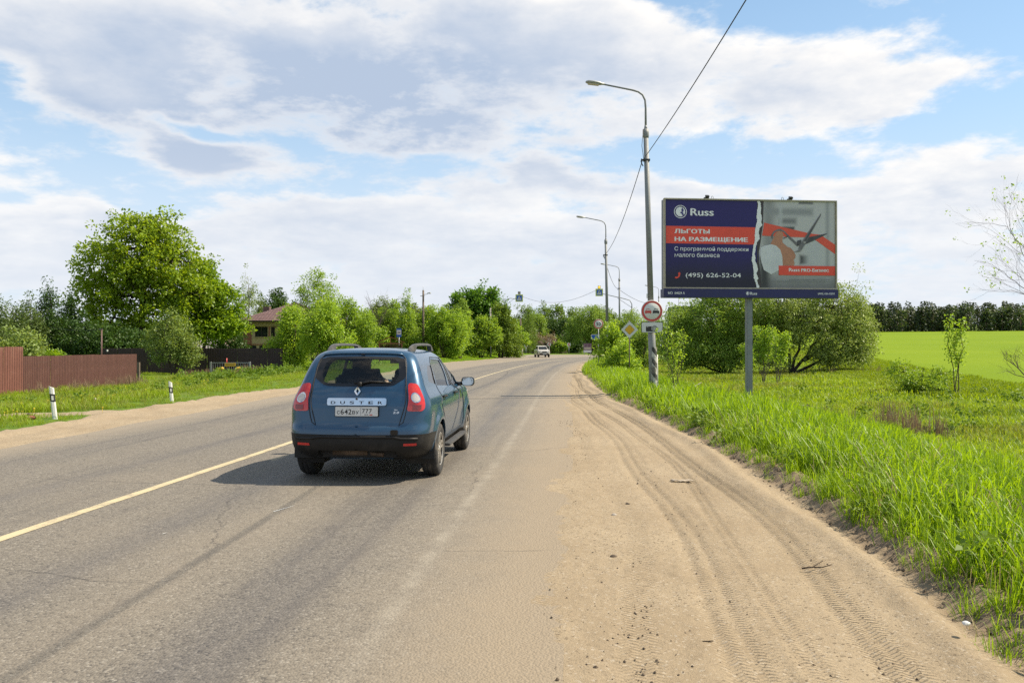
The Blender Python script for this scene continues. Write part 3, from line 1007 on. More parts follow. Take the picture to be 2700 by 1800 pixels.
    bushy(341, 1.5, .75, 60, .16, 16, 2, .02, .3).make('small bright seedling poking over the red fence', 'bush', 'fence_bush', M['bark'], M['maple_leaf'], tree_at(148, 50, .45), group='bushes at the fences')

    # chestnut: dense, dark, large leaves
    lobed(350, [(0, 0, 7.4, 3.3, 3.1, 2.6), (-1.8, 0, 8.8, 2.1, 2.2, 1.7), (1.4, 0, 9.2, 2.2, 2.2, 1.8), (2.8, 0, 6.6, 2.3, 2.4, 2.1), (-2.9, 0, 6.2, 2.2, 2.2, 2.0), (.4, -.5, 4.6, 3.4, 2.8, 2)],
          [(0, 0, 0), (0, 0, 4), (0, 0, 9)], 360, 24, .55, .36, .26, .7).make('dark dense chestnut tree with large leaves rising over the left thicket', 'tree', 'chestnut_tree', M['bark_dark'], M['chestnut_leaf'], tree_at(1255, 128), group='thicket along the left of the road')

    # trees round the bend
    woods = [(1390, 205, 12.0, 3.6, 'wood_leaf', 'leftmost tall tree of the wood beyond the bend'), (1432, 212, 13.0, 3.8, 'wood_leaf', 'tall tree of the far wood straight above the white car'),
             (1474, 206, 12.6, 3.8, 'wood_leaf', 'tall tree of the far wood right of the white car'), (1512, 214, 12.0, 3.6, 'wood_leaf', 'broad far tree left of the light round willow'),
             (1452, 196, 8.5, 3.0, 'dark_leaf', 'dark lower tree in the far wood behind the white car'), (1500, 192, 8.2, 2.6, 'dark_leaf', 'dark narrow tree beside the light round willow'),
             (1575, 210, 12.4, 3.6, 'wood_leaf', 'far tree behind the light round willow'), (1612, 190, 10.0, 3.4, 'wood_leaf', 'far tree between the willow and the second lamp'),
             (1412, 190, 9.6, 3.2, 'willow_leaf', 'pale drooping tree left of the brown bush')]
    for i, (px, y, hg, wd, lm, lab) in enumerate(woods):
        bushy(400 + i, hg, wd * 1.25, 260, .36, 18, 3, .12, .7).make(lab, 'tree', 'woodland_tree', M['bark_dark'], M[lm], tree_at(px, y), group='trees of the wood beyond the bend')
    lobed(420, [(0, 0, 6.8, 4.2, 3.8, 3.0), (-2.6, 0, 5.6, 3.0, 3, 2.6), (2.6, 0, 6.2, 3.2, 3, 2.8), (.4, 0, 8.8, 2.6, 2.6, 1.6), (-3.8, 0, 3.4, 2.0, 2, 1.8), (3.6, 0, 3.4, 2.2, 2, 2.0)],
          None, 460, 22, .65, .30, .17, .4, .3, .45, .5, .9, True,
          [[(0, 0, 0), (-.4, 0, 2.5), (-2.2, 0, 5.5)], [(.3, 0, 0), (.6, 0, 3), (.2, 0, 7)], [(.5, 0, 0), (1.4, 0, 2.2), (3, 0, 5.6)]]
          ).make('light round willow with dark forked trunks right of the red chevron signs', 'tree', 'willow_tree', M['bark_dark'], M['willow_leaf'], tree_at(1552, 180), group='trees of the wood beyond the bend')
    bushy(430, 5.4, 3.4, 230, .26, 18, 5, .06, .5, False).make('brownish bare looking bush behind the white car', 'bush', 'brown_bush', M['bark'], M['rust_leaf'], tree_at(1418, 184), group='bushes beyond the bend')
    bushy(431, 3.6, 2.6, 170, .26, 18, 5, .06, .45, False).make('pinkish blossoming bush over the roof of the white car', 'bush', 'blossom_bush', M['bark'], M['blossom'], tree_at(1444, 178), group='bushes beyond the bend')
    bushy(432, 3.2, 1.8, 120, .26, 16, 4, .05, .45, False).make('small green bush right of the white car', 'bush', 'brown_bush', M['bark'], M['bush_leaf'], tree_at(1478, 176), group='bushes beyond the bend')

    # right verge: willows behind the signs
    right = [(1655, 84, 5.6, 2.4, 'willow_leaf', 'fine leaved willow bush left of the yellow diamond sign'), (1712, 92, 5.8, 2.6, 'willow_leaf', 'fine leaved willow bush right behind the no overtaking sign'),
             (1768, 88, 5.5, 2.6, 'willow_leaf', 'fine leaved willow bush between the lamp post and the billboard'), (1812, 104, 5.6, 2.8, 'bush_leaf', 'green bush just left under the billboard'),
             (1690, 70, 3.4, 1.6, 'willow_leaf', 'low willow bush behind the yellow diamond sign'), (1668, 110, 6.4, 2.6, 'bush_leaf', 'bush under the mast arm of the crossing lamp')]
    for i, (px, y, hg, wd, lm, lab) in enumerate(right):
        bushy(450 + i, hg, wd, 330, .17, 20, 6, .06, .36, True, .35).make(lab, 'bush', 'willow_bush', M['bark'], M[lm], tree_at(px, y), group='willow bushes on the right verge')
    bushy(460, 3.1, 1.15, 170, .14, 16, 5, .025, .26, True, .7).make('bright green shrub right of the speed limit sign', 'bush', 'bright_shrub', M['bark'], M['lime_leaf'], tree_at(1612, 52), group='bright shrubs on the right verge')
    bushy(461, 1.9, .95, 110, .12, 16, 4, .02, .24, True, .7).make('low bright shrub at the foot of the second lamp', 'bush', 'bright_shrub', M['bark'], M['lime_leaf'], tree_at(1640, 47), group='bright shrubs on the right verge')

    # the two big grey willows behind the billboard
    lobed(470, [(-1.2, 0, 3.6, 2.6, 2.4, 2.2), (1.4, .2, 4.2, 2.6, 2.4, 2.3), (.2, 0, 5.6, 2.1, 2.0, 1.4), (-3.2, 0, 2.6, 1.7, 1.9, 1.7), (-2.6, -.3, 1.5, 1.7, 1.6, 1.1), (2.4, 0, 2.4, 1.6, 1.7, 1.6), (-.6, -.8, 1.5, 2.0, 1.6, 1.2), (1.2, -.6, 1.6, 1.8, 1.6, 1.2), (-3.6, 0, 4.2, 1.0, 1.2, 1.2), (0, 0, 7.0, .9, .9, .7)],
          None, 1000, 26, .44, .17, .10, .4, 0, .5, .5, .8, True,
          [[(0, 0, 0), (-1.0, 0, 1.0), (-3.0, 0, 1.5)], [(0, 0, 0), (-.6, 0, 1.6), (-1.4, 0, 4.2)], [(.2, 0, 0), (.8, 0, 2), (1.6, 0, 4.6)], [(.1, 0, 0), (-1.6, 0, .7), (-2.9, 0, .8)]]
          ).make('large dark willow bush behind the left half of the billboard', 'bush', 'large_willow', M['bark_dark'], M['willow_leaf'], tree_at(1915, 61), group='large willows behind the billboard')
    lobed(471, [(.8, 0, 3.8, 2.6, 2.4, 2.1), (2.9, 0, 4.9, 2.3, 2.2, 1.9), (-.8, 0, 5.0, 2.0, 2.0, 1.7), (4.6, 0, 3.4, 1.6, 1.8, 1.7), (3.4, 0, 2.2, 1.9, 1.9, 1.3), (2.6, 0, 6.2, 1.1, 1.2, .9), (-.9, 0, 2.6, 1.3, 1.6, 1.5), (4.2, -.2, 1.3, 1.5, 1.5, .9), (5.2, 0, 2.3, 1.2, 1.4, 1.2), (5.0, 0, 4.6, .9, 1.1, .9), (-1.4, -.6, 1.3, 1.2, 1.2, 1.0), (2.2, -.8, 1.2, 1.2, 1.1, .8)],
          None, 900, 24, .44, .17, .13, .42, 0, .55, .55, .8, True,
          [[(0, 0, 0), (1.3, 0, 1.4), (2.6, 0, 3.1), (3.2, 0, 5.2)], [(0, 0, 0), (.7, 0, 1.8), (1.1, 0, 4.2)], [(.1, 0, 0), (-.2, 0, 2.0), (-.8, 0, 5.0)], [(.2, 0, 0), (2.2, 0, 1.0), (4.2, 0, 2.2)], [(1.0, 0, 1.0), (2.4, 0, 2.0), (4.4, 0, 3.4)]]
          ).make('large silvery willow bush with dark leaning limbs right of the billboard post', 'bush', 'large_willow', M['bark_dark'], M['grey_willow_leaf'], tree_at(2082, 60), group='large willows behind the billboard')

    # young saplings: stems with leaf bunches
    def sapling(seed, hg, wd, nst, tips, leaf, r0=.014, low=.3, per=9, tr=.13):
        P = Plant(seed); r = P.r
        ends = []
        for k in range(nst):
            a = r.uniform(0, 6.28); rr = r.uniform(.02, .10) * wd; sp = r.uniform(.35, 1) * wd
            hh = hg * r.uniform(.72, 1)
            p = bent((rr * math.cos(a), rr * math.sin(a), 0), (sp * math.cos(a), sp * math.sin(a), hh), 7, .03, r)
            P.wood.tube(p, list(np.linspace(r0, r0 * .25, 7)), 6, cap=False)
            ends.append(p)
        for j in range(tips):
            p = ends[r.integers(nst)]
            f = low + (1 - low) * r.random() ** .7
            i = min(5, int(f * 6)); b = p[i] + (p[i + 1] - p[i]) * (f * 6 - i)
            a = r.uniform(0, 6.28); L = wd * r.uniform(.15, .5) * (1.15 - f * .6)
            q = b + np.array([L * math.cos(a), L * math.sin(a), L * r.uniform(.3, .9)])
            P.wood.tube([b, q], [r0 * .35, .002], 3, cap=False)
            P.tuft(q, tr, int(per * r.uniform(.6, 1.4)), leaf, .62, .15, .8)
        return P
    sap = [(1782, 26.0, 2.35, .45, 10, 120, .080, 'lime_leaf', 'bright multi stemmed sapling beside the striped lamp post base', 6),
           (2012, 46, 3.6, .85, 5, 230, .11, 'lime_leaf', 'yellow green young maple right beside the billboard post', 10),
           (2050, 44, 2.9, .7, 4, 150, .11, 'lime_leaf', 'second young maple right of the billboard post', 10),
           (1985, 50, 2.6, .8, 4, 120, .12, 'bush_leaf', 'low young tree hidden behind the billboard post', 10),
           (2522, 34, 3.45, .42, 3, 130, .10, 'lime_leaf', 'slim yellow leaved sapling in the meadow before the field', 8)]
    for i, (px, y, hg, wd, ns, tp, lf, lm, lab, per) in enumerate(sap):
        sapling(500 + i, hg, wd, ns, tp, lf, .022 if i else .011, .38 if i else .22, per, .17 if i else .12).make(lab, 'sapling', 'young_sapling', M['twig'] if i < 4 else M['bark'], M[lm], tree_at(px, y), group='saplings on the right')
    bushy(510, 1.75, 1.35, 190, .10, 14, 7, .018, .22, False, .5).make('low rounded bush in the meadow left of the slim sapling', 'bush', 'meadow_bush', M['bark'], M['bush_leaf'], tree_at(2422, 36))

    # trees without leaves
    def bare(seed, hg, wd, r0, levels=5, leafy=0, leaf=None, lean=0.0):
        P = Plant(seed); r = P.r

        def grow(a, d, L, rad, lv):
            d = d / np.linalg.norm(d)
            b = a + d * L
            p = bent(a, b, 4, .05, r)
            P.wood.tube(p, list(np.linspace(rad, rad * .62, 4)), 6 if lv < 2 else (4 if lv < 4 else 3), cap=False)
            if lv >= levels:
                if leafy and r.random() < leafy:
                    P.tuft(b, .09, 6, .08, .6, 0, .8)
                return
            nk = 3 if lv else 5
            for k in range(nk):
                f = r.uniform(.45, 1) if k else 1.0
                st = a + (b - a) * f
                nd = d * r.uniform(.8, 1.2) + r.normal(0, .42, 3) * wd + np.array([0, 0, .16])
                grow(st, nd, L * r.uniform(.62, .82), rad * (.62 if k == 0 else .42), lv + 1)
        grow(np.zeros(3), np.array([lean, 0, 1.0]), hg * .30, r0, 0)
        return P
    bare(520, 9.2, .75, .13, 5).make('leafless grey tree standing above the left thicket', 'tree', 'bare_tree', M['twig'], M['bush_leaf'], tree_at(985, 96), group='leafless trees')
    bare(521, 8.3, .85, .08, 6, .10).make('nearly leafless tree with a few young leaves at the right edge', 'tree', 'bare_tree', M['twig'], M['lime_leaf'], (at(2845, 26), 26, zl(at(2845, 26), 26) - .05), group='leafless trees')
    bare(522, 3.4, 1.2, .045, 4, .05, lean=-.5).make('low bare branching bush at the right edge before the field', 'bush', 'bare_bush', M['twig'], M['lime_leaf'], (at(2740, 33), 33, zl(at(2740, 33), 33) - .05))

    # the pine wood beyond the field: one mass of conifers and birches
    r = np.random.default_rng(77)
    V, Fq, T = [], [], []; nv = 0
    mi = []
    for k in range(760):
        u = r.random()
        y = 402 + 55 * r.random() ** 1.5
        x = 88 + (470 - 88) * u
        z0 = zl(x, y)
        hgt = r.uniform(10.0, 15.5) * (0.92 + .12 * vnoise(x * .03, 0, 3)); conif = r.random() < .72
        n = 190
        t = r.random(n) ** .85
        if conif:
            rr = (1 - t) ** .6 * r.uniform(2.2, 3.2) + .4
            zz = hgt * (.03 + .97 * t)
        else:
            rr = np.sqrt(np.clip(1 - (2 * t - 1) ** 2, 0, 1)) * r.uniform(2.2, 3.2) + .3
            zz = hgt * (.02 + .88 * t)
        a = r.uniform(0, 6.28, n); q = rr * np.sqrt(r.random(n))
        pts = np.stack([x + q * np.cos(a), y + q * np.sin(a), z0 + zz], -1)
        dirs = np.stack([np.cos(a), np.sin(a), np.full(n, -.2 if conif else .2)], -1)
        v, f, tt = leaves(pts, dirs, 1.05, r, np.clip(r.random() * .6 + r.random(n) * .4, 0, 1), .8)
        V.append(v); Fq.append(f + nv); T.append(tt); nv += len(v); mi += [0 if conif else 1] * len(f)
        # trunk
        w = .22
        tv = np.array([(x - w, y, z0 - .3), (x + w, y, z0 - .3), (x, y + w, z0 - .3), (x, y, z0 + hgt * .9)])
        V.append(np.concatenate([tv])); Fq.append(np.array([[0, 1, 3, 3], [1, 2, 3, 3], [2, 0, 3, 3]]) + nv); nv += 4; T.append(np.zeros(4)); mi += [2] * 3
    fq = np.concatenate(Fq)
    quad = fq[:, 2] != fq[:, 3]
    mi = np.array(mi)
    pine = leaf_mat('pine_needles', (0.034, 0.052, 0.026), (0.062, 0.088, 0.040), .25)
    me = np_mesh('pine_wood', np.concatenate(V), [fq[quad], fq[~quad][:, :3]], [pine, leaf_mat('far_leaf', (0.050, 0.085, 0.030), (0.085, 0.130, 0.042), .25), M['bark']], False, {'tint': np.concatenate(T)}, np.concatenate([mi[quad], mi[~quad]]))
    tag(link('pine_wood', me), kind='stuff')
    # bushy edge of the wood and far woods behind the houses and thickets
    V, Fq, T = [], [], []; nv = 0
    for k in range(900):
        u = r.random()
        if k < 60:
            x = 92 + 70 * u; y = 392 + 8 * r.random(); hgt = r.uniform(3, 6); wd = 3.5
        else:
            px = -900 + 2560 * u
            y = 250 + 60 * r.random(); x = at(px, y); hgt = r.uniform(7, 11); wd = 4.2
        z0 = zl(x, y); n = 60
        uu = r.normal(0, 1, (n, 3)); uu /= np.linalg.norm(uu, axis=1)[:, None]
        pts = np.array([x, y, z0 + hgt * .5]) + uu * np.array([wd, wd, hgt * .5]) * (r.random(n) ** .4)[:, None]
        v, f, tt = leaves(pts, uu, 1.3, r, np.clip(r.random() * .6 + r.random(n) * .4, 0, 1), .8)
        V.append(v); Fq.append(f + nv); T.append(tt); nv += len(v)
    tag(link('far_woods', np_mesh('far_woods', np.concatenate(V), np.concatenate(Fq), [M['wood_leaf']], False, {'tint': np.concatenate(T)})), kind='stuff')


# ------------------------------------------------------------------ grass
def tuft_mesh(name, seed, n, h, spread_, lean, w, mat, heads=0):
    r = np.random.default_rng(seed)
    V, Q, T3, T = [], [], [], []
    nv = 0
    for k in range(n):
        a = r.uniform(0, 6.28); q = spread_ * math.sqrt(r.random())
        b = np.array([q * math.cos(a), q * math.sin(a), 0])
        la = r.uniform(0, 6.28); ln = lean * r.random() ** .8
        hh = h * r.uniform(.45, 1.0); ww = w * r.uniform(.7, 1.3)
        dd = np.array([math.cos(la), math.sin(la), 0]); s = np.array([-math.sin(la), math.cos(la), 0])
        if r.random() < .5: s = np.array([math.cos(la + .6), math.sin(la + .6), 0])
        m1 = b + dd * ln * hh * .25 + np.array([0, 0, hh * .45]); m2 = b + dd * ln * hh * .62 + np.array([0, 0, hh * .80]); tip = b + dd * ln * hh + np.array([0, 0, hh * (1 - .25 * ln)])
        V += [b - s * ww * .5, b + s * ww * .5, m1 - s * ww * .5, m1 + s * ww * .5, m2 - s * ww * .36, m2 + s * ww * .36, tip]
        Q += [(nv, nv + 1, nv + 3, nv + 2), (nv + 2, nv + 3, nv + 5, nv + 4)]; T3.append((nv + 4, nv + 5, nv + 6))
        t0 = r.random() * .45
        T += [t0 * .8, t0 * .8, t0 + .25, t0 + .25, t0 + .45, t0 + .45, t0 + .55]
        nv += 7
    return np_mesh(name, V, [np.array(Q), np.array(T3)], [mat], False, {'tint': T})


def scatter(name, pts, meshes, scale, pick=None, rz=None):
    """one object: copies of small plants at the points, set by geometry nodes"""
    n = len(pts)
    me = bpy.data.meshes.new(name)
    me.vertices.add(n); me.vertices.foreach_set('co', np.asarray(pts, np.float32).ravel())
    for k, a, ty in (('size', scale, 'FLOAT'), ('turn', rng.uniform(0, 6.28, n) if rz is None else rz, 'FLOAT')):
        at_ = me.attributes.new(k, ty, 'POINT'); at_.data.foreach_set('value', np.asarray(a, np.float32))
    if pick is None: pick = rng.integers(0, len(meshes), n)
    at_ = me.attributes.new('pick', 'INT', 'POINT'); at_.data.foreach_set('value', np.asarray(pick, np.int32))
    o = link(name, me)
    tag(o, kind='stuff')
    col = bpy.data.collections.new(name + '_plants')
    for i, m_ in enumerate(meshes):
        col.objects.link(bpy.data.objects.new('%s_%02d' % (name, i), m_))
    t = bpy.data.node_groups.new(name, 'GeometryNodeTree')
    t.interface.new_socket('Geometry', in_out='INPUT', socket_type='NodeSocketGeometry')
    t.interface.new_socket('Geometry', in_out='OUTPUT', socket_type='NodeSocketGeometry')
    N = t.nodes; L = t.links
    gi = N.new('NodeGroupInput'); go = N.new('NodeGroupOutput')
    mp = N.new('GeometryNodeMeshToPoints')
    ip = N.new('GeometryNodeInstanceOnPoints')
    ci = N.new('GeometryNodeCollectionInfo')
    ci.inputs['Collection'].default_value = col
    ci.inputs['Separate Children'].default_value = True
    ci.inputs['Reset Children'].default_value = True
    ip.inputs['Pick Instance'].default_value = True

    def named(nm, ty):
        q = N.new('GeometryNodeInputNamedAttribute'); q.data_type = ty; q.inputs['Name'].default_value = nm
        return q.outputs['Attribute']
    cx = N.new('ShaderNodeCombineXYZ')
    L.new(named('turn', 'FLOAT'), cx.inputs[2])
    er = N.new('FunctionNodeEulerToRotation'); L.new(cx.outputs[0], er.inputs[0])
    cs = N.new('ShaderNodeCombineXYZ')
    sz = named('size', 'FLOAT')
    for k in range(3): L.new(sz, cs.inputs[k])
    L.new(gi.outputs[0], mp.inputs[0]); L.new(mp.outputs[0], ip.inputs['Points'])
    L.new(ci.outputs[0], ip.inputs['Instance'])
    L.new(named('pick', 'INT'), ip.inputs['Instance Index'])
    L.new(er.outputs[0], ip.inputs['Rotation']); L.new(cs.outputs[0], ip.inputs['Scale'])
    L.new(ip.outputs[0], go.inputs[0])
    md = o.modifiers.new('plants', 'NODES'); md.node_group = t
    return o


def build_grass():
    bright = leaf_mat('verge_blade', (0.115, 0.220, 0.007), (0.265, 0.410, 0.012), .5, .45, rnd=.45)
    mead = leaf_mat('meadow_blade', (0.145, 0.235, 0.010), (0.285, 0.390, 0.018), .45, .5, rnd=.4)
    rough = leaf_mat('rough_blade', (0.120, 0.165, 0.018), (0.270, 0.300, 0.050), .4, .6)
    dry = leaf_mat('dry_stalk', (0.17, 0.115, 0.07), (0.30, 0.22, 0.14), .2, .8, (1.1, 1, .9))
    herb = leaf_mat('herb_leaf', (0.085, 0.155, 0.015), (0.180, 0.275, 0.03), .4, .6)
    r = np.random.default_rng(5)

    # tall bright grass of the right bank
    tall = [tuft_mesh('tall_tuft', 600 + i, 26, .46, .13, .75, .009, bright) for i in range(5)]
    wide = [tuft_mesh('wide_tuft', 610 + i, 22, .46, .30, .75, .016, bright) for i in range(3)]
    P, S, K = [], [], []
    for (y0, y1, dens, kind) in ((2.2, 9, 62, 0), (9, 18, 40, 0), (18, 34, 20, 1), (34, 62, 11, 1), (62, 125, 5, 1)):
        n = int((y1 - y0) * 3.6 * dens)
        y = r.uniform(y0, y1, n); u = -0.10 + 4.2 * r.random(n) ** 1.05
        edge = fbm(y * 1.1, y * 0, 61) * .30 - 0.12
        keep = (u > edge * .9) & (r.random(n) < 1 - sstep(u, 2.6, 4.1) * .75)
        y = y[keep]; u = u[keep]
        x = verge(y) + u
        cl = fbm(x * .9, y * .9, 62)
        s = (0.50 + 0.76 * sstep(u, -.05, .8)) * r.uniform(.75, 1.2, len(y)) * (0.72 + .56 * cl) * (1 - .45 * sstep(u, 1.6, 3.8))
        P.append(np.stack([x, y, np.maximum(land(x, y), -.1) + .0], -1)); S.append(s)
        K.append(r.integers(0, 5, len(y)) if kind == 0 else 5 + r.integers(0, 3, len(y)))
    V3 = np.concatenate(P); S3 = np.concatenate(S); K3 = np.concatenate(K)
    straw = leaf_mat('straw_blade', (0.24, 0.20, 0.09), (0.42, 0.36, 0.19), .3, .7, (1.1, 1.05, .8))
    tall += [tuft_mesh('straw_tuft', 608 + i, 9, .44, .2, .9, .008, straw) for i in range(2)]
    K3 = np.where(K3 >= 5, K3 + 2, K3)
    sel = r.random(len(K3)) < .10 + .35 * (fbm(V3[:, 0] * .6, V3[:, 1] * .6, 66) > .58)
    K3 = np.where(sel & (r.random(len(K3)) < .45), 5 + r.integers(0, 2, len(K3)), K3)
    scatter('verge_grass', V3, tall + wide, S3, K3)

    # meadow
    low = [tuft_mesh('meadow_tuft', 620 + i, 26, .24, .26, .9, .011, mead) for i in range(4)]
    lowr = [tuft_mesh('rough_tuft', 630 + i, 24, .30, .26, .8, .012, rough) for i in range(3)]
    big = [tuft_mesh('broad_tuft', 640 + i, 30, .26, .6, .9, .026, mead) for i in range(3)] + [tuft_mesh('broad_rough_tuft', 645 + i, 26, .30, .6, .8, .024, rough) for i in range(2)]
    P, S, K = [], [], []
    for (y0, y1, dens, kind) in ((5, 16, 24, 0), (16, 30, 15, 0), (30, 52, 6.0, 1), (52, 110, 2.6, 1)):
        x1 = np.array([verge(y1) + 3, max(field_x(y1) + 2, 34)])
        lo = float(verge(y0)) + 1.4; hi = min(.66 * y1 + 4, float(field_x(y1)) + 3)
        n = int((y1 - y0) * (hi - lo) * dens)
        y = r.uniform(y0, y1, n); x = r.uniform(lo, hi, n)
        keep = (x > verge(y) + 1.6) & (x < field_x(y) + 1.0) & (x < .70 * y + 4)
        x = x[keep]; y = y[keep]
        rg = fbm(x * .22, y * .22, 63)
        keep = r.random(len(x)) < .55 + .9 * (rg - .25)
        x = x[keep]; y = y[keep]; rg = rg[keep]
        s = r.uniform(.7, 1.25, len(x)) * (.65 + .8 * fbm(x * .6, y * .6, 64))
        P.append(np.stack([x, y, land(x, y) - .01], -1)); S.append(s)
        isr = r.random(len(x)) < sstep(rg, .50, .66) * .55 + .05
        if kind == 0:
            K.append(np.where(isr, 4 + r.integers(0, 3, len(x)), r.integers(0, 4, len(x))))
        else:
            K.append(np.where(isr, 10 + r.integers(0, 2, len(x)), 7 + r.integers(0, 3, len(x))))
    scatter('meadow_grass', np.concatenate(P), low + lowr + big, np.concatenate(S), np.concatenate(K))

    # the field's young crop along its near part
    crop = leaf_mat('crop_blade', (0.150, 0.222, 0.004), (0.205, 0.285, 0.006), .4, .6)
    cr = [tuft_mesh('crop_tuft', 660 + i, 30, .22, .7, .7, .028, crop) for i in range(3)]
    n = 4500
    y = 33 + 95 * r.random(n) ** 1.2; x = field_x(y) - .6 + 7 * r.random(n) ** 2.2
    keep = x < .68 * y + 3
    x = x[keep]; y = y[keep]
    scatter('field_crop', np.stack([x, y, land(x, y) + .06], -1), cr, r.uniform(.7, 1.1, len(x)))

    # left verge
    lt = [tuft_mesh('left_tuft', 670 + i, 26, .24, .28, .9, .012, mead) for i in range(3)] + [tuft_mesh('left_rough_tuft', 675 + i, 22, .30, .28, .8, .012, rough) for i in range(2)]
    lb = [tuft_mesh('left_broad_tuft', 680 + i, 32, .28, .6, .9, .026, bright) for i in range(3)]
    P, S, K = [], [], []
    for (y0, y1, dens, kind) in ((11, 24, 16, 0), (24, 45, 9, 0), (45, 75, 5, 0), (75, 172, 4.2, 1)):
        wd = 26 if y1 < 80 else 14
        n = int((y1 - y0) * wd * dens)
        y = r.uniform(y0, y1, n); e = .4 + wd * r.random(n)
        x = road_l(y) - e
        wdt = np.interp(y, [-6, 14, 20, 26, 32, 60, 80, 140], [1.6, 1.7, 1.9, 2.2, 1.5, 1.0, 0.7, 0.7]) + 0.7 * (fbm(y * .6, y * 0 + 1, 51) - .5)
        pl = 21.6 + 0.11 * (-9.5 - x)
        pl2 = np.abs(y - pl + 1.1 - 0.05 * (x + 9.5) ** 2 * (x > -11)) - 0.75 + 0.5 * (fbm(x * .8, y * .8, 53) - .5)
        keep = (e > wdt + .02) & ~((pl2 < .12) & (x < -8.5)) & (x > -.66 * y - 4)
        x = x[keep]; y = y[keep]; e = e[keep]
        s = r.uniform(.6, 1.2, len(x)) * (.45 + .9 * fbm(x * .5, y * .5, 65)) * (.55 + .6 * sstep(e, 2, 5)) * (1 - .35 * sstep(y, 55, 62) * (1 - sstep(y, 66, 75)))
        P.append(np.stack([x, y, np.maximum(land(x, y), -.6)], -1)); S.append(s)
        K.append(np.where(r.random(len(x)) < .3, 3 + r.integers(0, 2, len(x)), r.integers(0, 3, len(x))) if kind == 0 else 5 + r.integers(0, 3, len(x)))
    scatter('left_verge_grass', np.concatenate(P), lt + lb, np.concatenate(S), np.concatenate(K))

    # dry stalks: before the fences, and in the meadow
    st = [tuft_mesh('dry_tuft', 690 + i, 26, .85, .16, .30, .012, dry) for i in range(4)]
    P, S = [], []

    def put(n, fx, fy, s0):
        for _ in range(n):
            x, y = fx(), fy()
            P.append((x, y, zl(x, y))); S.append(s0 * r.uniform(.6, 1.2))
    put(60, lambda: r.uniform(-21.4, -20.7), lambda: r.uniform(36.5, 48), .75)
    put(150, lambda: at(r.uniform(470, 745), 63.6), lambda: r.uniform(62.6, 64.4), .55)
    put(60, lambda: at(r.uniform(640, 740), 62), lambda: r.uniform(60.5, 63), .9)
    put(20, lambda: r.normal(8.3, .45), lambda: r.normal(17.4, .35), .95)
    put(14, lambda: r.normal(6.6, .4), lambda: r.normal(17.6, .3), .75)
    put(60, lambda: r.uniform(17, 27), lambda: r.uniform(57, 64), .7)
    scatter('dry_stalks', np.array(P), st, np.array(S))
    # broad-leaved weeds
    hb = []
    for i in range(3):
        Q = Plant(700 + i)
        for k in range(5):
            Q.tuft((Q.r.normal(0, .12), Q.r.normal(0, .12), .12 + .05 * k), .14, 12, .10, .6)
        hb.append(np_mesh('herb', np.concatenate(Q.lv), np.concatenate(Q.lf), [herb], False, {'tint': np.concatenate(Q.lt)}))
    P, S = [], []
    put(70, lambda: r.uniform(9, 24), lambda: r.uniform(14, 36), 1.1)
    put(120, lambda: -16 + r.normal(0, 2.5), lambda: r.uniform(50, 66), 1.7)
    put(60, lambda: r.uniform(-19, -12), lambda: r.uniform(26, 46), .9)
    for _ in range(90):
        y = 3 + 22 * r.random(); x = float(verge(y)) + r.uniform(.15, 1.5)
        P.append((x, y, zl(x, y) + .05)); S.append(r.uniform(.5, .9))
    scatter('weeds', np.array(P), hb, np.array(S))
    # dandelions in the left grass
    yel = plain('dandelion_yellow', (.62, .46, .02), .7)
    fm = MB(); fm.lathe([(0.001, .0), (.02, .01), (.022, .02), (.001, .026)], 8, mi=0)
    fm.tube([(0, 0, -.16), (0, 0, 0)], .003, 4)
    P, S = [], []
    put(45, lambda: -13 + r.normal(0, .9), lambda: r.normal(19.4, .7), 1)
    put(70, lambda: r.uniform(-19, -14), lambda: r.uniform(40, 56), 1.3)
    put(40, lambda: r.uniform(-18, -12), lambda: r.uniform(25, 38), 1)
    scatter('dandelions', np.array(P) + np.array([0, 0, .18]), [fm.mesh('dandelion', yel)], np.array(S))


build_vegetation()
build_grass()

# ------------------------------------------------------------------ the blue car
def car_paint(name, col):
    m, g = new_mat(name)
    out = g.n('ShaderNodeOutputMaterial'); b = g.n('ShaderNodeBsdfPrincipled')
    tc = g.n('ShaderNodeTexCoord'); P = tc.outputs['Object']
    n = g.noise(P, 3.0, 6, 0.65); nf = g.noise(P, 400, 2, 0.5)
    z = g.sep(P)[2]
    c = g.mix(g.ramp(nf, 0.3, 0.7), [x * .85 for x in col], [x * 1.2 for x in col])
    dust = g.math('MULTIPLY', g.ramp(g.math('ADD', z, g.math('MULTIPLY', n, .5)), 1.15, 0.40, 0.03, 0.38), g.ramp(n, .3, .7, .55, 1))
    c = g.mix(dust, c, (0.135, 0.120, 0.095))
    g.put(b.inputs['Base Color'], c)
    b.inputs['Metallic'].default_value = 0.35
    g.put(b.inputs['Roughness'], g.ramp(dust, 0, .6, .30, .6))
    b.inputs['Coat Weight'].default_value = 0.6
    g.put(b.inputs['Coat Roughness'], g.ramp(dust, 0.05, .5, .05, .38))
    g.t.links.new(b.outputs[0], out.inputs[0])
    return m


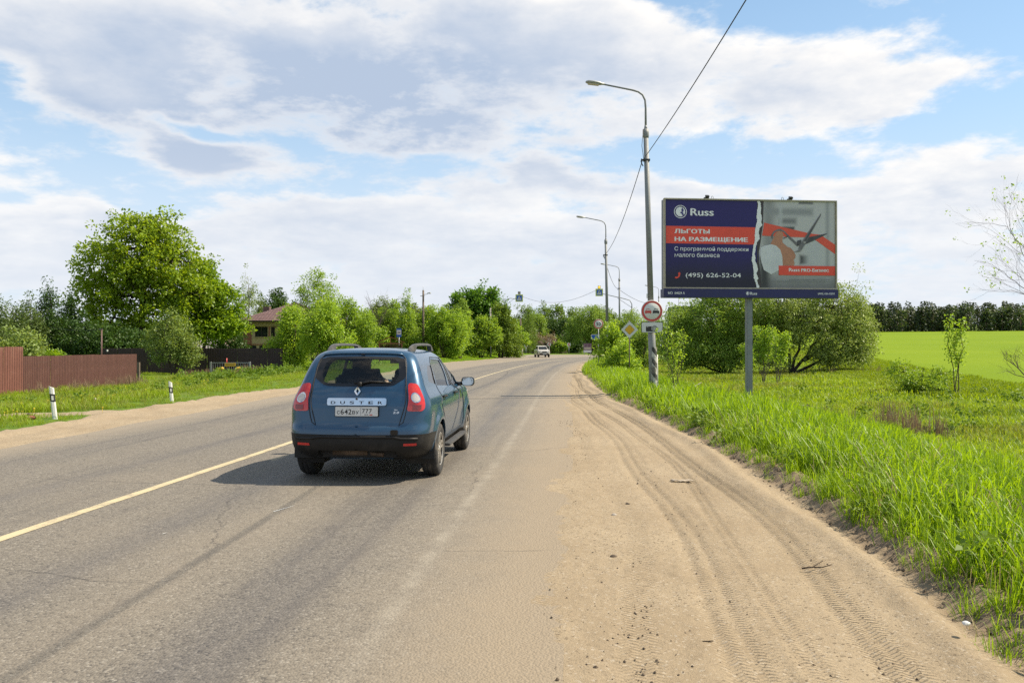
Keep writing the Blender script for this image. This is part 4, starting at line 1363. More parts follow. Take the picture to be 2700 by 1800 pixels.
def glass_mat(name, tint, rough=0.0, refl=1.0):
    m, g = new_mat(name)
    out = g.n('ShaderNodeOutputMaterial')
    tr = g.n('ShaderNodeBsdfTransparent'); g.put(tr.inputs[0], tint)
    gl = g.n('ShaderNodeBsdfGlossy'); gl.inputs['Roughness'].default_value = rough
    fr = g.n('ShaderNodeFresnel'); fr.inputs[0].default_value = 1.5
    mx = g.n('ShaderNodeMixShader')
    geo = g.n('ShaderNodeNewGeometry')
    g.put(mx.inputs[0], g.math('MULTIPLY', g.math('MULTIPLY', fr.outputs[0], refl), g.math('SUBTRACT', 1.0, geo.outputs['Backfacing'])))
    g.t.links.new(tr.outputs[0], mx.inputs[1]); g.t.links.new(gl.outputs[0], mx.inputs[2])
    g.t.links.new(mx.outputs[0], out.inputs[0])
    return m


M['blue'] = car_paint('blue_metallic_paint', (0.012, 0.060, 0.122))
M['white_car'] = car_paint('cream_white_paint', (0.62, 0.58, 0.50))
M['black_plastic'] = plain('black_plastic', (0.014, 0.0135, 0.013), 0.55, vary=.3, spec=.3, dirt=.2, dirt_col=(.07, .06, .05))
M['underbody'] = plain('underbody_black', (0.012, 0.011, 0.010), 0.8, vary=.4, dirt=.4, dirt_col=(.05, .045, .04))
M['frit'] = plain('black_glass_border', (0.010, 0.010, 0.011), 0.08, vary=.1)
M['car_glass'] = glass_mat('tinted_window', (0.74, 0.80, 0.76))
M['clear_glass'] = glass_mat('clear_window', (0.86, 0.92, 0.88))
M['dark_glass'] = glass_mat('dark_side_window', (0.26, 0.29, 0.28), refl=.75)
M['red_lens'] = plain('red_lens', (0.52, 0.018, 0.014), 0.12, vary=.12, scale=30, coat=.8)
M['dark_red_lens'] = plain('dark_red_lens', (0.20, 0.015, 0.015), 0.2, vary=.2, scale=30, coat=.6)
M['white_lens'] = plain('white_lens', (0.55, 0.50, 0.46), 0.15, vary=.2, scale=40, coat=.8)
M['chrome'] = plain('chrome', (0.62, 0.64, 0.67), 0.10, 1.0, vary=.1)
M['rail_grey'] = plain('grey_plastic', (0.060, 0.058, 0.056), 0.45, vary=.15, dirt=.3, dirt_col=(.2, .18, .15))
M['tyre'] = plain('tyre_rubber', (0.026, 0.025, 0.024), 0.85, vary=.3, scale=9, dirt=.75, dirt_col=(.13, .11, .085), bump=.004)
M['alloy'] = plain('alloy_rim', (0.44, 0.42, 0.39), 0.35, 0.7, vary=.2, dirt=.7, dirt_col=(.20, .17, .13))
M['plate_white'] = plain('plate_white', (0.62, 0.61, 0.58), 0.45, vary=.06, dirt=.3, dirt_col=(.35, .32, .27))
M['ink'] = plain('black_ink', (0.018, 0.018, 0.020), 0.5)
M['cloth_dark'] = plain('dark_seat_cloth', (0.030, 0.030, 0.032), 0.9, vary=.2)
M['skin'] = plain('skin', (0.42, 0.26, 0.19), 0.6, vary=.08)
M['rusty'] = plain('rusty_steel', (0.12, 0.085, 0.06), 0.7, .5, vary=.4)


def text_mesh(s, w, h, bold=0.0, shear=0.0):
    """lettering as flat outlines, fitted into a w x h box, lower left corner at the origin; bold type from close copies"""
    heavy = bold > .02
    if heavy:
        k = bold * .55 * h; bold = 0.0; w -= 2 * k
    c = bpy.data.curves.new('lettering', 'FONT')
    c.body = s; c.size = 1.0; c.fill_mode = 'BOTH'; c.dimensions = '2D'
    c.offset = bold; c.resolution_u = 3; c.shear = shear
    o = bpy.data.objects.new('lettering', c)
    COL.objects.link(o)
    dg = bpy.context.evaluated_depsgraph_get(); dg.update()
    me = bpy.data.meshes.new_from_object(o.evaluated_get(dg))
    bpy.data.objects.remove(o)
    co = np.empty(len(me.vertices) * 3, np.float32); me.vertices.foreach_get('co', co); co = co.reshape(-1, 3)
    lo = co.min(0); hi = co.max(0)
    co[:, 0] = (co[:, 0] - lo[0]) / (hi[0] - lo[0]) * w
    co[:, 1] = (co[:, 1] - lo[1]) / (hi[1] - lo[1]) * h
    co[:, 2] = 0
    me.vertices.foreach_set('co', co.ravel())
    me.update()
    if heavy:
        bm = bmesh.new()
        for i, (dx, dz) in enumerate(((0, 0), (k, .25 * k), (2 * k, 0), (k, -.25 * k))):
            me.transform(Matrix.Translation((dx, dz, .0008 * (i > 0)))); bm.from_mesh(me); me.transform(Matrix.Translation((-dx, -dz, 0)))
        bm.to_mesh(me); bm.free()
    return me


def lettering(s, w, h, mat, parent, loc, rot=(R(90), 0, 0), bold=0.0, name='lettering', shear=0.0):
    me = text_mesh(s, w, h, bold, shear)
    me.materials.clear(); me.materials.append(mat)
    me.name = name
    return link(name, me, parent, loc, rot)


def sheet(poly, y, mat, name, parent, holes=None):
    """a flat printed shape in the local XZ plane, facing -Y"""
    me = bpy.data.meshes.new(name)
    if holes is None:
        me.from_pydata([(a, y, b) for a, b in poly], [], [list(range(len(poly)))])
    else:
        n = len(poly)
        me.from_pydata([(a, y, b) for a, b in poly] + [(a, y, b) for a, b in holes], [], [[k, (k + 1) % n, n + (k + 1) % n, n + k] for k in range(n)])
    bm = bmesh.new(); bm.from_mesh(me)
    bmesh.ops.triangulate(bm, faces=[f for f in bm.faces if len(f.verts) > 4])
    bmesh.ops.recalc_face_normals(bm, faces=bm.faces)
    bm.to_mesh(me); bm.free()
    me.materials.append(mat)
    return link(name, me, parent)


def disc(r, n=40, cx=0.0, cz=0.0, a0=0.0, a1=2 * math.pi):
    full = abs(a1 - a0 - 2 * math.pi) < 1e-6
    k = n if full else n + 1
    return [(cx + r * math.cos(a0 + (a1 - a0) * i / n), cz + r * math.sin(a0 + (a1 - a0) * i / n)) for i in range(k)]


def rrect(x0, z0, x1, z1, r, n=5):
    o = []
    for cx, cz, a in ((x1 - r, z1 - r, 0), (x0 + r, z1 - r, 90), (x0 + r, z0 + r, 180), (x1 - r, z0 + r, 270)):
        o += [(cx + r * math.cos(R(a + 90 * i / n)), cz + r * math.sin(R(a + 90 * i / n))) for i in range(n + 1)]
    return o


def inside(px, py, poly):
    poly = np.asarray(poly); n = len(poly)
    c = np.zeros(len(px), bool)
    for i in range(n):
        x1, y1 = poly[i]; x2, y2 = poly[(i + 1) % n]
        if y1 == y2: continue
        c ^= ((y1 > py) != (y2 > py)) & (px < (x2 - x1) * (py - y1) / (y2 - y1) + x1)
    return c


class Shell:
    """car skin: horizontal rings stacked by height; the surface is addressed by (q, v):
    q runs from the middle of the tail round the right corner, along the side and round the nose; v is height, then roof"""
    Q = [0.0, 0.65, 0.95, 4.15, 4.45, 5.1]

    def __init__(self, tab, flares, W=None):
        t = np.array(tab, float)
        self.v0, self.v1 = t[0, 0], t[-1, 0]
        self.z, self.w, self.r, self.f, self.rr, self.rf = [pchip(t[:, 0], t[:, k]) for k in range(1, 7)]
        self.flares = flares

    def xy(self, q, v):
        q = np.asarray(q, float); v = np.asarray(v, float)
        w, r, f = np.maximum(self.w(v), 0.0), self.r(v), self.f(v)
        rc = np.minimum(self.rr(v), w * .98); fc = np.minimum(self.rf(v), w * .98)
        bu = 0.055 * np.minimum(1, w / .6)          # the tail bulges a little
        Q = self.Q
        s1 = np.clip(q / Q[1], 0, 1); s2 = np.clip((q - Q[1]) / (Q[2] - Q[1]), 0, 1); s3 = np.clip((q - Q[2]) / (Q[3] - Q[2]), 0, 1)
        s4 = np.clip((q - Q[3]) / (Q[4] - Q[3]), 0, 1); s5 = np.clip((q - Q[4]) / (Q[5] - Q[4]), 0, 1)
        xr = s1 * (w - rc); yr = r + bu * (xr / np.maximum(w, .05)) ** 2
        be = r + bu * ((w - rc) / np.maximum(w, .05)) ** 2
        a = s2 * math.pi / 2
        y0 = be + rc; y1 = f - 0.10 - fc
        y1 = np.maximum(y1, y0 + .02)
        x = np.where(q <= Q[1], xr, np.where(q <= Q[2], w - rc + rc * np.sin(a), np.where(q <= Q[3], w, np.where(q <= Q[4], w - fc + fc * np.cos(s4 * math.pi / 2), (1 - s5) * (w - fc)))))
        y = np.where(q <= Q[1], yr, np.where(q <= Q[2], be + rc * (1 - np.cos(a)), np.where(q <= Q[3], y0 + s3 * (y1 - y0), np.where(q <= Q[4], y1 + fc * np.sin(s4 * math.pi / 2), y1 + fc + 0.10 * (1 - (1 - s5) ** 2)))))
        z = self.z(v)
        x = x * (1 - 0.022 * ((y - 2.05) / 2.0) ** 2)
        for (fy, fz, fr, amt) in self.flares:
            d = np.hypot(y - fy, (z - fz))
            b = np.exp(-((d - fr) / .085) ** 2) * (z < 1.05) + np.where(d < fr, 1.0, 0) * 0.0
            x = x + amt * b * sstep(q, Q[1] + .12, Q[2]) * (1 - sstep(q, Q[3], Q[4]))
        return x, y, z

    def rear(self, x, z):
        w = float(self.w(z)); rc = min(float(self.rr(z)), w * .98)
        return (x / (w - rc) * self.Q[1], z)

    def side(self, y, z):
        w = float(self.w(z)); rc = min(float(self.rr(z)), w * .98); fc = min(float(self.rf(z)), w * .98)
        be = float(self.r(z)) + 0.055 * min(1, w / .6) * ((w - rc) / w) ** 2
        y0 = be + rc; y1 = max(float(self.f(z)) - .10 - fc, y0 + .02)
        return (self.Q[2] + (y - y0) / (y1 - y0) * (self.Q[3] - self.Q[2]), z)

    def pos(self, q, v, off=0.0):
        x, y, z = self.xy(q, v)
        if np.any(off):
            e = 1e-3
            a = np.stack(self.xy(q + e, v), -1) - np.stack(self.xy(q - e, v), -1)
            b = np.stack(self.xy(q, np.minimum(v + e, self.v1)), -1) - np.stack(self.xy(q, v - e), -1)
            n = np.cross(a, b); n /= np.linalg.norm(n, axis=-1)[..., None] + 1e-12
            p = np.stack([x, y, z], -1) + n * np.asarray(off)[..., None]
            return p
        return np.stack([x, y, z], -1)


def dense(poly, step=.035, closed=True):
    o = []
    n = len(poly)
    for i in range(n if closed else n - 1):
        a = np.array(poly[i], float); b = np.array(poly[(i + 1) % n], float)
        k = max(1, int(np.linalg.norm(b - a) / step))
        for j in range(k):
            o.append(tuple(a + (b - a) * j / k))
    return o


def rounded(poly, r=.04, n=4):
    """round the corners of an outline"""
    o = []
    m = len(poly)
    for i in range(m):
        p = np.array(poly[i], float); a = np.array(poly[i - 1], float) - p; b = np.array(poly[(i + 1) % m], float) - p
        la, lb = np.linalg.norm(a), np.linalg.norm(b)
        rr = min(r, la * .45, lb * .45)
        p0 = p + a / la * rr; p1 = p + b / lb * rr
        for k in range(n + 1):
            t = k / n
            o.append(tuple((1 - t) ** 2 * p0 + 2 * t * (1 - t) * p + t * t * p1))
    return o


def shell_parts(sh, regions, step=.042):
    """split the skin along the outlines; returns {name: (verts, tris)} for the right half, in (q, v)"""
    Qm = sh.Q[-1]
    border = dense([(0, sh.v0), (Qm, sh.v0), (Qm, sh.v1), (0, sh.v1)], step)
    pts = list(border); edges = [(i, (i + 1) % len(border)) for i in range(len(border))]
    for nm, poly, *_ in regions:
        pl = [(min(max(a, 0), Qm), min(max(b, sh.v0), sh.v1)) for a, b in dense(poly, .03)]
        b0 = len(pts); pts += pl
        edges += [(b0 + i, b0 + (i + 1) % len(pl)) for i in range(len(pl))]
    gq = np.arange(step / 2, Qm, step); gv = np.arange(sh.v0 + step / 2, sh.v1, step * .8)
    G = np.array([(q + (step / 2 if j % 2 else 0), v) for j, v in enumerate(gv) for q in gq])
    ex = np.array(pts)
    near = np.zeros(len(G), bool)
    for i in range(0, len(G), 500):
        d = np.linalg.norm(G[i:i + 500, None, :] - ex[None], axis=2).min(1)
        near[i:i + 500] = d < .013
    G = G[~near]
    allp = [Vector(p) for p in pts] + [Vector(p) for p in G]
    ov, oe, of, *_ = delaunay_2d_cdt(allp, edges, [], 0, 1e-5)
    V = np.array([tuple(p) for p in ov]); T = np.array([f for f in of if len(f) == 3])
    c = V[T].mean(1)
    owner = np.zeros(len(T), int)
    for k, (nm, poly, *_) in enumerate(regions):
        owner[inside(c[:, 0], c[:, 1], poly)] = k + 1
    return V, T, owner


def half_mesh(sh, V, T, off=0.0, flange=0.025, mirror=False, both=False):
    """skin piece with an inward flange round its edge; smooth normals from the surface itself"""
    used = np.unique(T); re = -np.ones(len(V), int); re[used] = np.arange(len(used))
    q = V[used]; t = re[T]
    p = sh.pos(q[:, 0], q[:, 1], np.full(len(q), off) if off else 0.0)
    # orientation: outward
    e = np.concatenate([t[:, [0, 1]], t[:, [1, 2]], t[:, [2, 0]]])
    key = {}
    for a, b in e: key[(a, b)] = key.get((a, b), 0) + 1
    rim = [(a, b) for (a, b) in key if (b, a) not in key]
    Qm = sh.Q[-1]
    rim = [(a, b) for a, b in rim if not ((q[a, 0] < 1e-5 and q[b, 0] < 1e-5) or (q[a, 0] > Qm - 1e-5 and q[b, 0] > Qm - 1e-5) or (q[a, 1] > sh.v1 - 1e-5 and q[b, 1] > sh.v1 - 1e-5))]
    pin = sh.pos(q[:, 0], q[:, 1], np.full(len(q), off - flange))
    base = len(p)
    fv = []; fq = []
    for a, b in rim:
        i = base + len(fv)
        fv += [p[b], p[a], pin[a], pin[b]]; fq.append((i, i + 1, i + 2, i + 3))
    P = np.concatenate([p, np.array(fv).reshape(-1, 3)]) if fv else p
    return P, t, np.array(fq, int).reshape(-1, 4)


def skin_object(name, pieces, mat, parent):
    """pieces: (P, tris, quads, mirror)"""
    V = []; T = []; Q = []; n = 0
    for P, t, f, mir in pieces:
        P = P.copy()
        if mir:
            P[:, 0] *= -1; t = t[:, ::-1]; f = f[:, ::-1]
        V.append(P); T.append(t + n); Q.append(f + n); n += len(P)
    V = np.concatenate(V); T = np.concatenate(T); Q = np.concatenate(Q)
    me = np_mesh(name, V, [T, Q] if len(Q) else [T], [mat], True)
    bm = bmesh.new(); bm.from_mesh(me)
    seam = [v for v in bm.verts if abs(v.co.x) < 1e-5]
    bmesh.ops.remove_doubles(bm, verts=seam, dist=2e-4)
    bm.to_mesh(me); bm.free()
    return link(name, me, parent)


def make_wheel(parent, loc, side, r=.335, w=.215, spokes=5):
    """wheel lying along X; side +1 faces +X"""
    wh = bpy.data.objects.new('wheel', None); wh.empty_display_size = .2
    COL.objects.link(wh); wh.parent = parent; wh.location = loc
    if side < 0: wh.rotation_euler = (0, 0, math.pi)
    b = MB()
    prof = [(.205, -w / 2 + .02), (.225, -w / 2 + .005), (r * .86, -w / 2), (r * .95, -w / 2 + .012), (r * .985, -w / 2 + .03), (r, -w / 2 + .05),
            (r, -.035), (r - .008, -.031), (r - .008, -.025), (r, -.021), (r, .021), (r - .008, .025), (r - .008, .031), (r, .035), (r, w / 2 - .05), (r * .985, w / 2 - .03), (r * .95, w / 2 - .012), (r * .86, w / 2), (.225, w / 2 - .005), (.205, w / 2 - .02)]
    b.lathe(prof, 48, 'X')
    b.build('tyre', M['tyre'], wh)
    b = MB()
    b.lathe([(.16, -w / 2 + .03), (.208, -w / 2 + .018), (.200, 0), (.200, w / 2 - .05), (.214, w / 2 - .012), (.206, w / 2 - .006), (.196, w / 2 - .016)], 40, 'X')
    b.lathe([(.001, w / 2 - .012), (.03, w / 2 - .014), (.048, w / 2 - .022), (.06, w / 2 - .05), (.06, 0)], 24, 'X')
    for k in range(spokes):
        a = 2 * math.pi * k / spokes + .3
        for s in (-1, 1):
            u = [(.045, .030), (.2, .052)]
            pts = []
            for rad, hw in ((.045, .018), (.205, .026)):
                for ww in (-1, 1):
                    an = a + s * (.30 if rad < .1 else .17) + ww * hw / rad * .6
                    pts.append((rad * math.cos(an), rad * math.sin(an)))
            (y0, z0), (y1, z1), (y2, z2), (y3, z3) = pts
            xo, xi = w / 2 - .016, w / 2 - .045
            b.add([(xo - .006, y0, z0), (xo - .006, y1, z1), (xo, y3, z3), (xo, y2, z2), (xi, y0, z0), (xi, y1, z1), (xi, y3, z3), (xi, y2, z2)],
                  [(0, 1, 2, 3), (4, 7, 6, 5), (0, 4, 5, 1), (1, 5, 6, 2), (2, 6, 7, 3), (3, 7, 4, 0)])
    b.build('rim', M['alloy'], wh)
    b = MB(); b.lathe([(.001, .01), (.196, .01), (.196, -.02), (.001, -.02)], 32, 'X')
    b.build('brake_disc', M['underbody'], wh)
    return wh


DUST = [  # v, z, half width, tail y, nose y, tail corner, nose corner
    (.27, .27, .66, .26, 3.95, .20, .4), (.33, .33, .78, .11, 4.10, .22, .4), (.40, .40, .845, .035, 4.2, .23, .4), (.50, .50, .868, .0, 4.27, .23, .42),
    (.60, .60, .878, .0, 4.30, .23, .42), (.665, .665, .884, .012, 4.30, .23, .42), (.70, .70, .888, .040, 4.29, .22, .42), (.80, .80, .890, .055, 4.25, .21, .42),
    (.93, .93, .880, .070, 4.18, .19, .42), (1.01, 1.00, .862, .085, 4.05, .18, .40), (1.07, 1.06, .836, .100, 3.55, .17, .36), (1.12, 1.12, .806, .118, 3.20, .16, .25),
    (1.20, 1.20, .775, .150, 3.02, .15, .18), (1.31, 1.31, .738, .205, 2.78, .145, .18), (1.42, 1.42, .695, .268, 2.54, .14, .18), (1.50, 1.50, .655, .320, 2.36, .14, .18),
    (1.555, 1.550, .612, .362, 2.20, .14, .2), (1.60, 1.588, .545, .400, 2.04, .16, .22), (1.66, 1.612, .42, .52, 1.85, .2, .24), (1.74, 1.628, .22, .78, 1.6, .15, .15), (1.80, 1.632, .002, 1.0, 1.4, .001, .001)]


def build_blue_car():
    ax_r, ax_f = (0.82, .335), (3.49, .335)
    sh = Shell(DUST, [(ax_r[0], ax_r[1], .40, .040), (ax_f[0], ax_f[1], .40, .040)])
    rear, side = sh.rear, sh.side
    Qm = sh.Q[-1]

    def R_(pts): return [rear(x, z) for x, z in pts]
    def S_(pts): return [side(y, z) for y, z in pts]

    def arch(y0, z0, rad, n=26):
        return [side(y0 + rad * math.cos(a), max(z0 + rad * math.sin(a), .271)) for a in np.linspace(math.pi * 1.13, -math.pi * .13, n)]
    tail_r = [(0, 1.555), (.50, 1.545), (.545, 1.50), (.575, 1.30), (.590, 1.18), (.592, .80), (.572, .735), (.52, .70), (0, .69)]
    win_o = [(0, 1.530), (.44, 1.522), (.535, 1.495), (.570, 1.29), (.555, 1.255), (.44, 1.180), (.38, 1.168), (0, 1.162)]
    win_i = [(0, 1.500), (.40, 1.492), (.462, 1.45), (.485, 1.29), (.455, 1.225), (.40, 1.205), (0, 1.200)]
    light = [rear(.612, 1.205), rear(.612, .868), (0.755, .868), (.795, .90), (.805, .99), (.800, 1.12), (.775, 1.19)]
    gq = lambda pts, r: rounded(S_(pts), r)
    rdw = [(1.13, 1.135), (1.98, 1.10), (1.98, 1.455), (1.38, 1.480), (1.22, 1.43)]
    fdw = [(2.05, 1.098), (2.90, 1.085), (2.52, 1.33), (2.24, 1.452), (2.05, 1.455)]
    qtw = [(.66, 1.20), (1.06, 1.15), (1.10, 1.24), (1.16, 1.40), (.92, 1.395), (.74, 1.31)]
    rdoor = [(1.02, .90), (1.06, 1.10), (1.09, 1.24), (1.19, 1.44), (1.36, 1.505), (2.01, 1.490), (2.01, .43), (1.42, .43), (1.30, .62), (1.17, .74)]
    fdoor = [(2.022, .43), (2.022, 1.490), (2.26, 1.485), (2.56, 1.35), (2.98, 1.07), (3.02, .95), (3.02, .43)]
    low = [(0, .271), (0, .590), (.40, .592), (.62, .596), (.92, .600)] + S_([(.47, .600), (.47, .271)])
    sill = S_([(1.22, .271), (1.20, .40), (3.10, .40), (3.10, .271)])
    fbump = S_([(3.90, .271), (3.90, .52)]) + [(4.3, .50), (Qm, .50), (Qm, .271)]
    shield = [(4.20, 1.13), (4.47, 1.13), (Qm, 1.13), (Qm, 1.53), (4.47, 1.52), (4.23, 1.47)]
    grille = [(4.62, .74), (Qm, .74), (Qm, .92), (4.62, .90)]
    hlamp = [(4.16, .76), (4.50, .74), (4.50, .93), (4.25, .97), (4.10, .93)]
    regions = [('tailgate', R_(tail_r)), ('rear_window', R_(win_o)), ('pane', R_(win_i)), ('bumper', low), ('front_bumper', fbump), ('sill_cladding', sill),
               ('tail_light', rounded(light, .04)), ('rear_door', S_(rdoor)), ('front_door', S_(fdoor)),
               ('rear_door_window', gq(rdw, .05)), ('front_door_window', gq(fdw, .05)), ('quarter_window', gq(qtw, .04)),
               ('windscreen', shield), ('grille', grille), ('headlight', hlamp), ('under_opening', [(0, .2705), (0, .40), (.50, .40), (.545, .37), (.575, .30), (.58, .2705)]), ('arch_rear', arch(*ax_r, .385)), ('arch_front', arch(*ax_f, .385))]
    names = [r[0] for r in regions]
    V, T, own = shell_parts(sh, regions)
    # outward winding for the right half
    tri = T[0]
    a, b, c = [sh.pos(V[i:i + 1, 0], V[i:i + 1, 1])[0] for i in tri]
    nn = np.cross(b - a, c - a)
    cen = (a + b + c) / 3 - np.array([0, 2.1, .9])
    if np.dot(nn, cen) < 0:
        T = T[:, ::-1]

    x0, y0 = -1.872, 9.90
    car = empty('blue_car', 'dusty dark blue off road estate car seen from behind, driving in the right lane', 'car', (x0, y0, 0.0), R(-4.3))

    def piece(nm, off=0.0, fl=.022):
        k = 0 if nm == 'body' else names.index(nm) + 1
        return half_mesh(sh, V, T[own == k], off, fl)

    def whole(nm, out, mat, off=0.0, parent=car, fl=.022):
        P, t, f = piece(nm, off, fl)
        return skin_object(out, [(P, t, f, False), (P, t, f, True)], mat, parent)

    def sides(nm, out, mat, off=0.0, parents=(car, car), fl=.022, label=None):
        P, t, f = piece(nm, off, fl)
        return [skin_object(out, [(P, t, f, mir)], mat, pr) for mir, pr in ((False, parents[0]), (True, parents[1]))]

    whole('body', 'body', M['blue'], 0, fl=.03)
    tg = whole('tailgate', 'tailgate', M['blue'], -.004, fl=.03)
    rw = whole('rear_window', 'rear_window', M['frit'], -.001, tg)
    whole('pane', 'pane', M['car_glass'], -.002, rw, fl=.004)
    bp = whole('bumper', 'bumper', M['black_plastic'], .004)
    whole('front_bumper', 'front_bumper', M['black_plastic'], .004)
    sides('sill_cladding', 'sill_cladding', M['black_plastic'], .008)
    tl = sides('tail_light', 'tail_light', M['red_lens'], .010)
    rd = sides('rear_door', 'rear_door', M['blue'], -.003)
    fd = sides('front_door', 'front_door', M['blue'], -.003)
    sides('rear_door_window', 'side_window', M['dark_glass'], -.010, rd, .006)
    sides('front_door_window', 'side_window', M['dark_glass'], -.010, fd, .006)
    sides('quarter_window', 'quarter_window', M['frit'], -.006)
    whole('windscreen', 'windscreen', M['clear_glass'], -.004, fl=.006)
    whole('grille', 'grille', M['black_plastic'], -.01)
    sides('headlight', 'headlight', M['white_lens'], .004)

    def on_rear(x, z, off=0.0):
        q, v = rear(abs(x), z)
        p = sh.pos(np.array([q]), np.array([v]), np.array([off + 1e-9]))[0]
        return Vector((math.copysign(p[0], x), p[1], p[2]))

    # dark tubes along the panel gaps, standing in for the shade inside them
    def gap(poly, nm, parents, rad=.0045, both=False):
        pts = [(min(max(a, 0), Qm), min(max(b, sh.v0), sh.v1)) for a, b in dense(poly, .05)]
        for s, par in ((1, parents[0]), (-1, parents[-1])):
            P = [sh.pos(np.array([q]), np.array([v]), np.array([.0005]))[0] for q, v in pts]
            run = [Vector((s * p[0], p[1], p[2])) for p, (q, v) in zip(P, pts) if q > 1e-4]
            b = MB(); b.tube(run if nm == 'tailgate_gap_shade' else run + [run[0]], rad, 5, cap=False)
            b.build(nm, M['ink'], par)
    gap(R_(tail_r)[1:-1], 'tailgate_gap_shade', (tg, tg), .0055)
    gap(S_(rdoor), 'door_gap_shade', rd); gap(S_(fdoor), 'door_gap_shade', fd)
    # lamp details in each cluster: round reversing lens and dark lower reflector
    for o, s in zip(tl, (1, -1)):
        def lens(poly, off, mat, nm):
            vs_ = []
            for q, v in poly:
                p = sh.pos(np.array([q]), np.array([v]), np.array([off]))[0]
                vs_.append((s * p[0], p[1], p[2]))
            c = np.mean(np.array(vs_), 0); c[1] -= .006
            me = bpy.data.meshes.new(nm); n = len(vs_)
            fs = [(i, (i + 1) % n, n) for i in range(n)]
            me.from_pydata(vs_ + [tuple(c)], [], fs if s > 0 else [f[::-1] for f in fs])
            me.polygons.foreach_set('use_smooth', [True] * n)
            me.materials.append(mat)
            link(nm, me, o)
        cq = .697
        lens([(cq + .060 * math.cos(a), 1.035 + .060 * math.sin(a)) for a in np.linspace(0, 2 * math.pi, 24, False)], .013, M['chrome'], 'lamp_ring')
        lens([(cq + .047 * math.cos(a), 1.035 + .047 * math.sin(a)) for a in np.linspace(0, 2 * math.pi, 24, False)], .017, M['white_lens'], 'reversing_lamp')
        lens(dense([(.645, .885), (.745, .885), (.75, .945), (.645, .945)], .012), .016, M['dark_red_lens'], 'reflector')

    # fog reflectors in the black bumper
    for s in (1, -1):
        P = [on_rear(s * x, z, .010) for x, z in ((.585, .462), (.72, .466), (.72, .494), (.585, .490))]
        b = MB(); b.add([p + Vector((0, -.004, 0)) for p in P] + [p + Vector((0, .02, 0)) for p in P], [(0, 1, 2, 3), (4, 5, 1, 0), (5, 6, 2, 1), (6, 7, 3, 2), (7, 4, 0, 3)])
        b.build('reflector', M['red_lens'], bp)
    # lower bumper lip and tow-eye cover
    b = MB(); b.tube([on_rear(x, .565 - .02 * (abs(x) > .55), .012) for x in np.linspace(-.74, .74, 17)], .016, 8)
    b.build('bumper_ridge', M['black_plastic'], bp)
    p = on_rear(.475, .622, .006)
    b = MB(); b.prism(rrect(-.045, -.030, .045, .030, .02), -.012, .01); b.build('tow_cover', M['frit'], bp, p, (0, 0, R(4)))

    # chrome strip with the model lettering, plate, badge
    b = MB(); b.prism(rrect(-.362, -.045, .362, .045, .022), -.022, .03)
    st = b.build('chrome_strip', M['chrome'], tg, (0, .062, .982), (R(-11), 0, 0), bevel=.006)
    x = -.31
    for ch, xx in zip('DUSTER', (-.315, -.200, -.085, .030, .145, .260)):
        lettering(ch, .058, .036, M['ink'], st, (xx, -.0235, -.030), bold=.02)
    b = MB(); b.prism(rrect(-.26, -.056, .26, .056, .008), -.010, .0)
    pl = b.build('number_plate', M['plate_white'], tg, (0, .046, .868), (R(-4), 0, 0))
    b = MB()
    b.prism(rrect(-.268, -.064, .268, .064, .012), .0005, .010); b.build('plate_frame', M['black_plastic'], pl)
    for s, xx, w, h, zz in (('С', -.238, .034, .044, -.034), ('6', -.194, .040, .064, -.036), ('4', -.147, .042, .064, -.036), ('2', -.100, .040, .064, -.036), ('В', -.050, .034, .044, -.034), ('У', -.008, .036, .044, -.034),
                          ('7', .070, .034, .052, -.020), ('7', .112, .034, .052, -.020), ('7', .154, .034, .052, -.020), ('RUS', .100, .046, .016, -.046)):
        lettering(s, w, h, M['ink'], pl, (xx, -.0115, zz), bold=.012)
    sheet([(.050, -.050), (.053, -.050), (.053, .050), (.050, .050)], -.0112, M['ink'], 'plate_line', pl)
    sheet([(.160, -.046), (.196, -.046), (.196, -.034), (.160, -.034)], -.0112, plain('flag_red', (.45, .05, .04)), 'plate_flag', pl)
    # badge: an upright diamond loop
    dia = [(0, .050), (.012, .044), (.038, .006), (.038, -.006), (.012, -.044), (0, -.050), (-.012, -.044), (-.038, -.006), (-.038, .006), (-.012, .044)]
    b = MB(); n = len(dia)
    ring = [(a, d, c * 1.0) for (a, c), d in [(p, -.016) for p in dia]]
    inn = [(a * .44, -.012, c * .50) for a, c in dia]
    bk = [(a, .012, c) for a, c in dia]
    ib = [(a * .44, .004, c * .50) for a, c in dia]
    b.add(ring + inn + bk + ib, [f for k in range(n) for f in ((k, (k + 1) % n, n + (k + 1) % n, n + k), (2 * n + k, 2 * n + (k + 1) % n, (k + 1) % n, k), (n + k, n + (k + 1) % n, 3 * n + (k + 1) % n, 3 * n + k))])
    b.build('badge', M['chrome'], tg, (0, .094, 1.108), (R(-8), 0, 0))
    lettering('2.0', .075, .026, M['chrome'], tg, (.435, .074, .842), (R(86), 0, R(4)), bold=.015, shear=.2)
    lettering('16v', .040, .016, M['chrome'], tg, (.452, .074, .880), (R(86), 0, R(4)), bold=.015)
    b = MB(); b.lathe([(.001, -.012), (.011, -.012), (.011, .01)], 12, 'Y'); b.build('tailgate_lock', M['ink'], tg, (0, .042, 1.02))
    # rear wiper and washer
    b = MB()
    base = on_rear(.02, 1.185, .02)
    b.lathe([(.001, -.03), (.022, -.028), (.03, -.01), (.03, .02)], 12, 'Y', base)
    pts = [on_rear(x, z, .024) for x, z in ((.03, 1.19), (.15, 1.215), (.30, 1.210))]
    b.tube(pts, [.012, .009, .006], 6)
    b.tube([on_rear(x, z, .012) for x, z in ((-.06, 1.200), (.10, 1.215), (.28, 1.212), (.40, 1.205))], .008, 6)
    b.build('wiper', M['black_plastic'], tg)
    b = MB(); b.box(tuple(on_rear(.0, 1.555, .006)), (.045, .03, .014)); b.build('washer_jet', M['ink'], car)
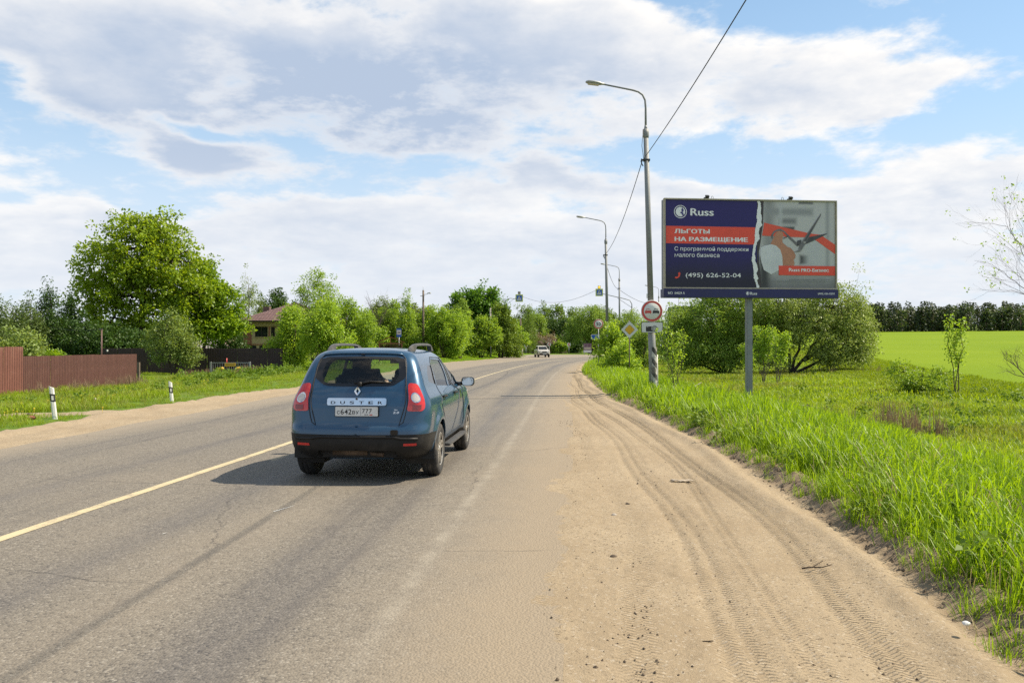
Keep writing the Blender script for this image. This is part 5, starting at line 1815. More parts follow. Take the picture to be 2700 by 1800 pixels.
    # roof spoiler lip
    b = MB(); b.tube([on_rear(x, 1.568 - .02 * (abs(x) / .5) ** 4, .006) for x in np.linspace(-.5, .5, 15)], .012, 8); b.build('spoiler_lip', M['blue'], tg)

    # roof rails: a bar on two broad feet
    for s in (1, -1):
        b = MB()
        ys = np.linspace(.62, 2.30, 28); tp = []
        for y in ys:
            t = (y - .62) / 1.68
            zr = 1.592 + .018 * math.sin(math.pi * t)
            h = .078 * (1 - abs(2 * t - 1) ** 7) + .004
            foot = t < .17 or t > .83
            lo = zr - .02 if foot else zr + h - .034
            xw = .545 - .028 * (2 * t - 1) ** 2
            tp.append((xw, y, lo, zr + h))
        n = 0
        for i, (xw, y, lo, hi) in enumerate(tp):
            wd = .030
            b.v += [(s * (xw - wd), y, lo), (s * (xw + wd), y, lo), (s * (xw + wd * .7), y, hi), (s * (xw - wd * .7), y, hi)]
        for i in range(len(tp) - 1):
            for k in range(4):
                b.f.append([i * 4 + k, i * 4 + (k + 1) % 4, i * 4 + 4 + (k + 1) % 4, i * 4 + 4 + k]); b.m.append(0); b.sm.append(False)
        b.f += [[0, 1, 2, 3], [len(b.v) - 4 + k for k in (3, 2, 1, 0)]]; b.m += [0, 0]; b.sm += [False, False]
        b.build('roof_rail', M['rail_grey'], car, bevel=.008)
    # door handles and mirrors
    for dr, fd_, s in ((rd[0], fd[0], 1), (rd[1], fd[1], -1)):
        for par, yy in ((dr, 1.18), (fd_, 2.16)):
            q, v = side(yy + .09, .985)
            p = sh.pos(np.array([q]), np.array([v]))[0]
            b = MB(); b.tube([(s * (p[0] - .01), yy, .985), (s * (p[0] + .030), yy + .03, .988), (s * (p[0] + .034), yy + .10, .988), (s * (p[0] + .030), yy + .17, .988), (s * (p[0] - .01), yy + .20, .985)], [.012, .014, .014, .014, .012], 8)
            b.build('handle', M['black_plastic'], par)
        hx = .845
        mh = MB()
        prof = [(0, .0), (.012, .0), (.072, .02), (.088, .06), (.070, .115), (.03, .14), (.001, .145)]
        for i, (r0, yy) in enumerate(prof):
            pass
        ring = [rrect(-.095, -.068, .105, .068, .05, 6)]
        pts = ring[0]; n = len(pts)
        vs_ = []
        for sc, yy in ((.96, 0), (1.0, .012), (1.0, .045), (.92, .085), (.70, .118), (.35, .135)):
            vs_ += [(s * (hx + .135 + a * sc), 2.83 + yy, 1.115 + c * sc) for a, c in pts]
        fs = [[i * n + k, i * n + (k + 1) % n, (i + 1) * n + (k + 1) % n, (i + 1) * n + k] for i in range(5) for k in range(n)] + [[5 * n + k for k in range(n)]]
        mh.add(vs_, fs, 0, True)
        mh.tube([(s * (hx - .045), 2.86, 1.075), (s * (hx + .05), 2.87, 1.085)], [.035, .028], 8)
        mo = mh.build('door_mirror', M['frit'], fd_)
        gm = MB(); gm.add([(s * (hx + .135 + a * .86), 2.836, 1.115 + c * .86) for a, c in pts], [list(range(n))])
        gm.build('mirror_glass', plain('mirror_silver', (.75, .76, .76), .03, 1.0, vary=.02) if s > 0 else bpy.data.materials['mirror_silver'], mo)
        # wheel arch liners
    for (yy, zz) in (ax_r, ax_f):
        for s in (1, -1):
            b = MB()
            a = np.linspace(-.12 * math.pi, 1.12 * math.pi, 20)
            vs_ = []
            for xx in (.52, .862):
                vs_ += [(s * xx, yy + .388 * math.cos(t), zz + .388 * math.sin(t)) for t in a]
            n = len(a)
            b.add(vs_, [(k, k + 1, n + k + 1, n + k) for k in range(n - 1)] + [list(range(n))])
            b.build('arch_liner', M['underbody'], car)
    b = MB()
    b.box((0, .55, .37), (1.06, .75, .14)); b.box((0, 2.15, .33), (1.50, 2.0, .16)); b.box((0, 3.6, .38), (1.02, 1.0, .2))
    b.tube([(-.78, .82, .335), (.78, .82, .335)], .045, 8); b.tube([(-.78, 3.49, .335), (.78, 3.49, .335)], .035, 8)
    b.box((0, 2.1, .62), (1.56, 3.0, .06)); b.box((0, .50, .75), (1.10, .70, .5)); b.box((0, 3.62, .72), (1.3, 1.0, .5))
    b.build('underbody', M['underbody'], car)
    b = MB(); b.tube([(-.33, .22, .365), (.10, .22, .365)], .062, 12); b.tube([(.10, .22, .365), (.16, .19, .345), (.30, .15, .340)], [.03, .028, .026], 8)
    b.build('exhaust', M['rusty'], car)
    for s in (1, -1):
        b = MB(); b.add([(s * .62, .40, .26), (s * .885, .40, .26), (s * .89, .415, .50), (s * .62, .415, .50), (s * .62, .412, .26), (s * .885, .412, .26), (s * .89, .427, .50), (s * .62, .427, .50)],
                        [(0, 1, 2, 3), (4, 7, 6, 5), (0, 4, 5, 1), (1, 5, 6, 2), (2, 6, 7, 3), (3, 7, 4, 0)])
        b.build('mud_flap', M['black_plastic'], car)
        b = MB(); b.box((s * .90, 2.12, .335), (.11, 1.72, .035)); b.build('side_step', M['rail_grey'], car, bevel=.012)
    for (yy, zz) in (ax_r, ax_f):
        for s in (1, -1):
            make_wheel(car, (s * .795, yy, zz), s)
    # cabin
    b = MB()
    b.box((0, .95, .88), (1.30, .16, .52)); b.box((0, 1.22, .72), (1.30, .50, .22))
    for xx in (-.37, .37):
        b.box((xx, .92, 1.20), (.26, .10, .16))
    b.build('rear_seat', M['cloth_dark'], car, bevel=.03)
    for xx in (-.36, .36):
        b = MB(); b.box((xx, 1.98, .74), (.50, .52, .20)); b.box((xx, 1.74, 1.02), (.48, .16, .62), mat=Matrix.Rotation(R(10), 3, 'X')); b.box((xx, 1.66, 1.415), (.25, .09, .18)); b.tube([(xx, 1.68, 1.2), (xx, 1.66, 1.40)], .02, 6)
        b.build('front_seat', M['cloth_dark'], car, bevel=.035)
    b = MB(); b.box((0, 2.98, .92), (1.42, .42, .26)); b.build('dashboard', M['cloth_dark'], car, bevel=.04)
    b = MB()
    c = Vector((-.36, 2.56, 1.02)); ring = [c + Vector((.185 * math.cos(a), .185 * math.sin(a) * .42, .185 * math.sin(a) * .9)) for a in np.linspace(0, 2 * math.pi, 28)]
    b.tube(ring, .016, 6, cap=False); b.tube([c, c + Vector((0, .3, -.12))], .03, 6); b.tube([c - Vector((.18, 0, 0)), c + Vector((.18, 0, 0))], .016, 6)
    b.build('steering_wheel', M['ink'], car)
    b = MB(); b.box((0, 2.42, 1.43), (.24, .03, .065)); b.build('inner_mirror', M['ink'], car)
    b = MB(); b.box((.42, 2.92, 1.16), (.06, .01, .045)); b.build('windscreen_sticker', M['plate_white'], car)

    # the driver
    dr = empty('person', 'driver at the wheel of the blue car, seen darkly through its rear window', 'person', (x0, y0, 0), R(-4.3))

    def skin_body(name, verts, edges, radii, root, mat, sub=2):
        me = bpy.data.meshes.new(name); me.from_pydata(verts, edges, [])
        o = link(name, me, dr)
        sk = o.modifiers.new('skin', 'SKIN')
        o.modifiers.new('smooth', 'SUBSURF').levels = sub
        o.modifiers[-1].render_levels = sub
        for i, rr in enumerate(radii):
            o.data.skin_vertices[0].data[i].radius = rr if hasattr(rr, '__len__') else (rr, rr)
            o.data.skin_vertices[0].data[i].use_root = (i == root)
        me.materials.append(mat)
        return o
    X = -.36
    vb = [(X, 1.90, .88), (X, 1.88, 1.06), (X, 1.86, 1.22), (X, 1.87, 1.31), (X, 1.885, 1.365),
          (X - .17, 1.87, 1.25), (X - .23, 2.08, 1.04), (X - .15, 2.42, 1.08), (X + .17, 1.87, 1.25), (X + .23, 2.08, 1.05), (X + .15, 2.44, 1.10),
          (X - .10, 2.28, .84), (X + .10, 2.28, .84), (X - .10, 2.66, .62), (X + .10, 2.66, .62)]
    eb = [(0, 1), (1, 2), (2, 3), (3, 4), (2, 5), (5, 6), (6, 7), (2, 8), (8, 9), (9, 10), (0, 11), (0, 12), (11, 13), (12, 14)]
    skin_body('clothes', vb, eb, [(.17, .12), (.18, .12), (.17, .11), .06, .055, .07, .05, .038, .07, .05, .038, .085, .085, .06, .06], 0, plain('dark_jacket', (.035, .038, .05), .85))
    b = MB()
    b.lathe([(.001, -.125), (.045, -.12), (.068, -.085), (.078, -.03), (.082, .02), (.078, .07), (.056, .112), (.02, .13), (.001, .132)], 18, 'Z', (X, 1.905, 1.475))
    b.lathe([(.001, .03), (.012, .02), (.016, 0)], 8, 'Y', (X, 1.975, 1.465))
    for s in (-1, 1):
        b.lathe([(.001, -.012), (.022, -.008), (.026, 0), (.02, .01), (.001, .012)], 8, 'X', (X + s * .082, 1.90, 1.47))
    b.build('head', M['skin'], dr)
    b = MB(); b.lathe([(.084, -.05), (.092, .0), (.090, .06), (.070, .115), (.03, .142), (.001, .147)], 18, 'Z', (X, 1.888, 1.475)); b.build('hair', plain('dark_hair', (.02, .017, .015), .7), dr)
    # hands closed round the rim: palm, four fingers and a thumb each
    for s in (-1, 1):
        b = MB()
        h = Vector((X + s * .165, 2.50, 1.09))
        b.tube([h + Vector((0, -.06, 0)), h + Vector((0, -.02, .01)), h + Vector((0, .02, .02))], [.026, .036, .030], 8)
        for k in range(4):
            o_ = (k - 1.5) * .019; L = (.9, 1.0, .96, .8)[k]
            b.tube([h + Vector((s * .0 + o_ * .3, .02, .02 + o_)), h + Vector((-s * .012, .02 + .035 * L, .024 + o_)), h + Vector((-s * .035, .02 + .045 * L, .02 + o_)), h + Vector((-s * .045, .02 + .018 * L, .016 + o_))], [.0095, .009, .0085, .007], 6)
        b.tube([h + Vector((-s * .02, -.01, .03)), h + Vector((-s * .045, .005, .045)), h + Vector((-s * .055, .03, .05))], [.012, .011, .008], 6)
        b.build('hand', M['skin'], dr)


build_blue_car()

# ------------------------------------------------------------------ street furniture
M['galv'] = plain('galvanised_steel', (0.30, 0.31, 0.31), 0.5, .35, vary=.18, scale=3, dirt=.25, dirt_col=(.2, .18, .16))
M['pole_grey'] = plain('grey_painted_pole', (0.205, 0.215, 0.215), 0.6, vary=.14, scale=2.5, dirt=.35, dirt_col=(.15, .13, .11))
M['sign_white'] = plain('sign_white', (0.60, 0.60, 0.57), 0.4, vary=.05, dirt=.25, dirt_col=(.42, .40, .36))
M['sign_red'] = plain('sign_red', (0.50, 0.045, 0.035), 0.4, vary=.06)
M['sign_blue'] = plain('sign_blue', (0.020, 0.100, 0.42), 0.4, vary=.06)
M['sign_yellow'] = plain('sign_yellow', (0.62, 0.36, 0.015), 0.4, vary=.05)
M['fluo'] = plain('fluorescent_yellow', (0.50, 0.56, 0.03), 0.45, vary=.05)
M['sign_back'] = plain('sign_back_grey', (0.22, 0.22, 0.22), 0.6, .3)
M['wood_post'] = plain('weathered_wood', (0.125, 0.095, 0.070), 0.9, vary=.35, scale=3, bump=.01)
M['concrete'] = plain('concrete_post', (0.27, 0.25, 0.22), 0.9, vary=.2, scale=4, bump=.008)
M['cable'] = plain('black_cable', (0.020, 0.020, 0.021), 0.6)
M['lamp_grey'] = plain('lamp_housing', (0.33, 0.34, 0.33), 0.5, .2, vary=.1)
M['lamp_lens'] = plain('lamp_lens', (0.45, 0.44, 0.38), 0.2, vary=.05)
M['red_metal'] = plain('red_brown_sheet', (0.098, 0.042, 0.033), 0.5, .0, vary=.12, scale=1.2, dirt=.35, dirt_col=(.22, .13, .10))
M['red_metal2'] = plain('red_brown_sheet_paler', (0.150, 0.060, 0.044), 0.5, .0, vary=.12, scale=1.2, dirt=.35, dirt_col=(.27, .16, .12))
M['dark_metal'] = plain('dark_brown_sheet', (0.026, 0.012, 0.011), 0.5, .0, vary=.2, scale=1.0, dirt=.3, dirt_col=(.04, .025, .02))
M['rail_steel'] = plain('grey_railing', (0.30, 0.31, 0.31), .5, .4, vary=.15)
M['brick_cream'] = plain('cream_brick', (0.42, 0.32, 0.17), .85, vary=.18, scale=3, bump=.01)
M['brick_red'] = plain('red_brick', (0.25, 0.095, 0.055), .85, vary=.25, scale=4, bump=.01)
M['window_dark'] = plain('dark_window_pane', (0.018, 0.020, 0.020), .08, vary=.1)
M['frame_brown'] = plain('brown_frame', (0.045, 0.030, 0.022), .5)
M['roof_brown'] = plain('brown_metal_tile', (0.150, 0.085, 0.075), .45, .1, vary=.18, scale=2)
M['roof_grey'] = plain('grey_sheet_roof', (0.25, 0.225, 0.20), .8, vary=.2)
M['roof_red'] = plain('red_roof_sheet', (0.30, 0.065, 0.045), .5, vary=.15)
M['white_plastic'] = plain('white_plastic_post', (0.66, 0.65, 0.61), .45, vary=.06, scale=5, dirt=.5, dirt_col=(.45, .40, .33))
M['navy'] = plain('navy_print', (0.030, 0.024, 0.165), .45, vary=.04)
M['poster_red'] = plain('poster_red', (0.75, 0.070, 0.035), .45, vary=.04)
M['poster_white'] = plain('poster_white', (0.80, 0.79, 0.78), .45, vary=.03)
M['frame_tan'] = plain('billboard_frame', (0.42, 0.37, 0.28), .6, .1, vary=.2, dirt=.4, dirt_col=(.25, .18, .11))
M['strip_navy'] = plain('navy_strip', (0.010, 0.010, 0.085), .4, vary=.2, scale=1.5)


def lamp_post(px0, y, pxt, label, base=True, h=8.75, wires=True, bracket=True):
    """tapered steel pole in a thicker sleeve, curved arm with a flat lamp over the road"""
    x = at(px0, y); z = zl(x, y)
    root = empty('lamp_post', label, 'lamp post', (x, y, z - .2), 0, 'lamp posts along the right of the road')
    dx = at(pxt, y) - x                         # the top leans a little
    H = h - z + .2

    def P(t): return (dx * t, 0, H * t)
    b = MB(); b.tube([P(0), P(.36)], [.125, .115], 16); b.tube([P(.36), P(.3605)], [.122, .10], 16, cap=False)
    b.build('sleeve', M['pole_grey'], root)
    b = MB(); b.tube([P(.355), P(1.0)], [.098, .080], 16)
    b.tube([P(.965), P(.975), P(.985), P(.998)], [.080, .105, .105, .10], 16)
    b.build('pole', M['pole_grey'], root)
    top = Vector(P(1.0)); pts = [top, top + Vector((0, 0, .7)), top + Vector((-.02, 0, .95)), top + Vector((-.10, 0, 1.12)), top + Vector((-.24, 0, 1.22)), top + Vector((-.42, 0, 1.275)), top + Vector((-1.35, 0, 1.46))]
    b = MB(); b.tube(pts, [.036, .034, .032, .032, .030, .030, .026], 10); b.tube([top - Vector((0, 0, .02)), top + Vector((0, 0, .12))], [.06, .04], 12)
    b.build('arm', M['pole_grey'], root)
    # lamp: a flat tapered housing with a pale lens below
    e = pts[-1]
    b = MB()
    vs_ = []; n = 14
    for (t, w, hh) in ((0, .05, .045), (.08, .055, .05), (.14, .11, .065), (.34, .16, .075), (.52, .14, .07), (.60, .07, .04), (.62, .02, .01)):
        for k in range(n):
            a = 2 * math.pi * k / n
            vs_.append((e.x - t, w * math.cos(a), e.z + .005 + t * .12 + hh * math.sin(a) * (1 if math.sin(a) > 0 else .55)))
    b.add(vs_, [(i * n + k, i * n + (k + 1) % n, (i + 1) * n + (k + 1) % n, (i + 1) * n + k) for i in range(6) for k in range(n)] + [list(range(n)), list(range(7 * n - 1, 6 * n - 1, -1))], 0, True)
    hd = b.build('lamp_head', M['lamp_grey'], root)
    b = MB(); b.box((e.x - .36, 0, e.z + .005), (.36, .2, .02), mat=Matrix.Rotation(R(7), 3, 'Y')); b.build('lens', M['lamp_lens'], hd, bevel=.006)
    if bracket:
        q = Vector(P(.885))
        b = MB(); b.box((q.x - .10, -.05, q.z), (.16, .05, .05)); b.tube([(q.x - .17, -.05, q.z + .04), (q.x - .19, -.05, q.z - .05), (q.x - .15, -.05, q.z - .16), (q.x - .12, -.05, q.z - .2)], .018, 6); b.box((q.x, 0, q.z), (.2, .2, .06))
        b.build('bracket', M['ink'], root)
    q = Vector(P(.385)); b = MB(); b.box((q.x - .115, -.03, q.z), (.03, .10, .14)); b.build('number_tag', M['sign_white'], root)
    return root, Vector((x, y, z - .2)) + Vector(P(.882)) + Vector((-.15, -.05, 0))


def wire(name, label, a, b, sag, rad=.012, n=24, group=None):
    a = Vector(a); b = Vector(b)
    m = MB(); m.tube([a.lerp(b, t) - Vector((0, 0, 4 * sag * t * (1 - t))) for t in np.linspace(0, 1, n)], rad, 6)
    o = m.build(name, M['cable'])
    return tag(o, label, 'cable', group)


def striped_paint():
    m, g = new_mat('striped_pole_paint')
    out = g.n('ShaderNodeOutputMaterial'); b = g.n('ShaderNodeBsdfPrincipled')
    tc = g.n('ShaderNodeTexCoord'); P = g.sep(tc.outputs['Object'])
    n = g.noise(tc.outputs['Object'], 5, 6, .7)
    t = g.math('FRACT', g.math('MULTIPLY', g.math('ADD', P[2], g.math('MULTIPLY', P[0], 1.2)), 2.6))
    s = g.ramp(t, .46, .52)
    c = g.mix(s, (.045, .045, .045), (.50, .49, .46))
    c = g.mix(g.ramp(n, .47, .60), c, (.155, .14, .12))
    g.put(b.inputs['Base Color'], c); b.inputs['Roughness'].default_value = .8
    g.t.links.new(b.outputs[0], out.inputs[0])
    return m


def road_sign(name, label, loc, rz=0.0, group=None, cat='road sign'):
    return empty(name, label, cat, loc, rz, group)


def plate(poly, parent, name, mat, y=0.0, th=.012, back=True):
    """sign board with a grey back"""
    b = MB(); b.prism(poly, y, y + th, mi=0)
    me = b.mesh(name, [mat, M['sign_back']])
    for p in me.polygons:
        if p.normal.y > .5: p.material_index = 1
    return link(name, me, parent)


def post(parent, z0, z1, r=.03, x=0.0, y=.04, name='post', mat=None):
    b = MB(); b.tube([(x, y, z0), (x, y, z1)], r, 10); return b.build(name, mat or M['galv'], parent)


def scaled(poly, s, dx=0.0, dz=0.0):
    return [(a * s + dx, b * s + dz) for a, b in poly]


WALKER = [[(-.06, .30), (.03, .36), (.10, .30), (.17, .12), (.13, .10), (.05, .22), (.04, .08), (.10, -.10), (.20, -.34), (.12, -.36), (.02, -.12), (-.06, .0), (-.10, -.18), (-.24, -.36), (-.30, -.30), (-.18, -.14), (-.13, .10), (-.10, .20), (-.20, .10), (-.24, .13), (-.15, .26)]]


def crossing_face(parent, s, y, border=True):
    """square crosswalk face: yellow board, blue field, white triangle, walking figure"""
    if border:
        plate(rrect(-s / 2, -s / 2, s / 2, s / 2, .04), parent, 'board', M['fluo'], y)
    q = s * (.37 if border else .5)
    bl = sheet(rrect(-q, -q, q, q, .03), y - .004, M['sign_blue'], 'blue_field', parent) if border else plate(rrect(-q, -q, q, q, .03), parent, 'board', M['sign_blue'], y)
    sheet([(-q * .82, -q * .72), (q * .82, -q * .72), (0, q * .85)], y - .008, M['sign_white'], 'white_triangle', bl)
    sheet(scaled(WALKER[0], q * 1.05, 0, -q * .12), y - .012, M['ink'], 'walker', bl)
    sheet(disc(q * .10, 14, q * .02, q * .36), y - .012, M['ink'], 'walker_head', bl)


def build_lamps():
    labs = ['nearest tall grey lamp post with the no overtaking sign on it', 'second lamp post standing beside the round 50 sign', 'third lamp post seen just right of the second one', 'small far lamp post seen between the near post and the billboard']
    spec = [(1723, 27.0, 1703), (1603, 55.0, 1597.5), (1634, 86.5, 1633), (1738, 117, 1737)]
    ends = []
    for i, (p0, y, pt) in enumerate(spec):
        r, e = lamp_post(p0, y, pt, labs[i])
        ends.append(e)
        if i == 0:
            m0 = r
            b = MB(); b.tube([(0, 0, .05), (-.012 * 1.7, 0, 1.75)], [.131, .128], 18, cap=False)
            b.build('painted_band', striped_paint(), r)
            b = MB(); b.tube([(.135, -.03, .05), (.115, -.03, 1.5)], .018, 6); b.build('earthing_strip', M['white_plastic'], r)
            # loose service cable down the pole
            b = MB(); b.tube([(ends[0].x - r.location.x + .04, -.11, 7.85), (ends[0].x - r.location.x - .02, -.1, 8.3), (ends[0].x - r.location.x + .03, -.09, 8.85)], .009, 5); b.build('service_cable', M['cable'], r)
    prev = Vector((2.9, -9.5, 7.7))
    wire('overhead_cable', 'thick black cable rising from the near lamp post out of the top of the picture', ends[0], prev, .55, .0115, 40, 'cables along the lamp posts')
    for i, l in enumerate(('thin cable sagging between the first and second lamp post', 'thin cable between the second and third lamp post', 'thin cable running right from the third lamp post')):
        wire('overhead_cable', l, ends[i], ends[i + 1], .55, .013 + .003 * i, 24, 'cables along the lamp posts')
    # very far mast beside the dark roof
    x = at(1790, 170); b = MB(); b.tube([(x, 170, 0), (x, 170, 13.2)], [.12, .05], 8)
    tag(b.build('antenna_mast', M['pole_grey']), 'thin far mast just left under the billboard', 'mast')
    x = at(1812, 172)
    t = empty('far_building', 'far building with a dark flat top under the left end of the billboard', 'building', (x, 174, 0))
    b = MB(); b.box((0, 0, 4.2), (6, 5, 8.4)); b.build('wall', M['concrete'], t)
    b = MB(); b.box((0.3, 0, 9.2), (6.8, 5.6, 1.6)); b.build('roof', plain('dark_blue_roof', (.02, .03, .06), .5), t)


def build_signs():
    # no overtaking + camera plate on the near lamp post
    y = 26.80; x = at(1719, y)
    s = road_sign('round_sign', 'round no overtaking sign with a red and a black car on the near lamp post', (x, y, hz(820, y)))
    b = MB(); b.lathe([(.001, -.006), (.352, -.006), (.356, .0), (.352, .012), (.001, .012)], 44, 'Y'); b.build('disc', M['sign_white'], s)
    sheet(disc(.335, 48), -.009, M['sign_red'], 'red_ring', s, disc(.268, 48))
    carp = [(-.105, -.062), (-.105, .002), (-.085, .018), (-.072, .018), (-.058, .070), (-.045, .080), (.045, .080), (.058, .070), (.072, .018), (.085, .018), (.105, .002), (.105, -.062), (.085, -.062), (.085, -.080), (.06, -.080), (.06, -.062), (-.06, -.062), (-.06, -.080), (-.085, -.080), (-.085, -.062)]
    win = [(-.058, .022), (-.046, .062), (.046, .062), (.058, .022)]
    for dx, mt, nm in ((-.125, M['sign_red'], 'red_car_symbol'), (.130, M['ink'], 'black_car_symbol')):
        c = sheet([(a + dx, z - .005) for a, z in carp], -.010, mt, nm, s)
        sheet([(a + dx, z - .005) for a, z in win], -.012, M['sign_white'], 'symbol_window', c)
    b = MB(); b.box((0, .06, .12), (.10, .12, .04)); b.box((0, .06, -.12), (.10, .12, .04)); b.build('clamp', M['galv'], s)
    s = road_sign('camera_plate', 'white plate with a black camera symbol below the no overtaking sign', (at(1719.5, y), y, hz(863, y)))
    plate(rrect(-.35, -.175, .35, .175, .04), s, 'board', M['ink'])
    sheet(rrect(-.335, -.160, .335, .160, .035), -.003, M['sign_white'], 'white_field', s)
    sheet([(-.20, -.135), (.165, -.135), (.165, .03), (-.02, .03), (-.02, .035), (-.20, .035)], -.006, M['ink'], 'camera_body', s)
    sheet(disc(.085, 30, .075, -.02, R(-20), R(110)) + disc(.075, 30, .075, -.02, R(-20), R(110))[::-1], -.006, M['ink'], 'camera_top', s)
    for r_, mt in ((.098, 'sign_white'), (.090, 'ink'), (.075, 'sign_white'), (.066, 'ink'), (.050, 'sign_white'), (.036, 'ink'), (.022, 'sign_white')):
        k = .0065 + (.1 - r_) * .02
        sheet(disc(r_, 28, .072, -.035), -k, M[mt], 'lens_ring', s)
    sheet([(-.175, .005), (-.125, .005), (-.125, .017), (-.175, .017)], -.007, M['sign_white'], 'flash', s)
    b = MB(); b.box((0, .06, 0), (.10, .12, .04)); b.build('clamp', M['galv'], s)

    # priority road
    y = 43.0; x = at(1660, y); z = zl(x, y)
    s = road_sign('diamond_sign', 'white bordered yellow diamond sign on a thin post', (x, y, 0), R(3))
    zc = hz(869, y); k = .447
    D = lambda q: rounded([(q, 0), (0, q), (-q, 0), (0, -q)], .05, 4)
    plate([(a, c + zc) for a, c in D(k)], s, 'board', M['sign_white'])
    sheet([(a, c + zc) for a, c in rounded([(.275, 0), (0, .275), (-.275, 0), (0, -.275)], .06, 4)], -.003, M['ink'], 'black_line', s)
    sheet([(a, c + zc) for a, c in rounded([(.262, 0), (0, .262), (-.262, 0), (0, -.262)], .06, 4)], -.006, M['sign_yellow'], 'yellow_field', s)
    post(s, z - .3, zc + .50, .028, mat=M['wood_post'])

    # speed limit
    y = 60.0; x = at(1578, y); z = zl(x, y)
    s = road_sign('speed_sign', 'round 50 speed limit sign on a thin post left of the second lamp', (x, y, 0))
    zc = hz(854, y)
    b = MB(); b.lathe([(.001, -.006), (.345, -.006), (.35, .0), (.345, .012), (.001, .012)], 40, 'Y', (0, 0, zc)); b.build('disc', M['sign_white'], s)
    sheet(disc(.335, 44, 0, zc), -.009, M['sign_red'], 'red_ring', s, disc(.268, 44, 0, zc))
    lettering('5', .150, .235, M['ink'], s, (-.165, -.010, zc - .118), bold=.02); lettering('0', .160, .235, M['ink'], s, (.008, -.010, zc - .118), bold=.02)
    post(s, z - .3, zc + .30, .03)
    # blue panel just behind it
    y = 92.0; x = at(1570, y)
    s = road_sign('blue_panel_sign', 'small blue rectangular sign left of the post of the 50 sign', (x, y, 0))
    zc = hz(888, y); plate(rrect(-.24 * 2.0, -.17 * 1.6 + zc, .24 * 2.0, .17 * 1.6 + zc, .04), s, 'board', M['sign_white'])
    sheet(rrect(-.43, zc - .225, .43, zc + .225, .03), -.004, M['sign_blue'], 'blue_field', s)
    post(s, zl(x, y) - .3, zc + .2, .035, .3)

    # crossing signs hung over the road on arms, with flashing lamps
    def mast(px, py, y, pole_px, pole_py, side, label, lit):
        x = at(px, y); zc = hz(py, y); xp = at(pole_px, y); zp = hz(pole_py, y)
        t = empty('crossing_signal', label, 'crossing sign', (xp, y, zl(xp, y) - .2), 0, 'crossing signs on arms over the road')
        z0 = zl(xp, y) - .2
        b = MB(); b.tube([(0, 0, 0), (0, 0, zp - z0)], [.11, .085], 12); b.build('pole', M['pole_grey'], t)
        L = x - xp; s_ = math.copysign(1, L)
        b = MB(); b.tube([(0, 0, zp - z0), (0, 0, zp - z0 + .5), (s_ * .25, 0, zp - z0 + .95), (s_ * .9, 0, zp - z0 + 1.15), (L - s_ * .35, 0, zc - z0 - .15)], [.06, .055, .05, .05, .04], 10)
        b.tube([(0, 0, zp - z0 + .05), (s_ * 1.8, 0, zp - z0 + 1.25)], .025, 6)
        b.tube([(L - s_ * .5, .03, zc - z0 - .15), (L, .03, zc - z0)], .035, 6)
        b.build('arm', M['pole_grey'], t)
        e = bpy.data.objects.new('sign_board', None); e.empty_display_size = .2; COL.objects.link(e); e.parent = t; e.location = (L, -.03, zc - z0)
        f = bpy.data.objects.new
        crossing_faces(e, .92 * y / 103)
        b = MB(); b.box((L, 0, zc - z0 + .66 * y / 103), (.34 * y / 103, .14, .34 * y / 103)); lamp = b.build('flasher', M['fluo'] if lit else M['sign_back'], t, bevel=.02)
        b = MB(); b.lathe([(.001, -.10), (.09, -.09), (.11, -.075), (.11, -.06)], 18, 'Y', (L, 0, zc - z0 + .66 * y / 103))
        b.build('flasher_lens', plain('amber_lamp_%s' % ('lit' if lit else 'off'), (.70, .28, .02), .3, emit=((1.0, .42, .04), 1.2) if lit else None) if lit else plain('amber_off', (.30, .20, .08), .3), lamp)
        return Vector((x, y, zc + .5))

    def crossing_faces(e, s):
        plate(rrect(-s / 2, -s / 2, s / 2, s / 2, .04), e, 'board', M['fluo'], 0)
        q = s * .37
        sheet(rrect(-q, -q, q, q, .03), -.006, M['sign_blue'], 'blue_field', e)
        sheet([(-q * .82, -q * .72), (q * .82, -q * .72), (0, q * .85)], -.012, M['sign_white'], 'white_triangle', e)
        sheet(scaled(WALKER[0], q * 1.05, 0, -q * .12), -.018, M['ink'], 'walker', e)
        sheet(disc(q * .10, 14, q * .02, q * .36), -.018, M['ink'], 'walker_head', e)
    a = mast(1369, 786, 127, 1330, 806, 1, 'left crossing sign hung on an arm above the thicket', False)
    c = mast(1580, 771, 103, 1666, 812, -1, 'right crossing sign with lit amber lamp on an arm over the road', True)
    wire('span_cable', 'thin cable sagging across the road between the two hung crossing signs', a, c, 1.45, .018)
    # side crossing sign on the left verge
    y = 116; x = at(1294, y); z = zl(x, y); zc = hz(889, y)
    s = road_sign('crossing_sign', 'blue crossing sign on a post in front of the left thicket', (x, y, 0), R(-18))
    crossing_face(s, .92, 0) if False else None
    e = bpy.data.objects.new('sign_board', None); e.empty_display_size = .2; COL.objects.link(e); e.parent = s; e.location = (0, 0, zc)
    sq = .66
    crossing_faces(e, sq)
    post(s, z - .3, zc + .35, .04)
    # two dark sign backs on a post further on
    y = 132; x = at(1337, y); z = zl(x, y)
    s = road_sign('sign_backs', 'two dark sign backs above each other in front of the last bushes', (x, y, 0))
    for py in (893, 903):
        b = MB(); b.box((0, 0, hz(py, y)), (.42, .03, .55)); b.build('board', M['ink'], s)
    post(s, z - .3, hz(888, y), .04)

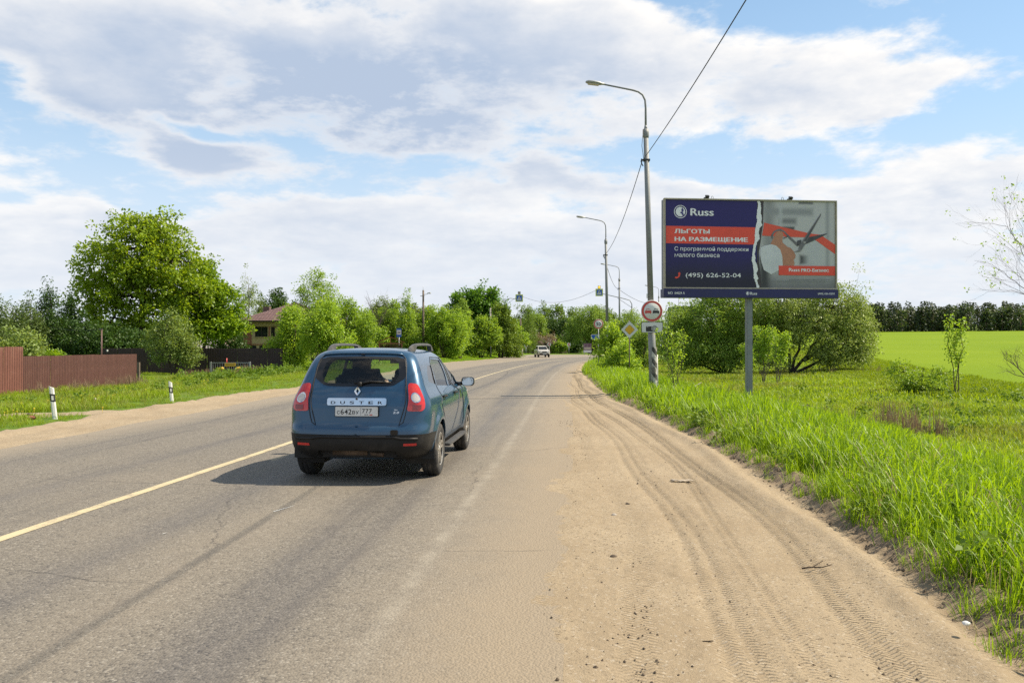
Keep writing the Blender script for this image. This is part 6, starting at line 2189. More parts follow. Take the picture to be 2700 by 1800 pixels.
    # chevron boards of the bend
    for px, y, lab in ((1387, 168, 'leftmost red and white arrow sign at the bend, left of the white car'), (1448, 170, 'red and white arrow sign just right of the white car'), (1500, 172, 'red and white arrow sign on a pale post right of the white car')):
        x = at(px, y); z = zl(x, y); zc = hz(908 if px != 1387 else 910, y); q = .34
        s = road_sign('arrow_sign', lab, (x, y, 0), 0, 'arrow signs round the bend')
        plate(rrect(-q, zc - q, q, zc + q, .04), s, 'board', M['sign_white'])
        sheet([(q * .9, zc + q * .9), (q * .2, zc + q * .9), (-q * .72, zc), (q * .2, zc - q * .9), (q * .9, zc - q * .9), (q * .05, zc)], -.005, M['sign_red'], 'arrow', s)
        post(s, z - .3, zc, .05, mat=M['galv'])

    # small advertising stand at the bend
    y = 160; x = at(1549, y)
    t = empty('advert_stand', 'small dark advert board with a white foot at the bend', 'advert board', (x, y, 0))
    z0 = hz(929, y); z1 = hz(905, y); w = at(1559, y) - at(1538, y)
    m, g = new_mat('dim_print')
    out = g.n('ShaderNodeOutputMaterial'); b_ = g.n('ShaderNodeBsdfPrincipled'); tc = g.n('ShaderNodeTexCoord')
    n = g.noise(tc.outputs['Object'], 2.2, 4, .6)
    g.put(b_.inputs['Base Color'], g.mix(g.ramp(n, .35, .65), (.09, .035, .06), (.17, .11, .13))); g.t.links.new(b_.outputs[0], out.inputs[0])
    b = MB(); b.box((0, 0, (z0 + z1) / 2), (w, .10, z1 - z0)); b.build('board', m, t)
    b = MB(); b.box((0, -.02, z0 - .0 + .22), (w, .12, .44)); b.build('white_foot', M['sign_white'], t)
    sheet([(-w * .4, z0 + .62), (w * .4, z0 + .62), (w * .4, z0 + 1.0), (-w * .4, z0 + 1.0)], -.054, M['frame_tan'], 'pale_band', t)
    for sx in (-1, 1):
        b = MB(); b.box((sx * w * .38, 0, z0 / 2), (.08, .08, z0 + .3)); b.build('leg', M['galv'], t)

    # bus stop sign and shelter
    y = 80; x = at(1052, y)
    s = road_sign('bus_stop_sign', 'white and blue bus stop sign over the roof of the shelter', (x, y, 0))
    zc = hz(877, y); w = .235; h = .42
    plate(rrect(-w, zc - h, w, zc + h, .05), s, 'board', M['sign_blue'])
    sheet(rrect(-w * .92, zc - h * .42, w * .92, zc + h * .62, .03), -.005, M['sign_white'], 'white_field', s)
    sheet(rrect(-w * .66, zc - h * .06, w * .66, zc + h * .16, .04), -.010, M['ink'], 'bus_symbol', s)
    post(s, zl(x, y) - .3, zc, .04)
    y = 78; x = at(1030, y); z = zl(x, y)
    t = empty('bus_shelter', 'bus shelter with a low red gabled roof behind the blue car', 'shelter', (x, y, z), R(8))
    ez = hz(904, y) - z; rz_ = hz(889, y) - z; hw = 1.30; dp = 1.1
    roof = bpy.data.objects.new('roof', None); roof.empty_display_size = .2; COL.objects.link(roof); roof.parent = t
    for sx in (-1, 1):
        for k in range(4):
            y0 = -dp + k * dp / 2 + .01; y1 = y0 + dp / 2 - .03
            b = MB(); b.add([(0, y0, rz_), (sx * hw, y0, ez), (sx * hw, y1, ez), (0, y1, rz_), (0, y0, rz_ + .05), (sx * hw, y0, ez + .05), (sx * hw, y1, ez + .05), (0, y1, rz_ + .05)],
                            [(0, 1, 2, 3), (4, 7, 6, 5), (0, 4, 5, 1), (1, 5, 6, 2), (2, 6, 7, 3), (3, 7, 4, 0)])
            b.build('roof_panel', M['roof_red'], roof)
    for sx in (-1, 1):
        for sy in (-1, 1):
            b = MB(); b.box((sx * 1.05, sy * .85, ez * .5), (.10, .10, ez)); b.build('post', M['brick_red'], t)
    b = MB(); b.box((0, -.85, ez - .06), (2.2, .08, .12)); b.box((0, -.85, rz_ * .5 + ez * .5), (.08, .08, rz_ - ez)); b.build('front_beam', M['brick_red'], t)
    for k in range(5):
        b = MB(); b.box((-.84 + k * .42, .88, 1.0), (.39, .04, 1.5)); b.build('plank', M['wood_post'], t)
    b = MB(); b.box((0, .5, .45), (1.8, .4, .06)); b.build('bench', M['wood_post'], t)

    # wooden lamp post and other poles on the left
    y = 100; x = at(1116, y); z = zl(x, y); zt = hz(765, y)
    t = empty('old_lamp_post', 'wooden post with a street lamp above the left thicket', 'lamp post', (x, y, z))
    b = MB(); b.tube([(0, 0, -.3), (0, 0, zt - z)], [.15, .11], 10); b.build('post', M['wood_post'], t)
    b = MB(); b.box((-.1, 0, zt - z - .7), (.5, .06, .08)); b.tube([(0, -.05, zt - z - .55), (.35, -.05, zt - z - .5), (.6, -.05, zt - z - .42)], .03, 6); b.tube([(-.02, 0, zt - z - .1), (-.02, 0, zt - z + .45)], .02, 5); b.build('bracket', M['galv'], t)
    b = MB(); b.lathe([(.001, -.06), (.10, -.05), (.13, 0), (.11, .07), (.06, .12), (.001, .13)], 14, 'Z', (.82, -.05, zt - z - .38)); b.box((.66, -.05, zt - z - .36), (.3, .13, .10)); b.build('lamp_head', M['lamp_grey'], t)
    y = 124; x = at(1293, y); z = zl(x, y)
    t = empty('utility_pole', 'concrete pole with small boxes behind the blue crossing sign', 'utility pole', (x, y, z), 0, 'bare poles on the left')
    b = MB(); b.tube([(0, 0, -.3), (0, 0, hz(812, y) - z)], [.17, .13], 10); b.build('post', M['concrete'], t)
    b = MB(); b.box((.3, -.1, hz(843, y) - z), (.6, .3, .5)); b.build('metal_box', M['rail_grey'], t)
    b = MB(); b.box((.2, -.2, hz(856, y) - z), (.28, .2, .45)); b.build('orange_box', plain('orange_box', (.42, .13, .04), .6), t)
    y = 152; x = at(1374, y); z = zl(x, y)
    t = empty('utility_pole', 'dark wooden pole left of the white car', 'utility pole', (x, y, z), 0, 'bare poles on the left')
    b = MB(); b.tube([(.16, 0, -.3), (-.12, 0, hz(840, y) - z)], [.17, .13], 10); b.build('post', M['wood_post'], t)
    b = MB(); b.tube([(.17, 0, -.3), (.15, 0, 1.3)], [.20, .19], 10); b.build('concrete_foot', M['concrete'], t)
    # thin poles by the far houses
    for px, pt, y, lab in ((588, 850, 128, 'thin dark pole beside the far grey roof'), (527, 862, 130, 'thin pale pole left of the far grey roof')):
        x = at(px, y); z = zl(x, y)
        b = MB(); b.tube([(x, y, z - .3), (x, y, hz(pt, y))], [.12, .09], 8)
        tag(b.build('utility_pole', M['wood_post']), lab, 'utility pole', 'poles by the far houses')


def build_left():
    # profiled sheet panels
    rib = .115

    def sheet_panel(w, h, n, dpt=.022):
        b = MB(); prof = []
        for k in range(n):
            x0 = k * w / n; p = w / n
            prof += [(x0, 0), (x0 + p * .30, 0), (x0 + p * .42, dpt), (x0 + p * .84, dpt), (x0 + p * .96, 0)]
        prof.append((w, 0))
        m = len(prof)
        b.add([(x, -y, 0) for x, y in prof] + [(x, -y, h) for x, y in prof], [(k, k + 1, m + k + 1, m + k) for k in range(m - 1)])
        b.add([(x, -y + .004, 0) for x, y in prof] + [(x, -y + .004, h) for x, y in prof], [(m + k, m + k + 1, k + 1, k) for k in range(m - 1)])
        return b

    def fence(name, label, a, c, h, mats, pw=1.15, ribs=7, z0=None, posts=True, group=None):
        a = Vector(a); c = Vector(c); d = c - a; L = d.length; rz = math.atan2(d.y, d.x)
        n = max(1, round(L / pw)); w = L / n
        root = empty(name, label, 'fence', (a.x, a.y, z0), rz, group)
        me = sheet_panel(w - .010, h, ribs).mesh('panel', mats[0])
        for k in range(n):
            o = link('panel', me if k == 0 or k % 3 else me, root, (k * w, .0 + (.010 if k % 2 else 0), rng.uniform(-.012, .012)))
            o.rotation_euler = (R(rng.uniform(-.6, .6)), 0, 0)
        for k in range(0, n + 1, 2):
            b = MB(); b.box((min(max(k * w, .03), L - .03), .06, h / 2 - .1), (.06, .06, h - .02)); b.build('post', M['rusty'], root)
        for zz in (.35, h - .3):
            b = MB(); b.box((L / 2, .035, zz), (L, .03, .04)); b.build('rail', M['rusty'], root)
        return root
    fence('sheet_fence', 'long red brown corrugated fence on the left behind the posts', (-22.02, 37.2, 0), (-21.98, 48.4, 0), 1.80, [M['red_metal']], 1.07, 8, zl(-22, 42) - .06, group='corrugated fences')
    fence('sheet_fence', 'taller red brown fence end at the left edge of the picture', (-23.2, 25.2, 0), (-22.0, 37.2, 0), 2.20, [M['red_metal2']], 1.2, 8, zl(-22, 36) - .10, group='corrugated fences')
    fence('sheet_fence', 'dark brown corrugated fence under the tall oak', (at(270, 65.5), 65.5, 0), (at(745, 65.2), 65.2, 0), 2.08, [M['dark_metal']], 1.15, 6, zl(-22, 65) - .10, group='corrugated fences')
    # post and plate of the dark fence
    y = 65.1; x = at(404, y)
    t = empty('house_plate', 'small pale blue shaped plate on the dark fence', 'plate', (x, y, hz(938, y)))
    o = plate([(-.32, 0), (-.22, .05), (-.14, .05), (0, .13), (.14, .05), (.22, .05), (.32, 0), (.22, -.06), (0, -.12), (-.22, -.06)], t, 'board', plain('pale_blue_plate', (.28, .32, .52), .4))
    b = MB(); b.box((at(283, 65), 65.0, hz(924, 65)), (.09, .10, .15)); tag(b.build('fence_lamp', M['white_plastic']), 'tiny white box near the top left end of the dark fence', 'box')
    y = 50; x = at(366, y); b = MB(); b.box((x, y, zl(x, y) + .55), (.13, .13, 1.3)); tag(b.build('wooden_stub', M['wood_post']), 'short wooden post at the right end of the red fence', 'post')
    # red pole
    y = 52; x = at(268, y); z = zl(x, y)
    t = empty('red_pole', 'thin red brown pole standing behind the long red fence', 'pole', (x, y, z))
    b = MB(); b.tube([(0, 0, -.3), (0, 0, hz(868, y) - z)], .044, 10); b.build('shaft', M['red_metal'], t)
    b = MB(); b.box((-.05, 0, hz(867, y) - z), (.25, .06, .06)); b.build('cross_piece', M['rail_grey'], t)
    wire('garden_cable', 'thin cable leading left from the red pole', (x, y, hz(868, y)), (at(130, 60), 60, hz(862, 60)), .15, .010)
    # barrier
    y = 63.2; x0 = at(556, y); x1 = at(659, y); z = zl(x0, y)
    t = empty('railing_gate', 'grey railing with a yellow sign in front of the dark fence', 'railing', (x0, y, z))
    W = x1 - x0; h = hz(955, y) - z
    for xx in (0, W):
        b = MB(); b.box((xx, 0, h / 2), (.12, .12, h + .1)); b.build('post', M['rail_steel'], t)
    for zz in (h - .03, .25):
        b = MB(); b.box((W / 2, 0, zz), (W - .12, .05, .05)); b.build('rail', M['rail_steel'], t)
    for k in range(1, 17):
        b = MB(); b.tube([(W * k / 17, 0, .25), (W * k / 17, 0, h - .05)], .016, 6, cap=False); b.build('bar', M['rail_steel'], t)
    s = empty('yellow_notice', 'yellow notice board hanging on the grey railing', 'sign', (at(608, y), y - .06, hz(961, y)))
    plate(rrect(-.42, -.13, .42, .13, .02), s, 'board', M['sign_yellow'])
    for k in range(9):
        sheet([(-.34 + k * .076, -.03), (-.29 + k * .076, -.03), (-.29 + k * .076, .03), (-.34 + k * .076, .03)], -.004, M['frame_brown'], 'print_mark', s)
    for px, lab in ((584, 'left yellow rounded pipe cover in the dry grass before the railing'), (630, 'right yellow rounded pipe cover in the dry grass before the railing')):
        x = at(px, 61.5); z = zl(x, 61.5)
        b = MB(); b.tube([(-.28, 0, 0), (-.25, 0, .25), (-.10, 0, .45), (.08, 0, .48), (.20, 0, .36)], [.14, .14, .13, .12, .08], 10)
        tag(b.build('pipe_cover', plain('yellow_paint_%d' % px, (.50, .33, .03), .6, vary=.2), None, (x, 61.5, z)), lab, 'pipe', 'yellow pipe covers')
    b = MB(); b.tube([(at(598, 63.8), 63.8, 0), (at(598, 63.8), 63.8, hz(944, 63.8))], .04, 6); tag(b.build('red_stake', M['sign_red']), 'thin red stake behind the yellow notice', 'stake')

    # delineator posts
    for i, (pxb, pxt, y, pyb, pyt, lab) in enumerate(((146, 137, 18.7, 1106, 1016, 'nearer white roadside marker post, leaning left'), (454, 449, 24.3, 1064, 1003, 'further white roadside marker post beside the sandy track'))):
        x = at(pxb, y); z = max(zl(x, y), -.02); h = hz(pyt, y) - z
        t = empty('marker_post', lab, 'marker post', (x, y, z), R(22), 'white roadside marker posts')
        t.rotation_euler = (R(1.5), R(-(math.degrees(math.atan((pxb - pxt) / F * y / h)))), R(25))
        w, d = .052, .028
        sec = [(-w, 0), (-w * .5, -d), (w * .5, -d), (w, 0), (w * .6, d), (-w * .6, d)]
        b = MB(); n = 6
        b.add([(a, c, -.25) for a, c in sec] + [(a, c, h - .03 + (.03 if a < 0 else -.03) * abs(a) / w) for a, c in sec], [(k, (k + 1) % n, n + (k + 1) % n, n + k) for k in range(n)] + [list(range(n, 2 * n))])
        b.build('body', M['white_plastic'], t, bevel=.003)
        b = MB(); s2 = [(a * 1.03, c * 1.06) for a, c in sec]
        zt_ = lambda a, o: h - o + (-.25 * a)
        b.add([(a, c, zt_(a, .36)) for a, c in s2] + [(a, c, zt_(a, .185)) for a, c in s2], [(k, (k + 1) % n, n + (k + 1) % n, n + k) for k in range(n)])
        bd = b.build('black_band', M['ink'], t)
        sheet([(-.022, h - .325), (.022, h - .325), (.022, h - .225), (-.022, h - .225)], -d * 1.06 - .003, M['sign_white'], 'reflector', bd)

    # the brick house
    y = 92; x0 = at(640, y); z0 = zl(x0, y) - .3
    h = empty('brick_house', 'unfinished cream and red brick house with a brown tiled hip roof', 'house', (x0, y, z0))
    ez = hz(846, y) - z0; Wd = 9.5; Dp = 9.0
    # walls as panels around the openings
    b = MB()
    wx0 = at(672, y) - x0; wx1 = at(706, y) - x0; wz0 = hz(888, y) - z0; wz1 = hz(861, y) - z0
    vx0 = at(714, y) - x0; vx1 = at(724, y) - x0
    c1 = at(664, y) - x0
    b.box(((c1 + wx0) / 2, .15, (ez + 0) / 2), (wx0 - c1, .3, ez)); b.box(((wx0 + wx1) / 2, .15, wz0 / 2), (wx1 - wx0, .3, wz0)); b.box(((wx0 + wx1) / 2, .15, (wz1 + ez) / 2), (wx1 - wx0, .3, ez - wz1))
    b.box(((wx1 + vx0) / 2, .15, ez / 2), (vx0 - wx1, .3, ez)); b.box(((vx0 + vx1) / 2, .15, wz0 / 2), (vx1 - vx0, .3, wz0)); b.box(((vx0 + vx1) / 2, .15, (wz1 + ez) / 2), (vx1 - vx0, .3, ez - wz1))
    b.box(((vx1 + Wd) / 2, .9, ez / 2), (Wd - vx1, .3, ez)); b.box((vx1 + .15, .6, ez / 2), (.3, .9, ez)); b.box((Wd / 2 + .0, Dp, ez / 2), (Wd, .3, ez)); b.box((.15, Dp / 2 + .1, ez / 2), (.3, Dp - .3, ez)); b.box((Wd - .15, Dp / 2 + .6, ez / 2), (.3, Dp - 1.4, ez))
    b.build('wall', M['brick_cream'], h)
    b = MB(); b.box((c1 / 2, .14, ez / 2 - .25), (c1, .32, ez - .5)); b.build('red_pillar', M['brick_red'], h)
    b = MB(); b.box(((wx1 + vx0) / 2, -.012, (wz0 + wz1) / 2), ((vx0 - wx1) * .5, .03, wz1 - wz0)); b.build('red_strip', M['brick_red'], h)
    for (a, c) in ((wx0, wx1), (vx0, vx1)):
        b = MB(); t_ = .07
        b.box(((a + c) / 2, .12, wz0 + t_ / 2), (c - a, .08, t_)); b.box(((a + c) / 2, .12, wz1 - t_ / 2), (c - a, .08, t_)); b.box((a + t_ / 2, .12, (wz0 + wz1) / 2), (t_, .08, wz1 - wz0 - 2 * t_)); b.box((c - t_ / 2, .12, (wz0 + wz1) / 2), (t_, .08, wz1 - wz0 - 2 * t_)); b.box(((a + c) / 2, .12, (wz0 + wz1) / 2), (.05, .06, wz1 - wz0 - 2 * t_))
        wn = b.build('window', M['frame_brown'], h)
        b = MB(); b.box(((a + c) / 2, .17, (wz0 + wz1) / 2), (c - a - .02, .02, wz1 - wz0 - .02)); b.build('pane', M['window_dark'], wn)
        b = MB(); b.box(((a + c) / 2, -.04, wz0 - .03), (c - a + .1, .1, .06)); b.build('sill', M['brick_cream'], wn)
    bz = hz(908, y) - z0
    b = MB(); b.box((Wd / 2, -.03, bz), (Wd, .06, .10)); b.build('band', M['brick_red'], h)
    b = MB(); b.box((Wd / 2 + .1, .02, ez - .30), (Wd - .2, .34, .52)); b.build('cornice', plain('cream_frieze', (.36, .27, .14), .85), h)
    for a, c in ((655, 676), (684, 698)):
        b = MB(); b.box(((at(a, y) + at(c, y)) / 2 - x0, -.02, hz(924, y) - z0), (at(c, y) - at(a, y), .05, 1.1)); b.build('lower_window', M['window_dark'], h)
    # hip roof of stepped tile courses
    e0 = at(627, y) - x0; oh = .75; rz_ = hz(797, 96) - z0; n = 14
    rf = bpy.data.objects.new('roof', None); rf.empty_display_size = .3; COL.objects.link(rf); rf.parent = h
    cx0, cx1, cy0, cy1 = e0, Wd - e0, -oh, Dp + oh
    run = (cy1 - cy0) / 2
    for k in range(n):
        f0, f1 = k / n, (k + 1) / n
        za = ez + (rz_ - ez) * f0; zb = ez + (rz_ - ez) * f1 - .035
        A = [(cx0 + run * f0, cy0 + run * f0), (cx1 - run * f0, cy0 + run * f0), (cx1 - run * f0, cy1 - run * f0), (cx0 + run * f0, cy1 - run * f0)]
        B = [(cx0 + run * f1, cy0 + run * f1), (cx1 - run * f1, cy0 + run * f1), (cx1 - run * f1, cy1 - run * f1), (cx0 + run * f1, cy1 - run * f1)]
        b = MB()
        b.add([(x, y_, za - .02) for x, y_ in A] + [(x, y_, za + .05) for x, y_ in A] + [(x, y_, zb + .05) for x, y_ in B], [(j, (j + 1) % 4, 4 + (j + 1) % 4, 4 + j) for j in range(4)] + [(4 + j, 4 + (j + 1) % 4, 8 + (j + 1) % 4, 8 + j) for j in range(4)])
        # standing ribs of the tiles on the near and left slopes
        for q in np.arange(A[0][0] + .15, A[1][0] - .1, .36):
            if B[0][0] - .1 < q < B[1][0] + .1:
                b.add([(q - .05, A[0][1], za + .052), (q + .05, A[0][1], za + .052), (q + .05, B[0][1], zb + .052), (q - .05, B[0][1], zb + .052), (q, A[0][1], za + .085), (q, B[0][1], zb + .085)], [(0, 4, 5, 3), (4, 1, 2, 5), (0, 1, 4)])
        b.build('tile_course', M['roof_brown'], rf)
    b = MB(); b.box(((cx0 + cx1) / 2, (cy0 + cy1) / 2, ez - .07), (cx1 - cx0 - .04, cy1 - cy0 - .04, .10)); b.build('eaves', M['frame_brown'], h)
    b = MB(); b.box((at(704, 97) - x0, 5, hz(811, 97) - z0 - .5), (.75, .6, 1.2)); b.build('chimney', M['roof_brown'], h)

    # small far houses
    def far_house(px0, px1, pye, pyr, y, wall, roof, label):
        x0, x1 = at(px0, y), at(px1, y); z = zl(x0, y) - .5
        t = empty('far_house', label, 'house', ((x0 + x1) / 2, y, z), 0, 'far houses between the oak and the brick house')
        W = x1 - x0; ez, rz_ = hz(pye, y) - z, hz(pyr, y) - z; D = 7
        b = MB(); b.box((0, D / 2, ez / 2), (W, D, ez)); b.build('wall', wall, t)
        b = MB(); b.add([(-W / 2 - .4, -.4, ez - .15), (W / 2 + .4, -.4, ez - .15), (W / 2 + .4, D + .4, ez - .15), (-W / 2 - .4, D + .4, ez - .15), (-W / 2 - .4 + W * .25, D / 2, rz_), (W / 2 + .4 - W * .25, D / 2, rz_)], [(0, 1, 5, 4), (2, 3, 4, 5), (1, 2, 5), (3, 0, 4), (3, 2, 1, 0)]); b.build('roof', roof, t)
        for q in (-.25, .2):
            b = MB(); b.box((W * q, -.02, ez * .62), (.9, .06, 1.1)); b.build('window', M['window_dark'], t)
    far_house(500, 562, 915, 886, 135, M['concrete'], M['roof_grey'], 'far low house with a grey roof seen under the oak')
    far_house(572, 606, 912, 888, 150, M['brick_cream'], plain('pinkish_roof', (.33, .20, .15), .8), 'far house with a pinkish roof left of the brick house')
    # house roof in the trees behind the white car
    y = 200; x = at(1436, y); t = empty('far_house', 'dark low roof half hidden in the trees above the white car', 'house', (x, y, 0), R(20))
    b = MB(); b.box((0, 0, 2), (9, 6, 4)); b.build('wall', M['wood_post'], t)
    b = MB(); b.add([(-5, -3.4, 3.8), (5, -3.4, 3.8), (5, 3.4, 3.8), (-5, 3.4, 3.8), (-5, 0, 5.8), (5, 0, 5.8)], [(0, 1, 5, 4), (2, 3, 4, 5), (1, 2, 5), (3, 0, 4), (3, 2, 1, 0)]); b.build('roof', M['roof_grey'], t)


def build_white_car():
    y = 127.5; x = at(1429, y)
    t = empty('white_car', 'cream white pickup style car coming towards us round the bend', 'car', (x, y, 0), R(8))
    # nose towards -Y; profile along y with rounded cross sections
    def ring(y_, w, z0, z1, r=.10):
        return [(a, y_, c) for a, c in rrect(-w, z0, w, z1, r, 3)]
    rings = [ring(-2.2, .72, .50, .80), ring(-2.12, .84, .36, .95), ring(-1.6, .90, .30, 1.06), ring(-1.0, .91, .30, 1.12), ring(1.9, .91, .30, 1.14), ring(2.3, .86, .40, 1.08)]
    n = len(rings[0])
    b = MB(); b.add([p for r_ in rings for p in r_], [(i * n + k, i * n + (k + 1) % n, (i + 1) * n + (k + 1) % n, (i + 1) * n + k) for i in range(len(rings) - 1) for k in range(n)] + [list(range(n)), list(range(len(rings) * n - 1, (len(rings) - 1) * n - 1, -1))], 0, True)
    b.build('body', M['white_car'], t)
    b = MB()
    cab = [[(-.80, -.98, 1.10), (.80, -.98, 1.10), (.80, 1.9, 1.12), (-.80, 1.9, 1.12)], [(-.64, -.25, 1.68), (.64, -.25, 1.68), (.64, 1.5, 1.70), (-.64, 1.5, 1.70)], [(-.55, -.12, 1.74), (.55, -.12, 1.74), (.55, 1.4, 1.76), (-.55, 1.4, 1.76)]]
    b.add([p for r_ in cab for p in r_], [(i * 4 + k, i * 4 + (k + 1) % 4, i * 4 + 4 + (k + 1) % 4, i * 4 + 4 + k) for i in range(2) for k in range(4)] + [(8, 9, 10, 11)])
    b.build('cab', M['white_car'], t)
    b = MB(); b.add([(-.70, -.905, 1.17), (.70, -.905, 1.17), (.60, -.345, 1.625), (-.60, -.345, 1.625)], [(0, 1, 2, 3)]); b.build('windscreen', M['window_dark'], t)
    for s in (-1, 1):
        b = MB(); b.add([(s * .80, -.70, 1.16), (s * .80, 1.6, 1.18), (s * .665, 1.35, 1.62), (s * .67, -.2, 1.62)], [(0, 1, 2, 3)]); b.build('side_window', M['window_dark'], t, (s * .012, 0, 0))
        b = MB(); b.box((s * .62, -2.14, .86), (.36, .12, .17)); b.build('headlight', M['white_lens'], t, bevel=.03)
        b = MB(); b.box((s * 1.00, -.62, 1.16), (.20, .12, .16)); b.box((s * .88, -.60, 1.12), (.12, .05, .05)); b.build('door_mirror', M['white_car'], t, bevel=.02)
        b = MB(); b.box((s * .62, -2.20, .52), (.22, .08, .10)); b.build('fog_lamp', M['ink'], t)
        for yy in (-1.35, 1.45):
            make_wheel(t, (s * .80, yy, .36), s, .36, .24)
    b = MB(); b.box((0, -2.20, .84), (.74, .08, .16)); b.box((0, -2.19, .58), (1.1, .10, .12)); b.build('grille', M['black_plastic'], t, bevel=.01)
    b = MB(); b.box((0, -2.25, .47), (.52, .02, .12)); b.build('number_plate', M['plate_white'], t)
    b = MB(); b.box((0, -2.17, .38), (1.5, .2, .14)); b.build('bumper', M['black_plastic'], t, bevel=.03)


build_lamps()
build_signs()
build_left()
build_white_car()

# ------------------------------------------------------------------ the billboard
def build_billboard():
    y = 28.2; xc = at(1983, y); zg = zl(xc, y)
    t = empty('billboard', 'large two part advertising billboard on a single grey post beside the road', 'billboard', (xc, y, zg), R(5.2))
    zb = hz(785, y) - zg                     # underside of the lower strip
    W, H = 5.98, 2.98
    b = MB(); b.box((0, .30, (zb + .5) / 2 - .2), (.200, .200, zb + .5 + .4)); b.box((0, .30, -.05), (.5, .5, .1)); b.build('post', M['pole_grey'], t, bevel=.012)
    zs0, zs1 = zb, zb + .295                 # lower strip
    pz0 = zs1 + .05; pz1 = pz0 + H
    # box body and frame
    b = MB(); b.box((0, .30, (pz0 + pz1) / 2), (W + .06, .36, H + .06)); b.build('casing', M['sign_back'], t)
    b = MB()
    for (cx, cz, sx, sz) in ((0, pz0 - .022, W + .12, .045), (0, pz1 + .022, W + .12, .045), (-W / 2 - .037, (pz0 + pz1) / 2, .05, H), (W / 2 + .037, (pz0 + pz1) / 2, .05, H)):
        b.box((cx, .10, cz), (sx, .14, sz))
    b.build('frame', M['frame_tan'], t, bevel=.006)
    b = MB(); b.box((0, .22, (zs0 + zs1) / 2), (W + .16, .46, zs1 - zs0)); st = b.build('name_strip', M['strip_navy'], t, bevel=.008)
    ys = -.0125
    for s, w, h, x0 in (('МО  04029 А', .58, .085, -2.93), ('(495) 626-5202', .60, .080, 2.33)):
        lettering(s, w, h, M['poster_white'], st, (x0, ys, zs0 + .105), bold=.012)
    lettering('Russ', .24, .095, M['poster_white'], st, (-.065, ys, zs0 + .10), bold=.015)

    def logo(parent, cx, cz, r, yy):
        sheet(disc(r, 40, cx, cz), yy, M['poster_white'], 'logo_ring', parent, disc(r * .90, 40, cx, cz))
        d = sheet(disc(r * .74, 36, cx, cz), yy, M['poster_white'], 'logo_disc', parent)
        k = r * .74
        sheet([(cx + a * k, cz + c * k) for a, c in ((.10, .99), (.42, .90), (.28, .74), (.20, .50), (.18, .25), (.32, .05), (.05, -.05), (-.12, -.14), (-.05, -.22), (.28, -.45), (.42, -.75), (.50, -.86), (.72, -.70), (.62, -.30), (.42, -.08), (.66, .10), (.70, .32), (.60, .58), (.36, .72), (.52, .86), (.30, .96))], yy - .003, M['navy'], 'logo_swoosh', parent)
    logo(st, -.155, zs0 + .15, .062, ys)

    # printed sheet
    m, g = new_mat('poster_print')
    out = g.n('ShaderNodeOutputMaterial'); bs = g.n('ShaderNodeBsdfPrincipled')
    tc = g.n('ShaderNodeTexCoord'); P = g.sep(tc.outputs['Object'])
    x, z = P[0], g.math('SUBTRACT', P[2], pz0)
    nn = g.noise(tc.outputs['Object'], 1.1, 2, .4)
    navy = g.mix(g.ramp(g.math('ADD', z, g.math('MULTIPLY', g.math('SUBTRACT', nn, .5), .5)), 1.35, .10), (0.024, 0.017, 0.118), (0.020, 0.018, 0.036))

    def soft(cx, cz, hx, hz_, blur):
        dx = g.math('SUBTRACT', g.math('ABSOLUTE', g.math('SUBTRACT', x, cx)), hx)
        dz = g.math('SUBTRACT', g.math('ABSOLUTE', g.math('SUBTRACT', z, cz)), hz_)
        return g.ramp(g.math('MAXIMUM', dx, dz), blur, -blur)
    grey = g.mix(g.ramp(g.math('ADD', z, g.math('MULTIPLY', nn, .4)), .1, 1.1), (0.185, 0.180, 0.180), (0.500, 0.485, 0.470))
    grey = g.mix(g.math('MULTIPLY', soft(.62, 2.0, .20, 1.1, .22), .65), grey, (.15, .15, .15))
    for (cx, cz, hx, h_, bl, c) in ((1.30, 2.30, .30, .10, .10, (.20, .20, .20)), (1.35, 2.62, .85, .12, .10, (.29, .29, .29)), (1.95, .98, .22, .15, .08, (.045, .045, .045)), (1.22, 2.05, .32, .06, .06, (.06, .06, .06)),
                                    (1.95, 2.93, .25, .03, .05, (.06, .06, .08)), (2.72, 1.6, .06, 1.4, .08, (.32, .32, .32)), (1.05, 2.3, .05, .6, .08, (.46, .46, .46)), (.46, .5, .18, .55, .16, (.05, .05, .05)), (2.25, 1.25, .32, .5, .2, (.48, .48, .48))):
        grey = g.mix(soft(cx, cz, hx, h_, bl), grey, c)
    c = g.mix(g.math('GREATER_THAN', x, .28), navy, grey)
    g.put(bs.inputs['Base Color'], c); bs.inputs['Roughness'].default_value = .42
    bs.inputs['Specular IOR Level'].default_value = .35
    g.t.links.new(bs.outputs[0], out.inputs[0])
    b = MB(); b.box((0, .10, (pz0 + pz1) / 2), (W, .04, H)); ps = b.build('poster', m, t)
    y0 = .078

    def B(zx, zy):
        """measured on an enlargement of the photograph, straightened to the board's own plane"""
        u = (zx - 143) / (2208 - 143); top = 167 - 37 * u; bot = 1187 - 27 * u
        return ((u - .5) * W, pz1 - (zy - top) / (bot - top) * H)

    def shape(pts, mat, nm, lv=1):
        return sheet([B(*p) for p in pts], y0 - .003 * lv, mat, nm, ps)
    # torn edge
    r = np.random.default_rng(4)
    lft = [(1250, 150), (1262, 205), (1252, 255), (1240, 330), (1250, 380), (1236, 440), (1228, 470), (1222, 540), (1222, 600), (1212, 650), (1200, 690), (1196, 740), (1186, 800), (1182, 850), (1196, 900), (1200, 950), (1206, 1000), (1206, 1050), (1224, 1100), (1240, 1150), (1246, 1176)]
